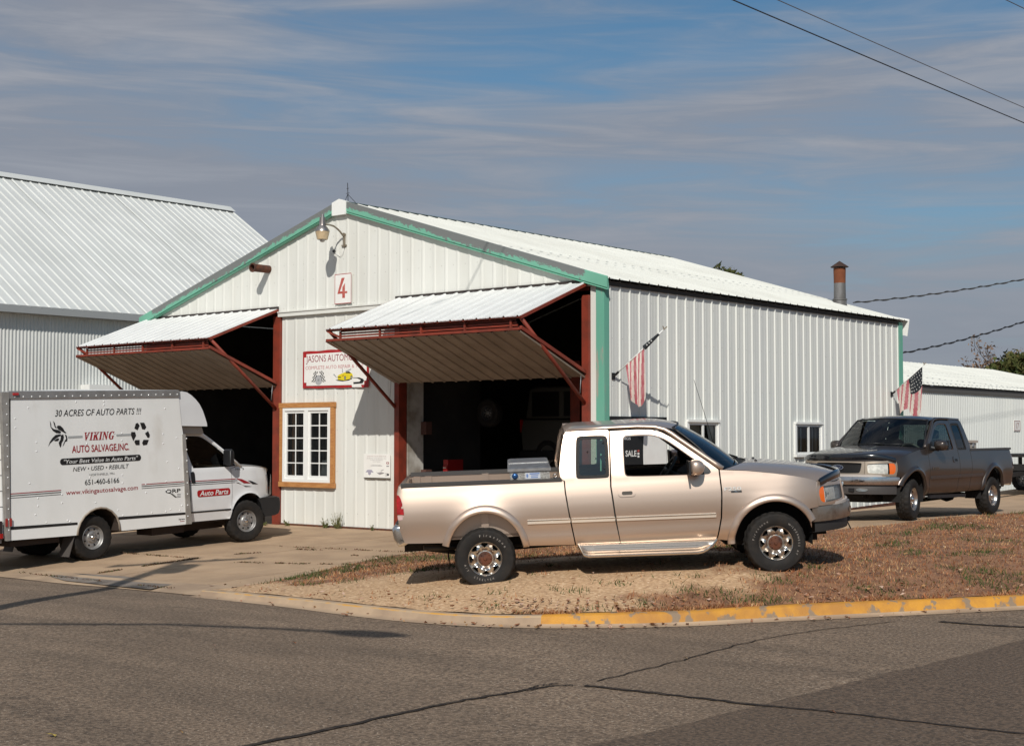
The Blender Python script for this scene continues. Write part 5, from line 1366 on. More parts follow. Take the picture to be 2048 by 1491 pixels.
wire('dark service cable leaving the far teal corner of the workshop', AT(1803, 706, 36.4), AT(2048, 632, 41), 0.16, 0.014, CABLE, 0.0, 0.6, twist=16)

# ------------------------------------------------------------------ trees
LEAF = col_mat('leaf', 0.8)
def tree(label, x, y, h, spread, n, cols, bare=False, base=0.35, clumps=26, leaf=0.16):
    z = 0.3; t = empty('tree', label, 'tree', (x, y, z))
    mb = MB(); mb.tube([(0, 0, -0.2), (0.05, 0, h * 0.3), (0.0, 0.05, h * 0.75)], [spread * 0.07, spread * 0.05, spread * 0.015], 10)
    tips = []
    for k in range(14 if not bare else 26):
        a = random.uniform(0, 6.28); s = random.uniform(0.25, 0.75); L = spread * random.uniform(0.5, 1.0) * (1.15 - s * 0.6)
        p0 = Vector((0, 0, h * s)); p2 = p0 + Vector((math.cos(a) * L, math.sin(a) * L, L * random.uniform(0.5, 1.3) if bare else L * random.uniform(.1, .7))); p1 = (p0 + p2) / 2 + Vector((0, 0, -L * 0.08))
        mb.tube([p0, p1, p2], [spread * 0.02, spread * 0.012, spread * 0.005], 6); tips.append(p2)
        if bare:
            for j in range(5):
                q0 = p0.lerp(p2, random.uniform(0.3, 1)); b = random.uniform(0, 6.28); l = L * random.uniform(0.2, 0.5)
                q = q0 + Vector((math.cos(b) * l * .5, math.sin(b) * l * .5, l)); mb.tube([q0, q], [spread * 0.006, spread * 0.002], 4); tips.append(q)
    mb.build('trunk', M('bark', (0.11, 0.08, 0.06), 0.9, 0, (0.07, 0.05, 0.04), 5), t, True)
    cl = []
    for k in range(clumps):
        a = random.uniform(0, 6.28); ph = random.uniform(-0.5, 1.0); rr = spread * random.uniform(0.35, 0.9)
        cl.append(((rr * math.cos(a) * math.cos(ph * 1.2), rr * math.sin(a) * math.cos(ph * 1.2), h * (base + (1 - base) * (0.35 + 0.6 * (ph + .5) / 1.5))), spread * random.uniform(0.22, 0.42), random.random()))
    if bare: cl = [(tuple(p), spread * 0.16, random.random()) for p in tips]
    P, C = [], []
    ci = rng.integers(0, len(cl), n); D = rng.normal(0, 1, (n, 3)); D /= np.linalg.norm(D, axis=1)[:, None]; rad = rng.random(n) ** 0.4
    cc = np.array([c[0] for c in cl])[ci]; cr = np.array([c[1] for c in cl])[ci]; ct = np.array([c[2] for c in cl])[ci]
    c = cc + D * (cr * rad)[:, None] * np.array([1, 1, 0.8])
    tri = rng.normal(0, leaf, (n, 3, 3)); P = c[:, None, :] + tri
    cols = np.array(cols); C = cols[rng.integers(0, len(cols), n)] * (0.75 + 0.5 * ct)[:, None]
    tri_cloud('crown', P, C, LEAF, kind=None, parent=t)
GREEN = [(0.045, 0.065, 0.018), (0.065, 0.08, 0.022), (0.085, 0.085, 0.025), (0.10, 0.085, 0.03)]
PINK = [(0.22, 0.15, 0.11), (0.26, 0.18, 0.12), (0.18, 0.12, 0.085)]
p = AT(2010, 880, 85); tree('dense dark green cedar showing over the roof end of the long shed', p.x, p.y, 5.4, 2.6, 9000, GREEN, leaf=0.13)
p = AT(2052, 880, 82); tree('dark green cedar cut by the right picture edge', p.x, p.y, 5.9, 2.5, 8000, GREEN, leaf=0.13)
p = AT(2012, 880, 105); tree('nearly bare brownish tree standing behind the dark cedars', p.x, p.y, 7.6, 3.3, 1500, PINK, bare=True, leaf=0.10)
p = AT(2062, 880, 108); tree('thin bare tree farthest right behind the cedars', p.x, p.y, 8.0, 3.0, 1200, PINK, bare=True, leaf=0.10)
p = AT(1464, 880, 90); tree('small tree top just showing over the workshop roof slope', p.x, p.y, 12.2, 2.2, 5000, GREEN, leaf=0.12)

# ------------------------------------------------------------------ wheels
def make_wheel(parent, c, side, r=0.372, rim_r=0.208, w=0.255, rim=CHROME, style='star', hub=None, letters=None, steer=0.0, lug=8):
    """tyre as the part, rim, hub and lettering under it; the outer face looks to side (+1 left, -1 right)"""
    Mx = Matrix.Translation(c) @ Matrix.Rotation(R(steer), 4, 'Z') @ Matrix.Rotation(R(-90 * side), 4, 'X')    # z of the lathe -> outwards
    h = w / 2
    prof = [(rim_r - .012, -h * .75), (rim_r, -h * .85), (r * .68, -h), (r * .82, -h * 1.02), (r * .92, -h * .95), (r * .965, -h * .84), (r * .99, -h * .66), (r, -h * .40), (r - .008, -h * .36), (r - .008, -h * .30), (r, -h * .26),
            (r, -h * .04), (r - .008, -0.004), (r - .008, .004), (r, h * .04), (r, h * .26), (r - .008, h * .30), (r - .008, h * .36), (r, h * .40), (r * .99, h * .66), (r * .965, h * .84), (r * .92, h * .95), (r * .90, h * .985), (r * .885, h * .985), (r * .82, h * 1.02), (r * .68, h), (rim_r + .004, h * .86), (rim_r - .012, h * .75)]
    t = MB(); t.lathe(prof, 96, Mx, alt=lambda i, k: -0.009 if (i in (5, 6, 7, 18, 19, 20) and k % 4 < 2) or (i in (10, 11, 14, 15) and k % 4 == (1 if i < 12 else 3)) else 0.0)
    tyre = t.build('wheel', RUBBER, parent, True, sharp=32)
    # rim: polar sheet with cut windows
    rs = [0.0, .022, .03, .055, .075, .088, .098, .108, .118, .128, .138, .148, .158, .166, .174, .184, .192, .199, .205, .208]
    k0 = rim_r / .208; nth = 112
    if style == 'star':
        dep = [.062, .062, .060, .058, .056, .055, .052, .060, .072, .080, .084, .085, .083, .080, .076, .068, .082, .094, .098, .090]
        def hgt(i, th):
            rr = rs[i]; wv = max(0, min((rr - .100) / .03, (.190 - rr) / .02, 1))
            return dep[i] + .012 * wv * math.cos(8 * th)
        def cut(rr, th):
            a = (th * 8 / (2 * math.pi) + .5) % 1; a = abs(a - .5) * 2
            a = 1 - a          # 0 on the spoke, 1 midway between spokes
            return .136 < rr < .182 and a > 1.0 - (0.62 * (rr - .136) / .046 + 0.05)
    else:
        dep = [.070, .070, .075, .078, .072, .060, .050, .048, .048, .049, .050, .050, .049, .046, .042, .055, .075, .092, .098, .090]
        hgt = lambda i, th: dep[i]
        def cut(rr, th):
            n = 8 if style == 'steel' else 5
            a = (th * n / (2 * math.pi)) % 1; d = (a - .5) * 2 * math.pi / n * .142
            return math.hypot(d, rr - .142) < (.017 if style == 'steel' else .026)
    zo = h - 0.098 - 0.012
    V, F = [], []
    for i, rr in enumerate(rs):
        for k in range(nth):
            th = 2 * math.pi * k / nth; V.append(Mx @ Vector((rr * k0 * math.cos(th), rr * k0 * math.sin(th), hgt(i, th) + zo)))
    for i in range(len(rs) - 1):
        for k in range(nth):
            if cut((rs[i] + rs[i + 1]) / 2, 2 * math.pi * (k + .5) / nth): continue
            F.append((i * nth + k, i * nth + (k + 1) % nth, (i + 1) * nth + (k + 1) % nth, (i + 1) * nth + k))
    mobj('rim', V, F, rim, tyre, True, sharp=50)
    b = MB(); b.lathe([(0, zo + .02), (.16 * k0, zo + .02), (rim_r - .01, zo - .02), (rim_r - .01, -h * .8)], 32, Mx); b.build('brake_drum', M('brake_dark', (0.02, 0.018, 0.017), 0.8), tyre, True)
    hb = MB(); zc = zo + .055
    if style == 'star':
        hb.lathe([(0, zc + .035), (.018, zc + .034), (.024, zc + .022), (.055, zc + .016), (.080, zc + .010), (.086, zc + .001), (.086, zc - .01)], 24, Mx)
        for k in range(lug):
            a = 2 * math.pi * k / lug; hb.lathe([(0, .012), (.009, .010), (.010, -.012)], 6, Mx @ Matrix.Translation((.066 * math.cos(a), .066 * math.sin(a), zc + .014)))
    else:
        hb.lathe([(0, zc + .045), (.03, zc + .043), (.042, zc + .030), (.048, zc + .01), (.060, zc + .008), (.062, zc + .0)], 24, Mx)
        for k in range(lug):
            a = 2 * math.pi * k / lug; hb.lathe([(0, .024), (.010, .020), (.011, -.01)], 6, Mx @ Matrix.Translation((.076 * math.cos(a), .076 * math.sin(a), zc + .006)))
    hb.build('hub', hub or CHROME, tyre, True, sharp=40)
    if letters:
        for s, a0, rad, size, up in letters:
            V, F = [], []
            ang = a0
            for chh in s:
                if chh != ' ':
                    cu = bpy.data.curves.new('c', 'FONT'); cu.body = chh; cu.size = size; cu.offset = 0; cu.resolution_u = 2; cu.align_x = 'CENTER'
                    ob = bpy.data.objects.new('c', cu); COL.objects.link(ob); me = bpy.data.meshes.new_from_object(ob.evaluated_get(bpy.context.evaluated_depsgraph_get()))
                    bpy.data.objects.remove(ob); bpy.data.curves.remove(cu)
                    # angle measured in the view from outside: 90 = top; outside view has x to the right for side -1
                    bse = len(V)
                    for v in me.vertices:
                        rr = rad + (v.co.y if up else -v.co.y)
                        aa = R(ang) - (v.co.x if up else -v.co.x) / rad
                        V.append(Vector((rr * math.cos(aa), rr * math.sin(aa), 0)))
                    F += [tuple(bse + i for i in p.vertices) for p in me.polygons]
                    bpy.data.meshes.remove(me)
                ang -= math.degrees(size * (1.02 if chh not in 'iltI' else .72) / rad) * (1 if up else -1)
            # into wheel space: view axes right = forward for side -1
            zz = h * 1.02 + .002
            Wx = Matrix.Translation(c) @ Matrix.Rotation(R(steer), 4, 'Z')
            PV = [Wx @ Vector((v.x * (1 if side < 0 else -1), side * (zz - .0 if v.length > .0 else zz), v.y)) for v in V]
            # sidewall leans in towards the tread
            PV2 = []
            for v in V:
                rr = v.length; yy = np.interp(rr, [r * .68, r * .82, r * .885], [h, h * 1.02, h * .985]) + .0022
                PV2.append(Wx @ Vector((v.x * (1 if side < 0 else -1), side * yy, v.y)))
            mobj('tyre_lettering', PV2, F, M('raised_white_letters', (0.30, 0.27, 0.24), 0.85), tyre)
    return tyre

# ------------------------------------------------------------------ pickups
WTAB = np.array([(.25, .84), (.36, .87), (.43, .898), (.48, .936), (.53, .960), (.58, .968), (.64, .966), (.70, .974), (.78, .992), (.86, 1.0), (.95, .998), (1.05, .985), (1.15, .964), (1.22, .946), (1.28, .934), (1.32, .922), (1.45, .884), (1.6, .836), (1.75, .785), (1.84, .752), (1.92, .70)])
_wz = np.linspace(.2, 1.95, 351); _ww = np.interp(_wz, WTAB[:, 0], WTAB[:, 1])
_k = np.exp(-0.5 * (np.arange(-12, 13) / 5.0) ** 2); _k /= _k.sum(); _ww = np.convolve(np.pad(_ww, 12, mode='edge'), _k, 'valid')
def W_of(z): return float(np.interp(z, _wz, _ww))
XA, AX, NX = 3.62, 0.94, 2.45
_th = np.linspace(0, math.pi / 2, 200)
_px = XA + AX * np.sin(_th) ** (2 / NX); _py = np.cos(_th) ** (2 / NX)
_sl = np.r_[0, np.cumsum(np.hypot(np.diff(_px), np.diff(_py)))] + XA
S_END = float(_sl[-1])
def s_at_x(x): return float(np.interp(x, _px, _sl)) if x > XA else x
def s_at_y(y): return float(np.interp(-y, -_py, _sl))
ARCH = ((0.02, .42, .455, .504), (3.525, .40, .478, .472))
def truck_map(side, bulge=1.0):
    def f(s, z):
        if s <= XA: px, py = s, 1.0
        else: px = float(np.interp(s, _sl, _px)); py = float(np.interp(s, _sl, _py))
        w = W_of(z)
        if s < -0.88: w -= 0.5 * (-0.88 - s) ** 2 + (0.25 * (-0.88 - s) if s < -.95 else 0) * 0.6
        # flared lips round the wheels
        for cx, cz, rx, rz_ in ARCH:
            d = math.hypot((px - cx) / rx, (z - cz) / rz_)
            if d < 1.9 and z > .30: w += .024 * math.exp(-max(0, d - 1.0) ** 1.5 * 9.0) * min(1, max(0, (z - .42) / .2))
        x = px
        if s > XA:
            k = (px - XA) / AX; x = px - .16 * max(0, z - .80) * k ** 2
        return Vector((x, side * w * py, z))
    f.ref = (0.0, side * 1.0, 0.0)
    return f
HX = [2.90, 2.923, 3.221, 3.552, 3.799, 3.965, 4.104, 4.30, 4.6]; HZ = [1.286, 1.285, 1.256, 1.207, 1.162, 1.124, 1.072, 1.035, 1.03]
def line_z(x): return float(np.interp(x, HX, HZ))

def arch_pts(i, a0, a1, n=20):
    cx, cz, rx, rz_ = ARCH[i]
    return [(cx + rx * math.cos(R(a)), cz + rz_ * math.sin(R(a))) for a in np.linspace(a0, a1, n)]

def make_pickup(root, paint, opt):
    tan = opt == 'tan'
    TRIM = CHROME if tan else BLACK
    SEAM = .004
    SEAMD = M('gap_shade', (0.03, 0.024, 0.02), 0.9)  # turned-in panel edges painted dark for the shade in the gaps
    wheel_hub = RUST if tan else CHROME
    SEALB = M('window_rubber', (0.014, 0.013, 0.012), 0.75)
    for side in (-1, 1):
        f = truck_map(side)
        near = (side < 0) == tan
        g = 0.055
        # --- sheet metal
        bed = [(-.99, 1.290), (-1.02, 1.19), (-1.03, 1.06), (-1.022, .90), (-1.012, .77), (-.955, .60), (-.50, .583), (-.437, .55)] + arch_pts(0, 165, 8) + [(.475, .492), (.56, .488), (1.106 - SEAM, .469), (1.062 - SEAM, .744), (1.036 - SEAM, .922), (1.014 - SEAM, 1.116), (1.010 - SEAM, 1.250)]
        panel('bed_side', bed, [], f, paint, root, g, edge=SEAMD)
        quarter = [(1.018 + SEAM, 1.250), (1.022 + SEAM, 1.116), (1.044 + SEAM, .922), (1.070 + SEAM, .744), (1.113 + SEAM, .469), (1.655 - SEAM, .460), (1.602 - SEAM, .764), (1.567 - SEAM, 1.153), (1.598 - SEAM, 1.812), (1.58, 1.832), (1.075, 1.834), (1.045, 1.80), (1.005, 1.65), (.962, 1.405), (.966, 1.31), (.985, 1.268)]
        qh = chaikin([(1.185, 1.72), (1.155, 1.30), (1.175, 1.268), (1.20, 1.262), (1.53, 1.255), (1.558, 1.27), (1.566, 1.30), (1.578, 1.70), (1.562, 1.755), (1.52, 1.768), (1.26, 1.775), (1.205, 1.765)], 2)
        q = panel('cab_quarter', quarter, [qh], f, paint, root, g, edge=SEAMD)
        inner = [(1.371 + (x - 1.371) * .80, 1.517 + (z - 1.517) * .845) for x, z in qh]
        panel('window_seal', [(1.371 + (x - 1.371) * 1.0, 1.517 + (z - 1.517) * 1.0) for x, z in qh], [inner], f, SEALB, q, .08, .006, -.006)
        panel('window_pane', inner, [], f, QGLASS if tan else DARK_GLASS, q, .08, 0, -.012)
        for x, z in ((1.30, 1.58), (1.50, 1.68), (1.495, 1.37)) if tan else ():
            mb = MB(); p = f(x + .02, z); mb.lathe([(0, .004), (.010, .003), (.011, 0)], 10, Matrix.Translation(p) @ Matrix.Rotation(R(-90 * side), 4, 'X')); mb.build('window_bolt', BLACK, q)
        door = [(1.655 + SEAM, .459), (2.17, .440), (2.823, .437), (2.883 - SEAM, .699), (2.903 - SEAM, 1.022), (2.893 - SEAM, 1.284), (2.80, 1.355), (2.62, 1.492), (2.45, 1.622), (2.345, 1.70), (2.24, 1.762), (2.12, 1.800), (1.94, 1.812), (1.606 + SEAM, 1.812), (1.578 + SEAM, 1.153), (1.613 + SEAM, .764)]
        dh = chaikin([(1.752, 1.70), (1.745, 1.33), (1.755, 1.275), (1.80, 1.255), (2.74, 1.232), (2.795, 1.245), (2.775, 1.29), (2.70, 1.352), (2.55, 1.472), (2.38, 1.612), (2.27, 1.69), (2.17, 1.732), (2.08, 1.752), (1.83, 1.757), (1.775, 1.748)], 2)
        d = panel('door', door, [dh], f, paint, root, g, edge=SEAMD)
        cxd, czd = 2.16, 1.45
        ring = [(cxd + (x - cxd) * .975, czd + (z - czd) * .955) for x, z in dh]
        panel('window_seal', [(cxd + (x - cxd) * 1.005, czd + (z - czd) * 1.01) for x, z in dh], [ring], f, M('dark_bronze_trim', (0.10, 0.055, 0.035), 0.35), d, .09, .012, -.006)
        if not (tan): panel('window_pane', ring, [], f, CAR_GLASS, d, .12, 0, -.014)
        # black sail under the mirror
        panel('mirror_sail', chaikin([(2.80, 1.243), (2.66, 1.243), (2.60, 1.40), (2.63, 1.42), (2.71, 1.365), (2.785, 1.30)], 1), [], f, BLACK, d, .08, .01, .004)
        # handle
        hd = panel('door_handle', rrect(1.652, 1.868, 1.020, 1.132, .045), [rrect(1.70, 1.83, 1.042, 1.085, .018)], f, paint, d, .05, .012, .010)
        panel('handle_recess', rrect(1.69, 1.84, 1.036, 1.09, .02), [], f, M('handle_shadow', (0.05, 0.04, 0.03), 0.5) if tan else BLACK, hd, .08, 0, .003)
        # mouldings
        for (a, b, par) in ((.540, 1.058, None), (1.076, 1.600, q), (1.622, 2.824, d)):
            z0 = lambda x: .785 - .018 * (x - .54)
            zz = (z0(a), z0(b))
            mo = [(a, zz[0] + .024), (b, zz[1] + .024), (b + .004, zz[1]), (b, zz[1] - .026), (a, zz[0] - .026)]
            panel('side_moulding', mo, [], f, MOULD if tan else M('grey_moulding', (0.12, 0.11, 0.11), 0.35, 0.6), par or root, .2, .014, .014, smooth=False)
            if tan: panel('moulding_bead', [(a, zz[0] + .010), (b, zz[1] + .010), (b, zz[1] + .018), (a, zz[0] + .018)], [], f, CHROME, par or root, .2, .004, .019, smooth=False)
        fz = lambda x: line_z(x) - .004
        fend = [(2.903 + SEAM, 1.278), (2.913 + SEAM, 1.022), (2.893 + SEAM, .699), (2.835 + SEAM, .437), (2.96, .415), (3.05, .412)] + arch_pts(1, 178, 14) + [(3.99, .62), (3.975, .70), (3.96, .752), (s_at_x(4.085), .765), (s_at_x(4.062), .90), (s_at_x(4.065), 1.0), (s_at_x(4.09), fz(4.09))] + [(s_at_x(x), fz(x)) for x in (3.965, 3.80, 3.55, 3.22)]
        fd = panel('fender', fend, [], f, paint, root, .045, edge=SEAMD)
        # head lamp: painted surround, clear lens, amber turn signal
        sh0, sh1 = s_at_x(4.092), s_at_y(.50)
        hz = lambda s: float(np.interp(s, [sh0, s_at_x(4.30), sh1], [fz(4.09) - .004, 1.045, 1.035]))
        sur = [(sh0, .775), (sh0 - .022, .90), (sh0 - .018, 1.0), (sh0 + .012, hz(sh0))] + [(s, hz(s)) for s in np.linspace(sh0 + .06, sh1, 6)] + [(sh1, .80)] + [(s, .775) for s in np.linspace(sh1 - .05, sh0 + .1, 4)]
        ln = chaikin([(sh0 + .035, .815), (sh0 + .012, .93), (sh0 + .04, 1.000), (sh0 + .10, 1.012), (sh1 - .06, 1.000), (sh1 - .03, .97), (sh1 - .05, .84), (sh1 - .09, .828), (sh0 + .15, .812)], 1)
        hl = panel('headlight', sur, [ln], f, paint if tan else BEZEL, root, .05, .03)
        xs = sh0 + (.115 if tan else .16)
        am = [(x, z) for x, z in resample(ln, .02) if x < xs]; cl = [(x, z) for x, z in resample(ln, .02) if x >= xs]
        panel('turn_signal', am, [], f, M('amber_lens', (0.72, 0.13, 0.012), 0.18, coat=1.0), hl, .04, 0, -.006)
        panel('headlight_lens', cl, [], f, glass_mat('lens_glass', (0.97, 0.97, 0.95), 0.8, 0.05), hl, .04, 0, -.006)
        panel('reflector', cl, [], f, M('lamp_silver', (0.74, 0.73, 0.70), 0.35, 0.25, (0.55, 0.55, 0.53), 16, 0.42, 0.6), hl, .04, 0, -.028)
        for k in range(9) if tan else ():
            x = xs + .012 + k * .021
            panel('lens_rib', [(x, .835), (x + .007, .835), (x + .007, .985), (x, .985)], [], f, M('lens_rib', (0.62, 0.61, 0.57), 0.3), hl, .2, 0, -.004)
        # rear lamp, badge
        tl = chaikin([(-1.03, 1.198), (-.985, 1.17), (-.950, 1.05), (-.943, .95), (-.96, .895), (-1.0, .885), (-1.027, .893)], 1)
        red = [(x, z) for x, z in resample(tl, .015) if z > .945]; clr = [(x, z) for x, z in resample(tl, .015) if z <= .945]
        tlo = panel('taillight', red, [], f, M('red_lens', (0.40, 0.008, 0.008), 0.15, coat=1.0, col2=(0.25, 0.004, 0.004), ns=20), root, .04, .02, .007)
        panel('reverse_lamp', clr, [], f, M('clear_lens', (0.55, 0.38, 0.36), 0.2), tlo, .05, .02, .007)
        # raised lips round the wheel openings
        for (cx, cz, rx, rz_), a0, a1 in ((ARCH[0], 167, 6), (ARCH[1], 183, 24)):
            V, F = [], []; n = 44; pr = ((1.185, .0), (1.172, .010), (1.150, .020), (1.10, .029), (1.05, .032), (1.015, .029), (.995, .018), (.99, -.03))
            for i in range(n + 1):
                a = R(a0 + (a1 - a0) * i / n); sp = math.sin(a) 
                for d_, o_ in pr:
                    xx = cx + rx * d_ * math.cos(a); zz = cz + rz_ * d_ * sp
                    p = f(xx if xx < XA else s_at_x(xx), max(zz, .44)); V.append((p.x, p.y + side * o_, zz))
            m_ = len(pr)
            for i in range(n):
                for k in range(m_ - 1): F.append((i * m_ + k, (i + 1) * m_ + k, (i + 1) * m_ + k + 1, i * m_ + k + 1))
            F.append(tuple(range(m_))); F.append(tuple(n * m_ + k for k in range(m_))[::-1])
            mobj('wheel_flare', V, F, paint, root, True, sharp=60)
        # cab pillar of the windscreen
        ap = [(2.945, 1.288), (2.86, 1.352), (2.70, 1.475), (2.575, 1.572), (2.45, 1.668), (2.36, 1.742), (2.28, 1.795), (2.16, 1.832), (1.95, 1.848), (1.60, 1.85), (1.085, 1.846)]
        mb = MB(); mb.tube([f(x, z) - Vector((0, side * .02, 0)) for x, z in ap], [.034] * 3 + [.033] * 3 + [.03, .028, .026, .026, .026], 10); mb.build('roof_rail', paint, root, True)
        # mirrors
        m = MB(); pc = f(2.64, 1.34); c0 = pc + Vector((-.045, side * .15, -.005))
        for i in range(9):
            pass
        mv, mf = [], []
        for i in range(13):
            th = math.pi * i / 12
            for k in range(20):
                a = 2 * math.pi * k / 20
                e = .62
                cx_ = math.copysign(abs(math.cos(a)) ** e, math.cos(a)); sx_ = math.copysign(abs(math.sin(a)) ** e, math.sin(a))
                x = -math.cos(th) * .085; rr = math.sin(th) ** .55
                mv.append(c0 + Vector((x + .03 * (1 - rr), sx_ * rr * .125, cx_ * rr * .095)))
        for i in range(12):
            for k in range(20): mf.append((i * 20 + k, i * 20 + (k + 1) % 20, (i + 1) * 20 + (k + 1) % 20, (i + 1) * 20 + k))
        mi = mobj('mirror', mv, mf, paint, d, True)
        mb = MB(); mb.tube([pc + Vector((.03, -side * .01, -.05)), pc + Vector((0, side * .05, -.06)), c0 + Vector((0, -side * .04, -.06))], [.05, .04, .05], 10); mb.box(tuple(c0 + Vector((-.09, -.115, -.085))), tuple(c0 + Vector((-.070, .115, .085)))); mb.build('mirror_arm', BLACK, mi, True, sharp=40)
        # bed rail cap, inside of the box
        mb = MB()
        for x0, x1 in ((-.97, .985),):
            zr = lambda x: 1.300 - .0175 * (x + .99)
            mb.add([(x0, side * .950, zr(x0) - .020), (x1, side * .950, zr(x1) - .020), (x1, side * .948, zr(x1) + .018), (x0, side * .948, zr(x0) + .018), (x0, side * .83, zr(x0) - .03), (x1, side * .83, zr(x1) - .03), (x1, side * .835, zr(x1) + .02), (x0, side * .835, zr(x0) + .02)],
                   [(0, 1, 2, 3), (7, 6, 5, 4), (3, 2, 6, 7), (4, 5, 1, 0), (0, 3, 7, 4), (1, 5, 6, 2)])
        mb.build('bed_rail', M('bed_rail_cap', (0.045, 0.04, 0.037), 0.42), root)
        V = [(-.97, side * .84, .62), (.98, side * .84, .60), (.98, side * .84, 1.255), (-.97, side * .84, 1.29)]
        bw = mobj('bed_wall', V, [(0, 1, 2, 3)], paint, root)
        for x in (-.93, -.78, -.02, .60):
            mb = MB(); mb.box((x, side * .84 - .035, .62), (x + .09, side * .84 + .0, 1.26)); mb.build('stake_pocket', paint, bw)
        # dark wheel housings and inner fender
        for cx in (ARCH[0][0], ARCH[1][0]):
            mb = MB(); n = 14; V, F = [], []
            for i in range(n + 1):
                a = R(-12 + 204 * i / n)
                for y in (.93, .60): V.append((cx + .47 * math.cos(a), side * y, .42 + .52 * math.sin(a)))
            F = [(2 * i, 2 * i + 1, 2 * i + 3, 2 * i + 2) for i in range(n)]
            F += [tuple(2 * i + 1 for i in range(2 if cx < 1 else 0, n + 1 - (2 if cx < 1 else 0)))]
            mb.add(V, F); mb.build('wheel_housing', M('housing_black', (0.010, 0.009, 0.009), 0.9), root, False)
        # running board
        if tan:
            V, F = [], []; n = 28
            for i in range(n + 1):
                x = 1.135 + (2.818 - 1.135) * i / n
                e = min((x - 1.135) / .09, (2.818 - x) / .26, 1.0); e = max(e, 0)
                db = .138 * math.sin(min(1, e) * math.pi / 2) ** .8
                zt_ = .470 - .022 * (x - 1.135); 
                out = .05 + .10 * math.sin(e * math.pi / 2)
                zb = zt_ - .004 - db
                for (y, z) in ((.86, zt_), (.93, zt_ + .004), (.955, zt_ - .012), (.955 + out * .15, zt_ - .03 - db * .25), (.955 + out * .45, zb + db * .30), (.955 + out * .9, zb + .035), (.955 + out, zb + .018), (.955 + out * .95, zb), (.90, zb - .006)): V.append((x, side * y, z))
            for i in range(n):
                for k in range(8): F.append((i * 9 + k, (i + 1) * 9 + k, (i + 1) * 9 + k + 1, i * 9 + k + 1))
            rb = mobj('running_board', V, F, M('satin_board', (0.60, 0.53, 0.45), 0.26, 0.9), root, True, sharp=50)
            for k in (0, 1):
                mb = MB(); x0, x1 = 1.33 + .0 * k, 2.60
                mb.add([(x0, side * (.968 + .05 * k), .40 - .045 * k), (x1, side * (.968 + .05 * k), .372 - .045 * k), (x1, side * (.975 + .05 * k), .388 - .045 * k), (x0, side * (.975 + .05 * k), .416 - .045 * k)], [(0, 1, 2, 3)]); mb.build('step_pad', BLACK, rb)
        else:
            mb = MB(); mb.box((1.2, side * .90 - .03, .36), (2.75, side * .90 + .03, .42)); mb.build('sill_bar', BLACK, root)
        # wheels
        L_ = None
        if tan and side < 0:
            make_wheel(root, (0.005, side * .86, .363), side, .372, rim=DULL_CHROME, hub=wheel_hub, letters=[('Firestone', 100, .270, .044, True), ('STEELTEX', 237, .264, .034, False), ('A/T', 195, .264, .036, False)])
            make_wheel(root, (3.535, side * .86, .360), side, .372, rim=DULL_CHROME, hub=wheel_hub, letters=[('WILDERNESS AT', 318, .262, .040, False) if False else ('Firestone', 168, .270, .036, True), ('WILDERNESS AT', 52, .266, .032, True)])
        else:
            make_wheel(root, (0.005, side * .86, .363), side, .372, rim=DULL_CHROME if tan else ALLOY, style='star' if tan else 'alloy', hub=wheel_hub)
            make_wheel(root, (3.535, side * .86, .360), side, .372, rim=DULL_CHROME if tan else ALLOY, style='star' if tan else 'alloy', hub=wheel_hub, steer=0 if tan else 8)
    # --- bodywork across the truck
    fL, fR = truck_map(1), truck_map(-1)
    def roof(u, v):
        x = 1.06 + (2.40 + .12 * (1 - (2 * u - 1) ** 2) - 1.06) * v; y = (2 * u - 1) * .755
        a = abs(2 * u - 1)
        zz = 1.846 + .060 * (1 - a ** 2.6)
        fr = max(0, (v - .72) / .28); zz -= .075 * fr ** 2 * (1 - .3 * a); bk = max(0, (.10 - v) / .10); zz -= .05 * bk ** 2
        return (x, y, zz)
    gridsurf('roof', 26, 26, roof, paint, root)
    def shield(u, v):
        w = 2 * u - 1
        b = Vector((3.27 - .36 * w * w, w * .885, 1.298 - .018 * w * w)); t = Vector((2.52 - .135 * w * w, w * .725, 1.838 - .027 * w * w))
        p = b.lerp(t, v); n = Vector((.55, 0, .8)); return p + n * .03 * math.sin(v * math.pi)
    gridsurf('windscreen', 20, 10, shield, CAR_GLASS, root)
    def seal_edge(pts, r, nm='windscreen_seal'):
        mb = MB(); mb.tube(pts, r, 6); mb.build(nm, BLACK, root, True)
    seal_edge([shield(i / 16, 1.0) for i in range(17)], .014); seal_edge([shield(0, j / 8) for j in range(9)], .015); seal_edge([shield(1, j / 8) for j in range(9)], .015)
    def cowl(u, v):
        w = 2 * u - 1
        b = Vector((3.27 - .36 * w * w, w * .885, 1.294 - .018 * w * w)); q = Vector((3.36 - .40 * w * w, w * .90, 1.318 - .032 * w * w)) ; p = b.lerp(q, v); p.z -= .03 * math.sin(v * math.pi); return p
    gridsurf('cowl', 18, 4, cowl, BLACK, root)
    # wipers lie along the foot of the glass
    for s in (-1, 1):
        mb = MB(); mb.tube([Vector(shield(.52 + s * .14 - .10, .03)) + Vector((.03, 0, .03)), Vector(shield(.52 + s * .14 + .10, .05)) + Vector((.03, 0, .03)), Vector(shield(min(.95, .52 + s * .14 + .25), .10)) + Vector((.02, 0, .02))], .009, 5); mb.build('wiper', BLACK, root, True)
    def front_x(y, z=1.05):
        k = float(np.interp(-abs(y), -_py[::1], _px)) if abs(y) < 1 else XA
        return k
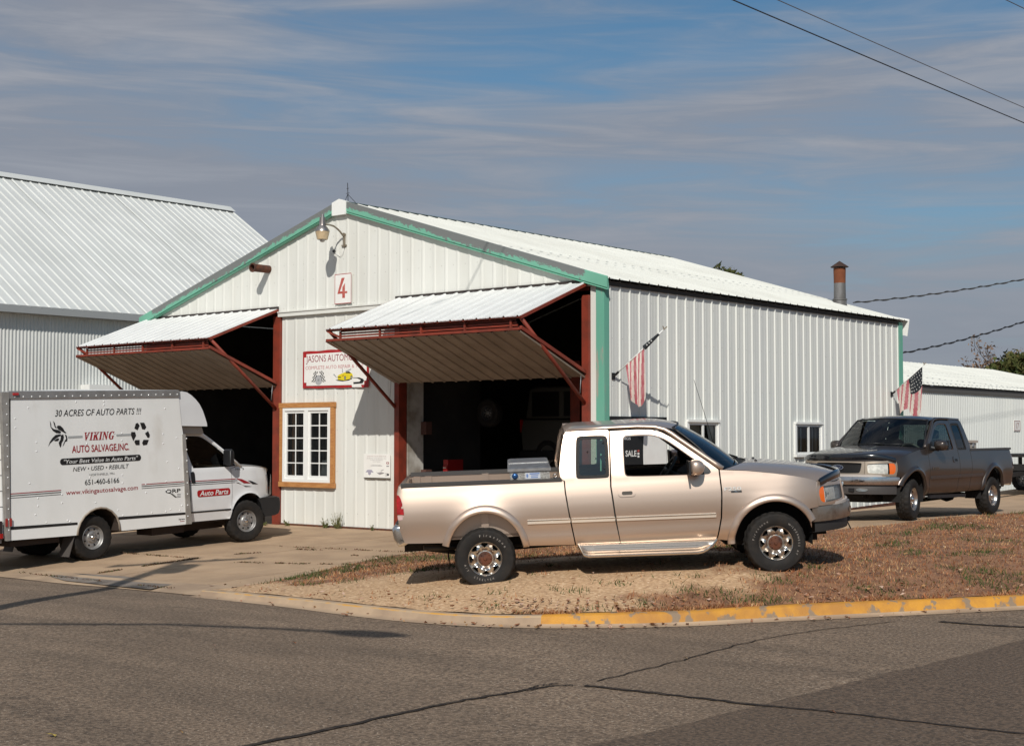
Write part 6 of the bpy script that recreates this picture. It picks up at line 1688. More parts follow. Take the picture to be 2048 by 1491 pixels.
    def hood(u, v):
        w = 2 * u - 1
        # side lines of the bonnet follow the fenders
        xb = 3.36 - .40 * w * w
        xf0 = 4.50 - .40 * abs(w) ** 2.6
        vv = v; v = min(v / .86, 1.0)
        x = xb + (xf0 - .035 - xb) * v; xe = 2.96 + (4.10 - 2.96) * v
        y = w * (abs(fL(s_at_x(xe), line_z(xe) - .004).y) - .008)
        ze = line_z(xe) + .001
        zc = float(np.interp(x, [2.9, 3.36, 3.513, 3.878, 4.14, 4.314, 4.487, 4.6], [1.325, 1.328, 1.312, 1.268, 1.224, 1.180, 1.122, 1.06]))
        a = abs(w) ** 2.3; z = zc * (1 - a) + ze * a
        if vv > .86:      # the leading edge rolls down to the grille
            t = (vv - .86) / .14 * math.pi / 2; zl = 1.042; x += .040 * math.sin(t); z = zl + (z - zl) * math.cos(t)
        return (x, y, z)
    gridsurf('bonnet', 32, 26, hood, paint, root)
    # dark deflector along the bonnet's leading edge
    def defl(u, v):
        w = (2 * u - 1); p = Vector(hood(u * .99 + .005, .88)); o = Vector((1 - .55 * abs(w) ** 3, .55 * w ** 3, 0)).normalized()
        rise = .052 * (1 - .35 * abs(w) ** 4)
        pts = [p + o * .052 + Vector((0, 0, -.060)), p + o * .056 + Vector((0, 0, -.015)), p + o * .050 + Vector((0, 0, rise * .45)), p + o * .030 + Vector((0, 0, rise * .75)), p + o * .010 + Vector((0, 0, rise * .45))]
        t = v * 4; i = min(int(t), 3); return pts[i].lerp(pts[i + 1], t - i)
    gridsurf('bonnet_deflector', 30, 8, defl, M('smoked_deflector', (0.008, 0.009, 0.012), 0.16, coat=1.0), root)
    # front face: grille with frame
    def face(t, z):      # t = signed distance across the nose, 0 in the middle
        s = S_END - abs(t); p = (fL if t >= 0 else fR)(s, z); return p
    face.ref = (1.0, 0, 0)
    ref0 = face
    def nose(t, z):
        p = face(t, z); return p
    def nose_panel(name, out, holes, mat, par, off=0.0, thick=.02, grid=.07):
        # outward is forward here
        outer = resample(out, grid); hs = [resample(h, grid) for h in holes]
        P, T, loops = tri2d(outer, hs, grid); V = [nose(a, b) + Vector((off, 0, 0)) for a, b in P]; F = [tuple(int(i) for i in t) for t in T]
        nf = len(F)
        for l in loops:
            b = len(V); k = len(l); V += [V[i] for i in l] + [V[i] - Vector((thick, 0, 0)) for i in l]
            F += [(b + i, b + (i + 1) % k, b + k + (i + 1) % k, b + k + i) for i in range(k)]
        o = mobj(name, V, F, mat, par); o.data.polygons.foreach_set('use_smooth', [True] * nf + [False] * (len(F) - nf)); return o
    tg = S_END - s_at_y(.50) - .004
    gl = nose_panel('grille', [(-tg, .80), (tg, .80), (tg, 1.035), (-tg, 1.035)], [chaikin([(-tg + .05, .985), (-tg + .075, .84), (-tg + .12, .822), (tg - .12, .822), (tg - .075, .84), (tg - .05, .985), (tg - .06, 1.012), (-tg + .06, 1.012)], 1)], paint if tan else BEZEL, root, .012, .05)
    nose_panel('grille_insert', [(-tg + .03, .815), (tg - .03, .815), (tg - .03, 1.02), (-tg + .03, 1.02)], [], M('grille_black', (0.010, 0.010, 0.010), 0.5), gl, -.035, .01)
    mb = MB()
    for k in range(11):
        z = .835 + k * .0165
        for i in range(24):
            t0 = -tg + .07 + (2 * tg - .14) * (i + (.5 if k % 2 else 0)) / 24.5; a = nose(t0, z); b = nose(t0 + .022, z)
            mb.bar(a + Vector((-.02, 0, 0)), b + Vector((-.02, 0, 0)), .012, .005)
    mb.build('grille_mesh', M('grille_grey', (0.045, 0.043, 0.042), 0.4), gl, kind='stuff')
    em = nose_panel('emblem', ellipse(0, .925, .105, .043), [], M('emblem_blue', (0.008, 0.014, 0.04), 0.5), gl, .004, .02)
    nose_panel('emblem_rim', ellipse(0, .925, .112, .049), [ellipse(0, .925, .103, .042)], CHROME, gl, .008, .02)
    text('emblem_script', 'Ford', CHROME, gl, (-.062, .062, .902, .952), lambda a, b: nose(a, b) + Vector((.008, 0, 0)), shear=.35)
    # bumpers
    def bump_map(scale, xo, zmid, bul):
        def g_(t, z):
            s = S_END - abs(t); side = 1 if t >= 0 else -1
            px = float(np.interp(s, _sl, _px)) if s > XA else s; py = float(np.interp(s, _sl, _py)) if s > XA else 1.0
            k = max(0, min(1, (px - XA) / AX)); b = bul * (1 - ((z - zmid) / .12) ** 2)
            return Vector((px + xo * k + b * k, side * (.965 * py * scale + b * .4), z))
        return g_
    def bumper(name, z0, z1, mat, scale, xo, bul, xs, parent, holes=()):
        gmap = bump_map(scale, xo, (z0 + z1) / 2, bul); L = S_END - s_at_x(xs)
        n = 44; m = 6; V, F = [], []
        for i in range(n + 1):
            t = -L + 2 * L * i / n
            for j in range(m + 1): V.append(gmap(t, z0 + (z1 - z0) * j / m))
            p = gmap(t, z1); V.append(p + Vector((-.09, -math.copysign(.02, p.y), .012))); p = gmap(t, z0); V.insert(len(V) - m - 2, p + Vector((-.08, -math.copysign(.02, p.y), .0)))
        w = m + 3
        for i in range(n):
            for j in range(w - 1): F.append((i * w + j, (i + 1) * w + j, (i + 1) * w + j + 1, i * w + j + 1))
        return mobj(name, V, F, mat, parent, True, sharp=55), gmap, L
    bmat = M('weathered_bumper', (0.42, 0.36, 0.30), 0.35, 0.9, (0.26, 0.19, 0.14), 7, 0.45, 0.65, r2=.5) if tan else CHROME
    fb, bm, bl = bumper('front_bumper', .585 if tan else .625, .765, bmat, 1.0, .055, .02, 3.975, root)
    bumper('bumper_cap', .768, .800, M('bumper_cap_grey', (0.40, 0.36, 0.33), 0.5), .985, .03, .01, 3.99, fb)
    va, vm, vl = bumper('valance', .455, .582 if tan else .622, M('valance_dark', (0.022, 0.020, 0.019), 0.55) if tan else M('valance_grey', (0.055, 0.050, 0.048), 0.5), .965, .015, .015, 4.02, fb)
    for s in (-1, 1):
        lay = [vm(s * .50 + .11 * math.cos(a), (.535 if not tan else .535) + .032 * math.sin(a)) + Vector((.012, 0, 0)) for a in np.linspace(0, 2 * math.pi, 20, endpoint=False)]
        if tan:
            c = bm(s * .42, .66)
            lay = [bm(s * .46 + .10 * math.cos(a), .668 + .038 * math.sin(a)) + Vector((.008, 0, 0)) for a in np.linspace(0, 2 * math.pi, 20, endpoint=False)]
        mobj('fog_lamp', lay, [tuple(range(20))], M('fog_glass', (0.34, 0.36, 0.36), 0.12, 0.6), va)
    for s in (-1, 1):
        mb = MB(); p = vm(s * .30, .53); mb.box((p.x - .02, p.y - .05, .50), (p.x + .02, p.y + .05, .56)); mb.build('tow_slot', BLACK, va)
    # licence plate on the bumper
    if not tan:
        pv = bm(0, .60); x = pv.x + .03
        mb = MB(); mb.box((x - .008, -.153, .52), (x, .153, .675)); pl = mb.build('licence_plate', M('plate_white', (0.62, 0.66, 0.68), 0.4), root)
        g2 = lambda a, b: (x + .002, a, b)
        flat('plate_band', [(-.15, .628), (.15, .628), (.15, .672), (-.15, .672)], g2, M('plate_blue', (0.02, 0.22, 0.40), 0.5), pl)
        text('plate_text', '366', M('plate_ink', (0.03, 0.05, 0.16), 0.5), pl, (.0, .135, .545, .615), lambda a, b: (x + .003, a, b), bold=.02)
    # rear bumper, tailgate, floor
    rp = [(-1.112, .775), (-1.07, .824), (-.925, .80), (-.90, .60), (-.96, .565), (-1.04, .553), (-1.095, .65)]
    pillow('rear_bumper', rp, -.93, .93, .05, CHROME, root)
    mb = MB(); mb.box((-1.075, -.78, .822), (-.95, .78, .832)); mb.build('bumper_step', BLACK, root)
    pillow('tailgate', [(-1.0, .70), (-1.035, .80), (-1.035, 1.20), (-1.01, 1.285), (-.96, 1.285), (-.96, .70)], -.80, .80, .02, paint, root)
    mb = MB(); mb.box((-.98, -.84, .60), (1.0, .84, .64)); mb.box((.985, -.86, .6), (1.0, .86, 1.27)); mb.build('bed_floor', paint, root)
    # cab rear wall with window
    def back(u, v): 
        z = 1.25 + (1.85 - 1.25) * v; y = (2 * u - 1) * (W_of(z) - .05); x = .985 + (.09 * max(0, (z - 1.45)) / .4); return (x, y, z)
    V = [back(i / 12, j / 6) for j in range(7) for i in range(13)]; F = [(j * 13 + i, j * 13 + i + 1, (j + 1) * 13 + i + 1, (j + 1) * 13 + i) for j in range(6) for i in range(12) if not (2 <= i <= 9 and 1 <= j <= 4)]
    mobj('cab_back', V, F, paint, root, True)
    V = [back(i / 12, j / 6) for j in (1, 5) for i in (2, 10)]; mobj('rear_window', V, [(0, 1, 3, 2)], DARK_GLASS, root)
    # cabin
    INT = M('cabin_dark', (0.020, 0.018, 0.016), 0.8); SEAT = M('seat_cloth', (0.040, 0.036, 0.032), 0.9)
    mb = MB(); mb.box((1.05, -.85, .52), (2.95, .85, .58)); mb.build('cab_floor', INT, root)
    for s in (-1, 1):
        mb = MB(); mb.box((1.2, s * .90 - .02, .55), (2.85, s * .90 + .02, 1.20)); mb.build('door_trim', INT, root)
        pillow('seat', [(1.72, .60), (1.70, .95), (1.55, 1.42), (1.66, 1.46), (1.86, .98), (2.30, .93), (2.32, .60)], s * .42 - .27, s * .42 + .27, .07, SEAT, root)
        pillow('head_rest', [(1.55, 1.47), (1.53, 1.62), (1.62, 1.64), (1.65, 1.49)], s * .42 - .14, s * .42 + .14, .04, SEAT, root)
    pillow('dashboard', [(2.55, .9), (2.58, 1.17), (2.72, 1.255), (3.12, 1.285), (3.15, .9)], -.86, .86, .05, INT, root)
    mb = MB(); n = 28
    ring = []
    ct = Vector((2.40, .40, 1.20)); ax = Vector((-.80, 0, .60)).normalized(); e1 = Vector((0, 1, 0)); e2 = ax.cross(e1)
    ring = [ct + (e1 * math.cos(2 * math.pi * k / n) + e2 * math.sin(2 * math.pi * k / n)) * .205 for k in range(n + 1)]
    mb.tube(ring, .022, 8, cap=False); mb.bar(ct - e1 * .2, ct + e1 * .2, .03, .06); mb.tube([ct, ct + Vector((.35, 0, -.2))], .035, 8); mb.build('steering_wheel', M('wheel_grey', (0.10, 0.085, 0.07), 0.5), root, True)
    mb = MB(); p = Vector(shield(.5, .86)); mb.box(tuple(p + Vector((-.09, -.12, -.09))), tuple(p + Vector((-.06, .12, -.02)))); mb.build('inner_mirror', BLACK, root)
    # chassis
    CH = M('chassis_black', (0.014, 0.012, 0.011), 0.85)
    mb = MB()
    for s in (-1, 1): mb.box((-1.0, s * .45 - .04, .44), (4.2, s * .45 + .04, .58))
    mb.box((1.05, -.80, .46), (2.9, .80, .52)); mb.tube([(0, -.75, .363), (0, .75, .363)], .05, 10); mb.lathe([(0, -.16), (.11, -.12), (.15, 0), (.11, .12), (0, .16)], 14, Matrix.Translation((0, .0, .363)) @ Matrix.Rotation(R(90), 4, 'X'))
    mb.tube([(3.535, -.75, .36), (3.535, .75, .36)], .05, 10); mb.box((3.0, -.42, .30), (4.15, .42, .62)); mb.tube([(0, 0, .36), (2.2, 0, .42)], .04, 8)
    for s in (-1, 1):
        mb.tube([(-.72, s * .56, .47), (-.3, s * .56, .40), (0, s * .56, .40), (.6, s * .56, .50)], .03, 6); mb.tube([(.05, s * .5, .38), (-.25, s * .5, .75)], .03, 8)
    mb.box((-.95, -.55, .46), (-.62, .55, .55)); mb.box((4.05, -.36, .36), (4.28, .36, .46))
    mb.build('chassis', CH, root)
    mb = MB(); sy = -.72 if tan else .72
    mb.tube([(-.36, sy * .8, .47), (-.55, sy, .50), (-.735, sy * 1.12, .515)] if False else [(1.6, sy * .6, .42), (.55, sy * .6, .45), (-.20, sy * .78, .478), (-.48, sy, .498), (-.74, sy * 1.12, .515)], .034, 10); mb.build('exhaust_pipe', M('exhaust_black', (0.03, 0.024, 0.02), 0.6), root, True)
    # lower cab skirt closes the view under the doors
    if tan:
        bd = truck_map(-1)
        BG = M('badge_dark', (0.03, 0.03, 0.03), 0.4)
        b = panel('badge', [(3.02, 1.002), (3.15, 1.000), (3.15, 1.022), (3.02, 1.026)], [], bd, BG, root, .2, 0, .006)
        text('badge_lettering', 'F250', M('badge_silver', (0.62, 0.61, 0.58), 0.35, 0.3), root, (2.94, 3.145, 1.026, 1.070), lambda a, c: bd(a, c) + Vector((0, -.008, 0)), bold=.012)
        text('badge_lettering', 'SUPER DUTY' if False else 'XLT', CHROME, b, (3.06, 3.12, 1.006, 1.020), lambda a, c: bd(a, c) + Vector((0, -.008, 0)), bold=.02)
        mb = MB(); p0 = Vector((3.13, .83, 1.30)); mb.tube([p0, p0 + Vector((-.10, .02, .45)), p0 + Vector((-.25, .04, 1.05))], [.006, .004, .003], 5); mb.lathe([(0, .05), (.02, .04), (.026, 0)], 10, Matrix.Translation(p0)); mb.build('radio_antenna', BLACK, root, True)
        for s in (-1,):
            mb = MB(); mb.lathe([(0, .02), (.014, .015), (.02, 0)], 8, Matrix.Translation(Vector(hood(.36, .1)))); mb.lathe([(0, .02), (.014, .015), (.02, 0)], 8, Matrix.Translation(Vector(hood(.60, .12)))); mb.build('washer_nozzle', BLACK, root)
        # hose hanging under the front bumper
        mb = MB(); mb.tube([(4.50, -.30, .62), (4.56, -.30, .50), (4.60, -.31, .40)], .008, 6); mb.build('hanging_strap', BLACK, root, True)
    else:
        bd = truck_map(1)
        text('badge_lettering', 'F150', M('badge_bronze', (0.20, 0.14, 0.09), 0.4, 0.6), root, (2.52, 2.80, .885, .935), lambda a, c: bd(2 * 2.66 - a, c) + Vector((0, .006, 0)), bold=.02)

TAN_PAINT = M('tan_metallic', (0.59, 0.46, 0.37), 0.37, 0.74, coat=0.7, spec=.5)
GRAY_PAINT = M('dark_grey_metallic', (0.056, 0.043, 0.036), 0.32, 0.5, coat=0.8)
DULL_CHROME = M('dull_chrome', (0.60, 0.56, 0.50), 0.22, 0.9, (0.34, 0.26, 0.20), 16, 0.48, 0.62, r2=.5)
BEZEL = M('beige_bezel', (0.34, 0.285, 0.225), 0.35, 0.4)
ALLOY = M('polished_alloy', (0.62, 0.56, 0.50), 0.22, 0.9, (0.45, 0.40, 0.36), 10)
MOULD = M('moulding_cream', (0.82, 0.74, 0.64), 0.22, 0.35, coat=1.0)
QGLASS = glass_mat('tinted_quarter_glass', (0.60, 0.68, 0.61), 1.6, 0.06, 0.05)
def frame(ex, origin):
    ex = Vector(ex).normalized(); ey = Vector((0, 0, 1)).cross(ex).normalized(); ez = ex.cross(ey)
    m = Matrix((ex, ey, ez)).transposed().to_4x4(); m.translation = origin; return m
A_, B_ = Vector((3.546, -7.224, .010)), Vector((6.235, -4.973, .203))
ex = (B_ - A_).normalized(); ey = Vector((0, 0, 1)).cross(ex).normalized()
_r = Matrix.Rotation(R(3.0), 4, 'X')
tan_m = frame(ex, A_) @ _r @ Matrix.Translation((0, .985, 0))
pick = empty('pickup_truck', 'tan metallic extended cab pickup parked across the dirt and lawn corner', 'pickup truck', mat=tan_m, group='parked pickup trucks')
make_pickup(pick, TAN_PAINT, 'tan')
A_, B_ = Vector((3.894, 7.723, .329)), Vector((3.836, 4.211, .369))
ex = (B_ - A_).normalized(); ey = Vector((0, 0, 1)).cross(ex).normalized()
gray_m = frame(ex, A_ - ey * .985)
pick2 = empty('pickup_truck', 'dark grey extended cab pickup facing forward beside the long ribbed wall', 'pickup truck', mat=gray_m, group='parked pickup trucks')
make_pickup(pick2, GRAY_PAINT, 'gray')

# tool boxes lying in the beds
def toolbox():
    t = empty('toolbox', 'silver diamond plate toolbox across the tan pickup bed', 'toolbox', mat=tan_m)
    x0, x1 = .345, .855
    mb = MB(); mb.add([(x0 + .02, -.845, 1.27), (x1 - .01, -.845, 1.26), (x1 - .01, -.845, 1.375), (x0 + .01, -.845, 1.385), (x0 + .02, .845, 1.27), (x1 - .01, .845, 1.26), (x1 - .01, .845, 1.375), (x0 + .01, .845, 1.385)], [(0, 1, 2, 3), (7, 6, 5, 4), (0, 3, 7, 4), (1, 5, 6, 2), (4, 5, 1, 0)])
    mb.build('box', M('diamond_plate', (0.55, 0.53, 0.49), 0.35, 0.85, (0.38, 0.36, 0.33), 60, 0.45, 0.6, bump=.3, bs=120), t)
    mb = MB(); z = 1.39
    mb.add([(x0 - .012, -.87, z), (x1 + .005, -.87, z - .008), (x1 + .005, -.87, z + .028), (x0 - .012, -.87, z + .034), (x0 - .012, .87, z), (x1 + .005, .87, z - .008), (x1 + .005, .87, z + .028), (x0 - .012, .87, z + .034),
            (x0 + .02, -.85, z + .045), (x1 - .02, -.85, z + .038), (x0 + .02, .85, z + .045), (x1 - .02, .85, z + .038)],
           [(0, 1, 2, 3), (7, 6, 5, 4), (0, 3, 7, 4), (1, 5, 6, 2), (3, 2, 9, 8), (6, 7, 10, 11), (7, 3, 8, 10), (2, 6, 11, 9), (8, 9, 11, 10), (4, 5, 1, 0)]); lid = mb.build('lid', ALU, t)
    mb = MB(); mb.bar((x0, -.10, z + .05), (x1, -.10, z + .045), .05, .012); mb.build('lid_rib', ALU, t)
    f = lambda a, b: (a, -.848, b)
    mb = MB(); mb.lathe([(0, .02), (.022, .018), (.036, .006), (.038, 0)], 16, Matrix.Translation((x0 + .075, -.848, 1.333)) @ Matrix.Rotation(R(90), 4, 'X')); mb.build('latch', M('blue_latch', (0.03, 0.10, 0.26), 0.25, 0.5), t, True)
    s = flat('sticker', [(x0 + .20, 1.287), (x0 + .385, 1.283), (x0 + .385, 1.368), (x0 + .20, 1.372)], f, M('pale_sticker', (0.50, 0.52, 0.56), 0.5), t)
    f2 = lambda a, b: (a, -.8495, b); bl = M('sticker_blue', (0.12, 0.20, 0.42), 0.5)
    for z0, z1, a, b in ((1.345, 1.360, .255, .375), (1.325, 1.335, .27, .36), (1.302, 1.314, .27, .355)): flat('sticker_print', [(x0 + a, z0), (x0 + b, z0), (x0 + b, z1), (x0 + a, z1)], f2, bl, t)
    flat('sticker_print', ellipse(x0 + .225, 1.330, .012, .026, 10), f2, bl, t)
    mb = MB(); n = 14; mb.tube([(x1 + .055 + .022 * math.cos(k * 6.283 / n), -.78, 1.305 + .022 * math.sin(k * 6.283 / n)) for k in range(n + 1)], .006, 5); mb.build('ring', CHROME, t, True)
toolbox()
def crate():
    t = empty('toolbox', 'low beige lidded box in the grey pickup bed behind the cab', 'toolbox', mat=gray_m)
    mb = MB(); mb.box((.40, .05, 1.10), (.92, .80, 1.40)); mb.build('box', M('beige_crate', (0.34, 0.29, 0.24), 0.5), t)
    mb = MB(); mb.box((.37, .02, 1.402), (.95, .83, 1.45)); mb.build('lid', M('beige_lid', (0.42, 0.36, 0.30), 0.4), t)
    mb = MB(); mb.box((.52, .80, 1.33), (.60, .82, 1.40)); mb.box((.72, .80, 1.33), (.80, .82, 1.40)); mb.build('latch', GALV, t)
crate()

# ------------------------------------------------------------------ the box truck
def box_truck():
    A_, B_ = Vector((-6.27, -6.1, -.247)), Vector((-6.27, -2.567, -.12))
    ex = (B_ - A_).normalized(); ey = Vector((0, 0, 1)).cross(ex).normalized()
    HB = 1.05
    root = empty('box_truck', 'white lettered box truck nosed up to the left bifold door', 'box truck', mat=frame(ex, A_ + ey * HB))
    BODY = M('box_white', (0.79, 0.785, 0.76), 0.45, 0, (0.735, 0.73, 0.70), 2, 0.4, 0.7, bump=.03, bs=3, col3=(0.62, 0.59, 0.54), ns3=2.6, lo3=0.60, hi3=0.9, stretch=(1, 1, .5))
    CAB = M('cab_white', (0.72, 0.72, 0.72), 0.28, 0, (0.69, 0.69, 0.69), 3, coat=.8)
    RAIL = M('box_rail_grey', (0.33, 0.32, 0.31), 0.5, 0.5, (0.26, 0.25, 0.24), 5)
    POST = M('box_post_alu', (0.40, 0.38, 0.35), 0.5, 0.4, (0.32, 0.30, 0.27), 6)
    arch = [(-0.318, .455), (-.30, .56), (-.255, .66), (-.17, .765), (-.06, .838), (.05, .875), (.15, .885), (.26, .868), (.37, .81), (.46, .715), (.51, .60), (.53, .455)]
    for side in (-1, 1):
        f = lambda x, z, s=side: Vector((x, s * HB, z)); f.ref = (0, side, 0)
        outer = [(-1.56, .478), ] + arch + [(1.925, .455), (1.99, .95), (1.94, 1.9), (1.88, 2.24), (1.83, 2.755), (-1.51, 2.775)]
        panel('box_side', outer, [], f, BODY, root, .4, .03, smooth=False)
        mb = MB(); 
        V = [f(-1.55, 2.775), f(1.83, 2.755), f(1.825, 2.868), f(-1.55, 2.888)]
        out = Vector((0, side * .022, 0)); inn = Vector((0, -side * .05, .012))
        mb.add([V[0] + out, V[1] + out, V[2] + out, V[3] + out, V[2] + inn, V[3] + inn, V[0], V[1]], [(0, 1, 2, 3), (3, 2, 4, 5), (6, 7, 1, 0)])
        rl = mb.build('top_rail', RAIL, root)
        mb = MB(); mb.box((-1.49, side * (HB + .035) - .012, 2.828), (-1.395, side * (HB + .035) + .012, 2.866)); mb.build('marker_lamp', M('red_marker', (0.42, 0.010, 0.008), 0.2, coat=1), rl)
        mb = MB(); pts = [(-1.69, 2.88), (-1.555, 2.88), (-1.578, .478), (-1.635, .478)]
        mb.add([Vector((x, side * (HB + .024), z)) for x, z in pts] + [Vector((x - (.0), side * (HB - .06), z)) for x, z in pts], [(0, 1, 2, 3), (7, 6, 5, 4), (0, 3, 7, 4), (1, 5, 6, 2), (0, 4, 5, 1)])
        po = mb.build('corner_post', POST, root)
        for k in range(2):
            mb = MB(); x = -1.66 + k * .075; mb.box((x, side * (HB + .030) - .008, .71), (x + .035, side * (HB + .030) + .008, .84)); mb.build('reflector', M('dull_red_reflector', (0.30, 0.03, 0.025), 0.4), po)
        mb = MB(); pts = [(1.88, 2.08), (1.945, 2.08), (2.05, .455), (1.93, .455)]
        mb.add([Vector((x, side * (HB + .020), z)) for x, z in pts] + [Vector((x, side * (HB - .10), z)) for x, z in pts], [(0, 1, 2, 3), (7, 6, 5, 4), (0, 3, 7, 4), (1, 5, 6, 2), (0, 4, 5, 1)]); mb.build('front_post', POST, root)
        # rivets: tiny, kept as one part
        mb = MB()
        rv = [(x, 2.80) for x in np.linspace(-1.45, 1.78, 22)] + [(x, .72) for x in (-.9, -.5, .6, .9, 1.2, 1.5, 1.8)] + [(1.965 + .0 * k, .6 + .2 * k) for k in range(8)] + [(-1.60, .65 + .17 * k) for k in range(13)]
        for x, zs in ((-1.44, (2.45, 2.30)), (-1.20, (2.62,)), (-1.06, (2.05, 1.90)), (-1.20, (1.38,)), (-1.05, (1.13, 1.0)), (-.60, (1.16, 1.02)), (-.30, (2.70,)), (.25, (2.76, 2.70, 2.64, 2.55)), (-.02, (2.52,)), (.52, (2.54,)), (-.10, (2.145, 1.99)), (.06, (2.145,)), (.45, (2.14,)), (.60, (2.14, 2.02)), (1.52, (2.55,)), (1.47, (2.10, 1.93)), (1.76, (2.02,)), (1.55, (1.6,)), (1.08, (1.23, 1.08)), (1.52, (1.25, 1.10)), (1.80, (1.47,)), (0.60, (1.28, 1.42)), (-.05, (1.42,)), (.05, (.98,)), (.50, (.82,)), (1.6, (.75,)), (1.85, (.80,)), (-1.1, (.86,)), (-.45, (.70,))):
            rv += [(x, z) for z in zs]
        for x, z in rv: mb.lathe([(0, .008), (.010, .006), (.014, 0)], 8, Matrix.Translation((x, side * (HB + (.022 if z > 2.78 or x > 1.95 or x < -1.58 else 0)), z)) @ Matrix.Rotation(R(-90 * side), 4, 'X'))
        mb.build('rivet', WHITE_PAINT, root, True, kind='stuff')
        # fender lip round the rear arch
        mb = MB(); mb.tube([Vector((x, side * (HB + .004), z)) for x, z in arch], .018, 6); mb.build('arch_lip', M('dirty_lip', (0.30, 0.25, 0.20), 0.6), root, True)
        mb = MB(); n = 12
        Va = [Vector((x, side * y, z)) for x, z in arch for y in (HB - .02, .45)]
        mb.add(Va, [(2 * i, 2 * i + 1, 2 * i + 3, 2 * i + 2) for i in range(len(arch) - 1)]); mb.build('wheel_housing', M('housing_brown', (0.045, 0.03, 0.022), 0.9), root)
    # roof, ends, floor of the box
    mb = MB(); mb.add([(-1.69, -HB + .03, 2.885), (1.85, -HB + .03, 2.878), (1.85, HB - .03, 2.878), (-1.69, HB - .03, 2.885), (0.1, 0, 2.93)], [(0, 1, 4), (1, 2, 4), (2, 3, 4), (3, 0, 4)]); mb.build('box_roof', BODY, root)
    mb = MB(); mb.box((-1.58, -.75, .46), (2.0, .75, .50)); mb.box((1.86, -HB + .02, .5), (1.89, HB - .02, 2.86)); mb.build('box_floor', M('box_floor_dark', (0.05, 0.04, 0.035), 0.9), root)
    mb = MB()
    for k in range(9): mb.box((-1.655, -HB + .08, .52 + k * .255), (-1.63, HB - .08, .76 + k * .255))
    mb.build('roll_door', BODY, root)
    mb = MB(); mb.box((-1.95, -.95, .44), (-1.66, .95, .52)); mb.build('rear_step', RAIL, root)
    for side in (-1, 1):
        mb = MB(); mb.box((-1.735, side * .98 - .05, .50), (-1.69, side * .98 + .05, .80)); tl = mb.build('taillight', M('dark_lamp_box', (0.03, 0.02, 0.02), 0.5), root)
        mb = MB(); mb.box((-1.75, side * .98 - .055, .52), (-1.68, side * .98 + .055, .60)); mb.build('red_lens', M('red_lens', (0.40, 0.008, 0.008), 0.15), tl)
    # wind deflector cap over the cab
    nc = [(1.825, 2.872), (1.93, 2.882), (2.03, 2.868), (2.13, 2.815), (2.23, 2.74), (2.32, 2.65), (2.395, 2.53), (2.45, 2.40), (2.485, 2.27), (2.495, 2.205), (2.25, 2.215), (2.01, 2.225), (1.88, 2.232)]
    V, F = [], []; us = np.sin(np.linspace(-math.pi / 2, math.pi / 2, 25)); m_ = len(nc)
    for u in us:
        for x, z in nc:
            k = 1.20 - .25 * abs(u) ** 3.2; V.append((1.83 + (x - 1.83) * k if x > 1.83 else x, u * (HB - .01), z - (.035 * abs(u) ** 6 if z > 2.3 else 0)))
    for i in range(len(us) - 1):
        for k in range(m_): F.append((i * m_ + k, i * m_ + (k + 1) % m_, (i + 1) * m_ + (k + 1) % m_, (i + 1) * m_ + k))
    F.append(tuple(range(m_))); F.append(tuple((len(us) - 1) * m_ + k for k in range(m_))[::-1])
    mobj('wind_cap', V, F, CAB, root, True, sharp=50)
    un = [(2.0, 2.232), (2.46, 2.205), (2.50, 2.07), (2.44, 2.055), (2.02, 2.07)]
    pillow('cap_skirt', un, -.90, .90, .04, M('cap_skirt_grey', (0.36, 0.35, 0.34), 0.5), root)
    # ---- cab
    CW = np.array([(.40, .93), (.47, .965), (.65, .99), (.9, 1.0), (1.2, .99), (1.38, .965), (1.45, .94), (1.75, .86), (2.05, .77), (2.1, .75)])
    xa, ax, nx = 3.40, .96, 2.5
    th = np.linspace(0, math.pi / 2, 120); px = xa + ax * np.sin(th) ** (2 / nx); py = np.cos(th) ** (2 / nx); sl = np.r_[0, np.cumsum(np.hypot(np.diff(px), np.diff(py)))] + xa
    sx = lambda x: float(np.interp(x, px, sl)) if x > xa else x
    acx, acz, arx, arz = 3.43, .42, .44, .505
    def cmap(side):
        def f(s, z):
            if s <= xa: a, b = s, 1.0
            else: a = float(np.interp(s, sl, px)); b = float(np.interp(s, sl, py))
            w = float(np.interp(z, CW[:, 0], CW[:, 1])) * .995
            d = math.hypot((a - acx) / arx, (z - acz) / arz)
            if z > .3 and d < 1.4: w += .03 * math.exp(-max(0, d - 1.0) * 14)
            k = max(0, min(1, (a - xa) / ax)); x = a - .22 * max(0, z - 1.1) * k
            return Vector((x, side * w * b, z))
        f.ref = (0, side, 0); return f
    for side in (-1, 1):
        f = cmap(side)
        door = [(2.112, .478), (2.985, .474), (3.02, .60), (3.05, 1.0), (3.05, 1.40), (3.20, 1.44), (2.98, 1.70), (2.70, 1.93), (2.55, 2.035), (2.44, 2.062), (2.046, 2.058), (2.10, 1.17)]
        win = chaikin([(2.08, 2.04), (2.13, 1.75), (2.20, 1.455), (2.22, 1.447), (3.10, 1.436), (3.17, 1.45), (2.96, 1.70), (2.68, 1.915), (2.53, 2.01), (2.42, 2.030)], 1)
        d = panel('door', door, [win], f, CAB, root, .07)
        panel('window_pane', win, [], f, DARK_GLASS, d, .14, 0, -.012)
        panel('door_handle', rrect(2.125, 2.205, 1.175, 1.385, .035), [], f, BLACK, d, .06, .03, .012)
        arcp = [(acx + arx * math.cos(R(a)), acz + arz * math.sin(R(a))) for a in np.linspace(176, 50, 20)]
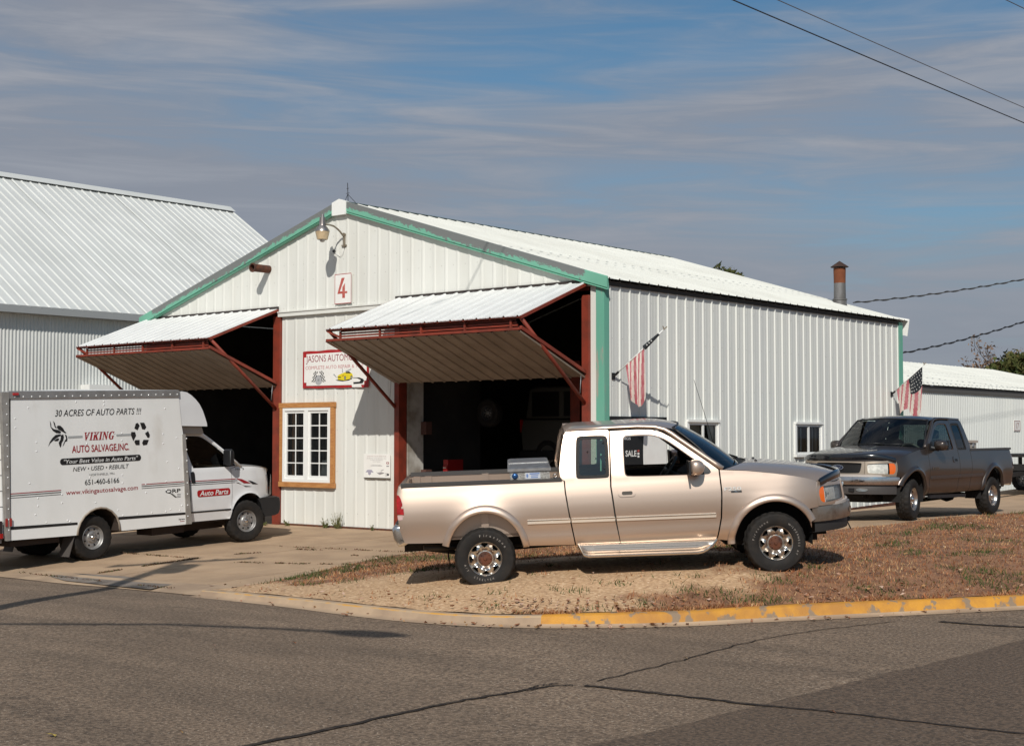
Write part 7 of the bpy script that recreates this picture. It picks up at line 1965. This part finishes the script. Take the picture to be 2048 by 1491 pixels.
        fend = [(2.992, .474)] + arcp + [(sx(3.80), .81), (sx(4.22), .81), (sx(4.26), 1.03), (sx(4.26), 1.20), (sx(4.24), 1.262), (sx(4.14), 1.325), (sx(3.92), 1.375), (sx(3.60), 1.412), (3.24, 1.434), (3.057, 1.398), (3.057, 1.0), (3.027, .60)]
        fd = panel('fender', fend, [], f, CAB, root, .06)
        mb = MB(); mb.tube([f(3.30, 1.42), f(2.98, 1.715), f(2.70, 1.945), f(2.55, 2.05), f(2.42, 2.078), f(2.04, 2.072)], [.03, .03, .03, .032, .03, .03], 8); mb.build('roof_rail', CAB, root, True)
        # mirror
        m0 = f(2.90, 1.62) + Vector((0.03, side * .17, 0))
        mi = pillow('mirror', [(m0.x - .055, m0.z - .14), (m0.x - .05, m0.z + .12), (m0.x + .0, m0.z + .15), (m0.x + .05, m0.z + .10), (m0.x + .05, m0.z - .11), (m0.x, m0.z - .15)], min(m0.y - .11, m0.y + .11), max(m0.y - .11, m0.y + .11), .03, BLACK, root)
        mb = MB(); mb.bar(f(3.02, 1.47), m0 + Vector((0, -side * .05, -.12)), .05, .04); mb.bar(f(2.98, 1.60), m0 + Vector((0, -side * .05, .05)), .05, .03); mb.build('mirror_arm', BLACK, mi)
        tri = [(3.06, 1.445), (3.19, 1.442), (3.03, 1.62), (2.98, 1.66)]
        panel('mirror_sail', tri, [], f, BLACK, d, .1, .01, .004)
        mb = MB(); n = 14; V = [Vector((acx + .43 * math.cos(R(-10 + 200 * i / n)), side * y, acz + .49 * math.sin(R(-10 + 200 * i / n)))) for i in range(n + 1) for y in (.95, .5)]
        mb.add(V, [(2 * i, 2 * i + 1, 2 * i + 3, 2 * i + 2) for i in range(n)] + [tuple(2 * i + 1 for i in range(n + 1))]); mb.build('wheel_housing', M('housing_brown', (0.045, 0.03, 0.022), 0.9), root)
        mb = MB(); p = f(sx(4.25), .93); mb.box((p.x - .03, p.y - .03, .86), (p.x + .035, p.y + .03, .98)); mb.build('side_marker', M('orange_marker', (0.55, 0.12, 0.03), 0.3), root)
        mb = MB(); p = f(sx(4.27), 1.1); mb.box((4.20, p.y - .12 * 1, 1.0), (4.31, p.y + .0, 1.17)) if side > 0 else mb.box((4.20, p.y, 1.0), (4.31, p.y + .12, 1.17)); mb.build('headlight', M('lamp_reflector', (0.66, 0.66, 0.64), 0.22, 0.85), root)
        make_wheel(root, (0.03, side * .88, .385), side, .388, .205, .25, rim=STEEL, style='steel')
        make_wheel(root, (0.03, side * .60, .385), side, .386, .205, .20, rim=STEEL, style='steel')
        make_wheel(root, (3.385, side * .90, .40), side, .392, .205, .25, rim=STEEL, style='steel', steer=-9)
        mb = MB(); mb.add([(-.34, side * .72, .46), (-.34, side * 1.02, .46), (-.46, side * 1.02, .10), (-.46, side * .72, .10), (-.352, side * .72, .46), (-.352, side * 1.02, .46), (-.472, side * 1.02, .10), (-.472, side * .72, .10)], [(0, 1, 2, 3), (7, 6, 5, 4), (0, 4, 5, 1), (1, 5, 6, 2), (2, 6, 7, 3)]); mb.build('mud_flap', M('mud_flap', (0.07, 0.06, 0.055), 0.8), root)
    hz = lambda x: float(np.interp(x, [3.2, 3.60, 3.92, 4.14, 4.24, 4.30, 4.4], [1.446, 1.418, 1.382, 1.332, 1.268, 1.20, 1.15]))
    def bonnet(u, v):
        w = 2 * u - 1; xf = 4.34 - .10 * abs(w) ** 3; x = 3.24 + (xf - 3.24) * v; xe = 3.24 + 1.0 * v
        ye = abs(cmap(1)(sx(xe), hz(xe)).y); a = abs(w) ** 2.4
        return (x, w * ye, (hz(x - .03) + .045) * (1 - a) + hz(xe) * a)
    gridsurf('bonnet', 24, 20, bonnet, CAB, root)
    gridsurf('windscreen', 14, 8, lambda u, v: (lambda w, b, t: tuple(b.lerp(t, v)))(2 * u - 1, Vector((3.36 - .12 * (2 * u - 1) ** 2, (2 * u - 1) * .88, 1.44)), Vector((2.58 - .08 * (2 * u - 1) ** 2, (2 * u - 1) * .76, 2.06))), DARK_GLASS, root)
    gridsurf('cab_roof', 12, 6, lambda u, v: (2.02 + .54 * v, (2 * u - 1) * .76, 2.085 + .03 * (1 - (2 * u - 1) ** 2)), CAB, root)
    mb = MB(); mb.add([(4.10, -.80, .82), (4.10, .80, .82), (4.15, .80, 1.24), (4.15, -.80, 1.24), (4.33, -.60, .84), (4.33, .60, .84), (4.33, .60, 1.20), (4.33, -.60, 1.20)], [(4, 5, 6, 7), (0, 4, 7, 3), (1, 2, 6, 5), (3, 7, 6, 2)]); gr = mb.build('grille', M('van_grille', (0.03, 0.03, 0.03), 0.4), root)
    for k in range(5):
        mb = MB(); mb.box((4.33, -.58, .88 + k * .07), (4.347, .58, .90 + k * .07)); mb.build('grille_bar', BLACK, gr)
    bp = [(3.70, .80), (3.78, .81), (4.16, .80), (4.22, .78), (4.24, .70), (4.235, .56), (4.19, .48), (4.10, .455), (3.86, .45), (3.80, .55), (3.76, .70)]
    V, F = [], []; us = np.sin(np.linspace(-math.pi / 2, math.pi / 2, 21)); m_ = len(bp)
    for u in us:
        for x, z in bp: V.append((x + (.30 * (1 - abs(u) ** 2.6) if x > 4.0 else 0) - (.03 * abs(u) ** 12), u * .99, z))
    for i in range(len(us) - 1):
        for k in range(m_): F.append((i * m_ + k, i * m_ + (k + 1) % m_, (i + 1) * m_ + (k + 1) % m_, (i + 1) * m_ + k))
    F.append(tuple(range(m_))); F.append(tuple((len(us) - 1) * m_ + k for k in range(m_))[::-1])
    mobj('front_bumper', V, F, M('bumper_black', (0.018, 0.018, 0.019), 0.55), root, True, sharp=50)
    # dark cab, seats, running gear
    mb = MB(); mb.box((2.05, -.85, .55), (3.2, .85, .60)); mb.box((2.03, -.88, .6), (2.05, .88, 2.05)); mb.box((2.95, -.85, .9), (3.25, .85, 1.42)); mb.build('cab_inside', M('cabin_dark', (0.020, 0.018, 0.016), 0.8), root)
    for s in (-1, 1): pillow('seat', [(2.5, .65), (2.45, 1.0), (2.2, 1.6), (2.1, 1.58), (2.12, .65)], s * .42 - .25, s * .42 + .25, .06, M('seat_grey', (0.05, 0.05, 0.05), 0.9), root)
    mb = MB(); n = 20; mb.tube([(2.72 + .10 * math.sin(6.283 * k / n), .42 + .2 * math.cos(6.283 * k / n), 1.38 + .16 * math.sin(6.283 * k / n)) for k in range(n + 1)], .018, 6, cap=False); mb.build('steering_wheel', BLACK, root, True)
    CH = M('chassis_brown', (0.035, 0.022, 0.016), 0.9)
    mb = MB()
    for s in (-1, 1): mb.box((-1.6, s * .42 - .04, .38), (3.8, s * .42 + .04, .50))
    mb.tube([(0.03, -.8, .385), (0.03, .8, .385)], .06, 10); mb.lathe([(0, -.16), (.12, -.1), (.15, 0), (.12, .1), (0, .16)], 12, Matrix.Translation((.03, 0, .385)) @ Matrix.Rotation(R(90), 4, 'X')); mb.tube([(3.385, -.8, .36), (3.385, .8, .36)], .05, 8)
    mb.box((1.3, -.9, .30), (2.0, -.45, .46)); mb.box((2.3, -.5, .28), (3.2, .5, .5)); mb.box((-1.5, -.95, .36), (-.6, .95, .455)); mb.box((2.03, -.93, .44), (3.0, -.80, .475)); mb.build('chassis', CH, root)
    # ---- lettering and emblems on the near side, flat print a few millimetres proud
    y = -(HB + .004)
    P = lambda x, z: (x, y, z)
    P2 = lambda x, z: (x, y - .0015, z)
    DKRED = M('print_van_red', (0.30, 0.012, 0.018), 0.45); BK = M('print_van_black', (0.014, 0.013, 0.013), 0.45)
    text('lettering', '30 ACRES OF AUTO PARTS !!!', BK, root, (-.705, 1.012, 2.462, 2.572), P, shear=.22, bold=.004)
    for q in ([(-.805, 2.399), (-.782, 2.349), (-.78, 2.29), (-.728, 2.253), (-.648, 2.239), (-.596, 2.208), (-.61, 2.179), (-.689, 2.188), (-.755, 2.231), (-.794, 2.291)], [(-.745, 2.395), (-.713, 2.359), (-.698, 2.299), (-.677, 2.281), (-.695, 2.264), (-.72, 2.3)],
              [(-.675, 2.276), (-.662, 2.312), (-.607, 2.308), (-.554, 2.262), (-.528, 2.214), (-.495, 2.187), (-.516, 2.178), (-.593, 2.218), (-.645, 2.246)], [(-.697, 2.158), (-.61, 2.167), (-.59, 2.143), (-.651, 2.122), (-.732, 2.078), (-.806, 2.022), (-.846, 1.965), (-.812, 2.046), (-.757, 2.114)],
              [(-.597, 2.150), (-.556, 2.162), (-.544, 2.118), (-.558, 2.059), (-.586, 2.025), (-.6, 1.967), (-.614, 1.941), (-.634, 1.98), (-.646, 2.027), (-.612, 2.073)], [(-.529, 2.165), (-.489, 2.14), (-.477, 2.086), (-.485, 2.045), (-.525, 2.035), (-.539, 2.0), (-.574, 1.954), (-.546, 2.024), (-.518, 2.07), (-.500, 2.087)],
              [(-.735, 2.066), (-.664, 2.100), (-.632, 2.095), (-.655, 2.055), (-.692, 2.053), (-.719, 2.056)]): flat('emblem', q, P, BK, root)
    for a, b in ((-.465, -.185), (.49, .80)): flat('bar_print', [(a, 2.090), (b, 2.093), (b, 2.128), (a, 2.127)], P, M('print_silver', (0.36, 0.37, 0.37), 0.45), root)
    glyph = {'V': (.95, [[(0, 1), (.42, 1), (.42, .93), (.34, .93), (.52, .30), (.70, .93), (.62, .93), (.62, 1), (.95, 1), (.95, .93), (.87, .93), (.52, 0), (.40, 0), (.08, .93), (0, .93)]]),
             'I': (.46, [[(0, 0), (.46, 0), (.46, .07), (.36, .07), (.36, .93), (.46, .93), (.46, 1), (0, 1), (0, .93), (.10, .93), (.10, .07), (0, .07)]]),
             'K': (.95, [[(0, 0), (.46, 0), (.46, .07), (.36, .07), (.36, .42), (.60, .07), (.52, .07), (.52, 0), (.97, 0), (.97, .07), (.90, .07), (.58, .58), (.84, .93), (.93, .93), (.93, 1), (.58, 1), (.58, .93), (.68, .93), (.36, .52), (.36, .93), (.46, .93), (.46, 1), (0, 1), (0, .93), (.10, .93), (.10, .07), (0, .07)]]),
             'N': (.98, [[(0, 0), (.32, 0), (.32, .07), (.21, .07), (.21, .72), (.70, 0), (.84, 0), (.84, .93), (.95, .93), (.95, 1), (.63, 1), (.63, .93), (.74, .93), (.74, .36), (.34, 1), (0, 1), (0, .93), (.10, .93), (.10, .07), (0, .07)]]),
             'G': (.92, [[(.88, .95), (.84, .66), (.77, .66), (.68, .88), (.52, .94), (.36, .80), (.30, .5), (.36, .20), (.52, .06), (.62, .09), (.62, .38), (.52, .38), (.52, .45), (.95, .45), (.95, .38), (.86, .38), (.86, .06), (.52, -.02), (.20, .06), (.03, .30), (.03, .70), (.20, .94), (.52, 1.02), (.74, .94), (.80, 1)]])}
    tot = sum(glyph[c][0] + .10 for c in 'VIKING') - .10; gx = 0.0
    for c in 'VIKING':
        w_, polys = glyph[c]
        for q in polys:
            flat('lettering', [(-.175 + .03 + (gx + a) / tot * .60 + .032 * b - .03, 2.044 + .136 * b) for a, b in q], P, DKRED, root)
        gx += w_ + .10
    for q in ([(.862, 2.216), (.893, 2.301), (.937, 2.312), (.973, 2.262), (.927, 2.183)], [(.981, 2.313), (1.07, 2.311), (1.113, 2.233), (1.082, 2.19), (1.023, 2.198)], [(.794, 2.156), (.875, 2.154), (.895, 2.091), (.835, 1.995), (.789, 2.095)],
              [(.856, 1.982), (.872, 2.012), (.967, 2.012), (.965, 1.922), (.884, 1.925)], [(1.018, 1.957), (1.049, 2.012), (1.16, 2.007), (1.121, 1.922), (1.039, 1.913)], [(1.081, 2.122), (1.149, 2.163), (1.184, 2.094), (1.176, 2.05), (1.138, 2.039)]): flat('recycling_arrow', q, P, BK, root)
    text('lettering', 'AUTO SALVAGE,INC.', DKRED, root, (-.395, .748, 1.822, 1.966), P, bold=.018)
    pl = flat('pill_print', rrect(-.626, .99, 1.649, 1.757, .053, 8), P, BK, root)
    text('lettering', '"Your Best Value in Auto Parts"', M('print_van_white', (0.70, 0.70, 0.68), 0.5), pl, (-.553, .925, 1.668, 1.738), P2, shear=.2, bold=.006)
    text('lettering', 'NEW \u2022 USED \u2022 REBUILT', BK, root, (-.38, .735, 1.530, 1.602), P, shear=.22)
    text('lettering', 'NORTHFIELD, MN', M('print_van_grey', (0.16, 0.16, 0.16), 0.5), root, (-.06, .432, 1.432, 1.474), P)
    text('lettering', '651-460-6166', BK, root, (-.155, .53, 1.288, 1.378), P, bold=.006)
    text('lettering', 'www.vikingautosalvage.com', DKRED, root, (-.523, .912, 1.120, 1.222), P, bold=.004)
    for z, m, h in ((1.228, DKRED, .013), (1.196, BK, .012), (1.162, BK, .008)):
        flat('stripe', [(-1.555, z - .003), (-.616, z - .003), (-.616, z + h - .003), (-1.555, z + h - .003)], P, m, root)
        flat('stripe', [(.99, z - .006), (1.95, z - .006), (1.95, z + h - .006), (.99, z + h - .006)], P, m, root)
    for a, b in ((-1.565, -.312), (.50, 1.955)): flat('band', [(a, .650), (b, .632), (b, .672), (a, .700)], P, BK, root)
    text('lettering', 'QRP', BK, root, (1.495, 1.826, 1.030, 1.108), P, bold=.016)
    flat('emblem_tail', [(1.60, 1.030), (1.645, 1.030), (1.745, .955), (1.70, .955)], P, M('print_dark_grey', (0.10, 0.10, 0.09), 0.5), root)
    for k in range(3): flat('emblem_line', [(1.745, 1.012 - .026 * k), (1.825, 1.012 - .026 * k), (1.825, 1.004 - .026 * k), (1.745, 1.004 - .026 * k)], P, M('print_van_grey', (0.16, 0.16, 0.16), 0.5), root)
    text('lettering', 'Supreme', BK, root, (1.77, 1.91, .538, .572), P, bold=.02, shear=.2); flat('emblem_line', [(1.80, .515), (1.90, .515), (1.90, .523), (1.80, .523)], P, DKRED, root)
    fc = cmap(-1); C = lambda x, z: fc(x if x < xa else sx(x), z) + Vector((0, -.005, 0)); C2 = lambda x, z: fc(x if x < xa else sx(x), z) + Vector((0, -.008, 0))
    def decal(nm, q, m, ff=C):
        flat(nm, resample(q, .08), ff, m, root)
    decal('stripe', [(2.05, 1.222), (3.142, 1.212), (3.142, 1.199), (2.05, 1.210)], DKRED); decal('stripe', [(3.135, 1.214), (3.281, 1.193), (3.501, 1.101), (3.33, 1.112), (3.221, 1.175)], DKRED, C2)
    decal('stripe', [(2.05, 1.190), (3.161, 1.180), (3.191, 1.168), (2.05, 1.178)], BK); decal('stripe', [(3.432, 1.161), (3.523, 1.14), (3.695, 1.071), (3.542, 1.08)], BK)
    decal('stripe', [(2.05, 1.154), (3.12, 1.144), (3.12, 1.136), (2.05, 1.146)], BK); decal('stripe', [(3.115, 1.146), (3.2, 1.13), (3.338, 1.064), (3.53, 1.04), (3.358, 1.044), (3.279, 1.091)], BK, C2)
    decal('band', [(2.02, .665), (3.01, .660), (3.01, .630), (2.02, .638)], BK)
    decal('door_plate', rrect(2.24, 3.0, .920, 1.046, .045), M('door_plate_red', (0.36, 0.012, 0.014), 0.4)); text('lettering', 'Auto Parts', M('print_van_white', (0.70, 0.70, 0.68), 0.5), root, (2.29, 2.955, .938, 1.030), C2, shear=.25, bold=.018)
    text('lettering', 'No. 5', BK, root, (3.16, 3.36, 1.365, 1.400), C, shear=.1)
STEEL = M('wheel_steel', (0.34, 0.33, 0.32), 0.45, 0.6, (0.24, 0.23, 0.22), 9)
box_truck()

# ------------------------------------------------------------------ inside the right bay
def bay_things():
    # pale wagon up on the lift, seen from behind its right quarter, deep in the dark
    t = empty('wagon', 'pale boxy wagon raised on a lift in the dark right bay', 'car', (-2.9, 4.4, 1.25))
    PW = M('darkened_wagon_paint', (0.06, 0.058, 0.05), 0.7); DG = M('wagon_dark_glass', (0.008, 0.008, 0.008), 0.3)  # white paint darkened in the colour to carry the bay's shade
    body = [(-2.2, .25), (-2.25, .75), (-2.1, .98), (2.0, .98), (2.15, .6), (2.1, .25)]
    pillow('body', [(-1.9, .30), (-1.95, .75), (-1.88, .98), (2.2, .96), (2.28, .7), (2.2, .30)], -.85, .85, .06, PW, t)
    pillow('cabin', [(-1.88, .98), (-1.78, 1.62), (-1.6, 1.68), (.55, 1.66), (1.15, .98)], -.76, .76, .06, PW, t)
    for a, b in ((-1.68, -.95), (-.82, -.02), (.08, .75)):
        mb = MB(); mb.box((a, -.772, 1.04), (b, -.755, 1.56)); mb.build('window', DG, t)
    mb = MB(); mb.box((-1.905, -.60, 1.05), (-1.86, .60, 1.52)); mb.build('rear_window', DG, t)
    for s in (-1, 1):
        mb = MB(); mb.box((-1.97, s * .74 - .09, .70), (-1.90, s * .74 + .09, .98)); mb.build('taillight', M('red_lens', (0.40, 0.008, 0.008), 0.15), t)
        for x in (-1.2, 1.45): make_wheel(t, (x, s * .76, .22), s, .34, .19, .2, rim=STEEL, style='steel')
    mb = MB(); mb.box((-1.95, -.88, .12), (2.25, .88, .30)); mb.build('sill', BLACK, t)
    l = empty('car_lift', 'red two post lift carrying the pale wagon', 'lift', (-2.9, 4.4, 0))
    for s in (-1, 1):
        mb = MB(); mb.box((-.12, s * 1.35 - .1, 0), (.12, s * 1.35 + .1, 3.4)); p = mb.build('post', RED_STEEL, l)
        mb = MB(); mb.bar((-.9, s * .55, 1.28), (0, s * 1.3, 1.25), .1, .1); mb.bar((.9, s * .55, 1.28), (0, s * 1.3, 1.25), .1, .1); mb.build('arm', RED_STEEL, p)
    c = empty('tool_cabinet', 'bright red tool cabinet just inside the right bay door', 'cabinet', (-4.45, 0.95, 0))
    RP = M('red_cabinet', (0.26, 0.008, 0.008), 0.5)
    mb = MB(); mb.box((-.06, -.2, .08), (.06, .25, 1.40)); mb.build('body', RP, c)
    for k in range(5):
        mb = MB(); mb.box((-.055, -.218, .16 + k * .23), (.055, -.202, .36 + k * .23)); d = mb.build('drawer', RP, c); mb = MB(); mb.box((-.04, -.232, .31 + k * .23), (.04, -.22, .33 + k * .23)); mb.build('handle', CHROME, d)
    r = empty('wheel_rim', 'shiny loose wheel hanging on the inner wall of the right bay', 'wheel', (-4.55, 2.2, 2.35))
    make_wheel(r, (0, 0, 0), -1, .30, .16, .2, rim=M('darkened_rim', (0.07, 0.07, 0.07), 0.5, 0.4), style='steel', hub=STEEL)  # rim colour darkened to sink into the shade of the bay
    for x, y, lab in ((-10.9, 4.0, 'worn tyre leaning in the dark left bay'),):
        w = empty('spare_tyre', lab, 'tyre', (x, y, .36)); make_wheel(w, (0, 0, 0), -1, .36, .2, .22, rim=STEEL, style='steel')
    b = empty('workbench', 'wooden workbench along the back of the dark left bay', 'bench', (-10.8, 6.5, 0))
    WB = M('bench_wood', (0.10, 0.055, 0.03), 0.8)
    mb = MB(); mb.box((-1.6, -.4, .86), (1.6, .4, .92)); mb.build('top', WB, b)
    for sx_ in (-1.5, 1.5):
        for sy_ in (-.33, .33): mb = MB(); mb.box((sx_ - .04, sy_ - .04, 0), (sx_ + .04, sy_ + .04, .86)); mb.build('leg', WB, b)
    mb = MB()
    mb.box((-1.5, .42, 1.1), (1.5, .46, 2.3)); mb.build('back_board', WB, b)
bay_things()

def trailer():
    p = AT(2060, 930, 36); z = tz(p.x, p.y)
    t = empty('flatbed_trailer', 'black flatbed trailer frame behind the grey pickup tail', 'trailer', (p.x - .1, p.y, z))
    BKM = M('trailer_black', (0.015, 0.014, 0.014), 0.6)
    mb = MB(); mb.box((-1.0, -.3, .95), (1.1, 4.5, 1.02)); mb.build('deck', BKM, t)
    mb = MB(); mb.box((-.95, -.28, .62), (.95, -.12, .78)); mb.box((-.95, -.1, .5), (-.85, 4.4, .62)); mb.box((.85, -.1, .5), (.95, 4.4, .62)); mb.build('frame', BKM, t)
    for x in (-.9, .9):
        for y in (-.2, 2.0, 4.3): mb = MB(); mb.box((x - .04, y - .04, .6), (x + .04, y + .04, .95)); mb.build('stake', BKM, t)
        make_wheel(t, (x * 1.05, 2.4, .34), 1 if x > 0 else -1, .34, .19, .2, rim=STEEL, style='steel')
    mb = MB(); mb.bar((0, -.2, .55), (0, -1.9, .50), .1, .1); mb.build('drawbar', BKM, t)
trailer()

def road_leaf(label, u, v, s, col):
    x, y = GR(u, v); z = rz(x, y) + .008
    pts = [(math.cos(a) * s * (1 if k % 2 == 0 else .62), math.sin(a) * s * .7 * (1 if k % 2 == 0 else .62)) for k, a in enumerate(np.linspace(0, 2 * math.pi, 10, endpoint=False))]
    V = [(0, 0, .012)] + [(a, b, .022 * abs(math.sin(3 * k)) * 1.0) for k, (a, b) in enumerate(pts)]
    o = mobj('leaf', V, [(0, 1 + k, 1 + (k + 1) % 10) for k in range(10)], M('leaf_' + col[0], col[1], 0.8)); o.location = (x, y, z)
    tag(o, label, 'leaf', 'leaves lying on the road')
road_leaf('yellow leaf lying on the asphalt near the lower left picture corner', 103, 1473, .05, ('yellow', (0.45, 0.33, 0.06)))
road_leaf('pale cream leaf above the thin road crack right of centre', 1370, 1318, .035, ('cream', (0.60, 0.45, 0.28)))
road_leaf('pinkish leaf beside the black tar line at lower right', 1664, 1426, .035, ('pink', (0.48, 0.24, 0.16)))
road_leaf('small orange leaf below the pale yellow curb at left centre', 587, 1287, .04, ('orange', (0.36, 0.11, 0.03)))
road_leaf('small ochre leaf on the road at lower left centre', 362, 1467, .022, ('ochre', (0.45, 0.26, 0.08)))
road_leaf('small pale pink leaf left of the lamp shadow on the road', 428, 1293, .025, ('rose', (0.42, 0.26, 0.20)))
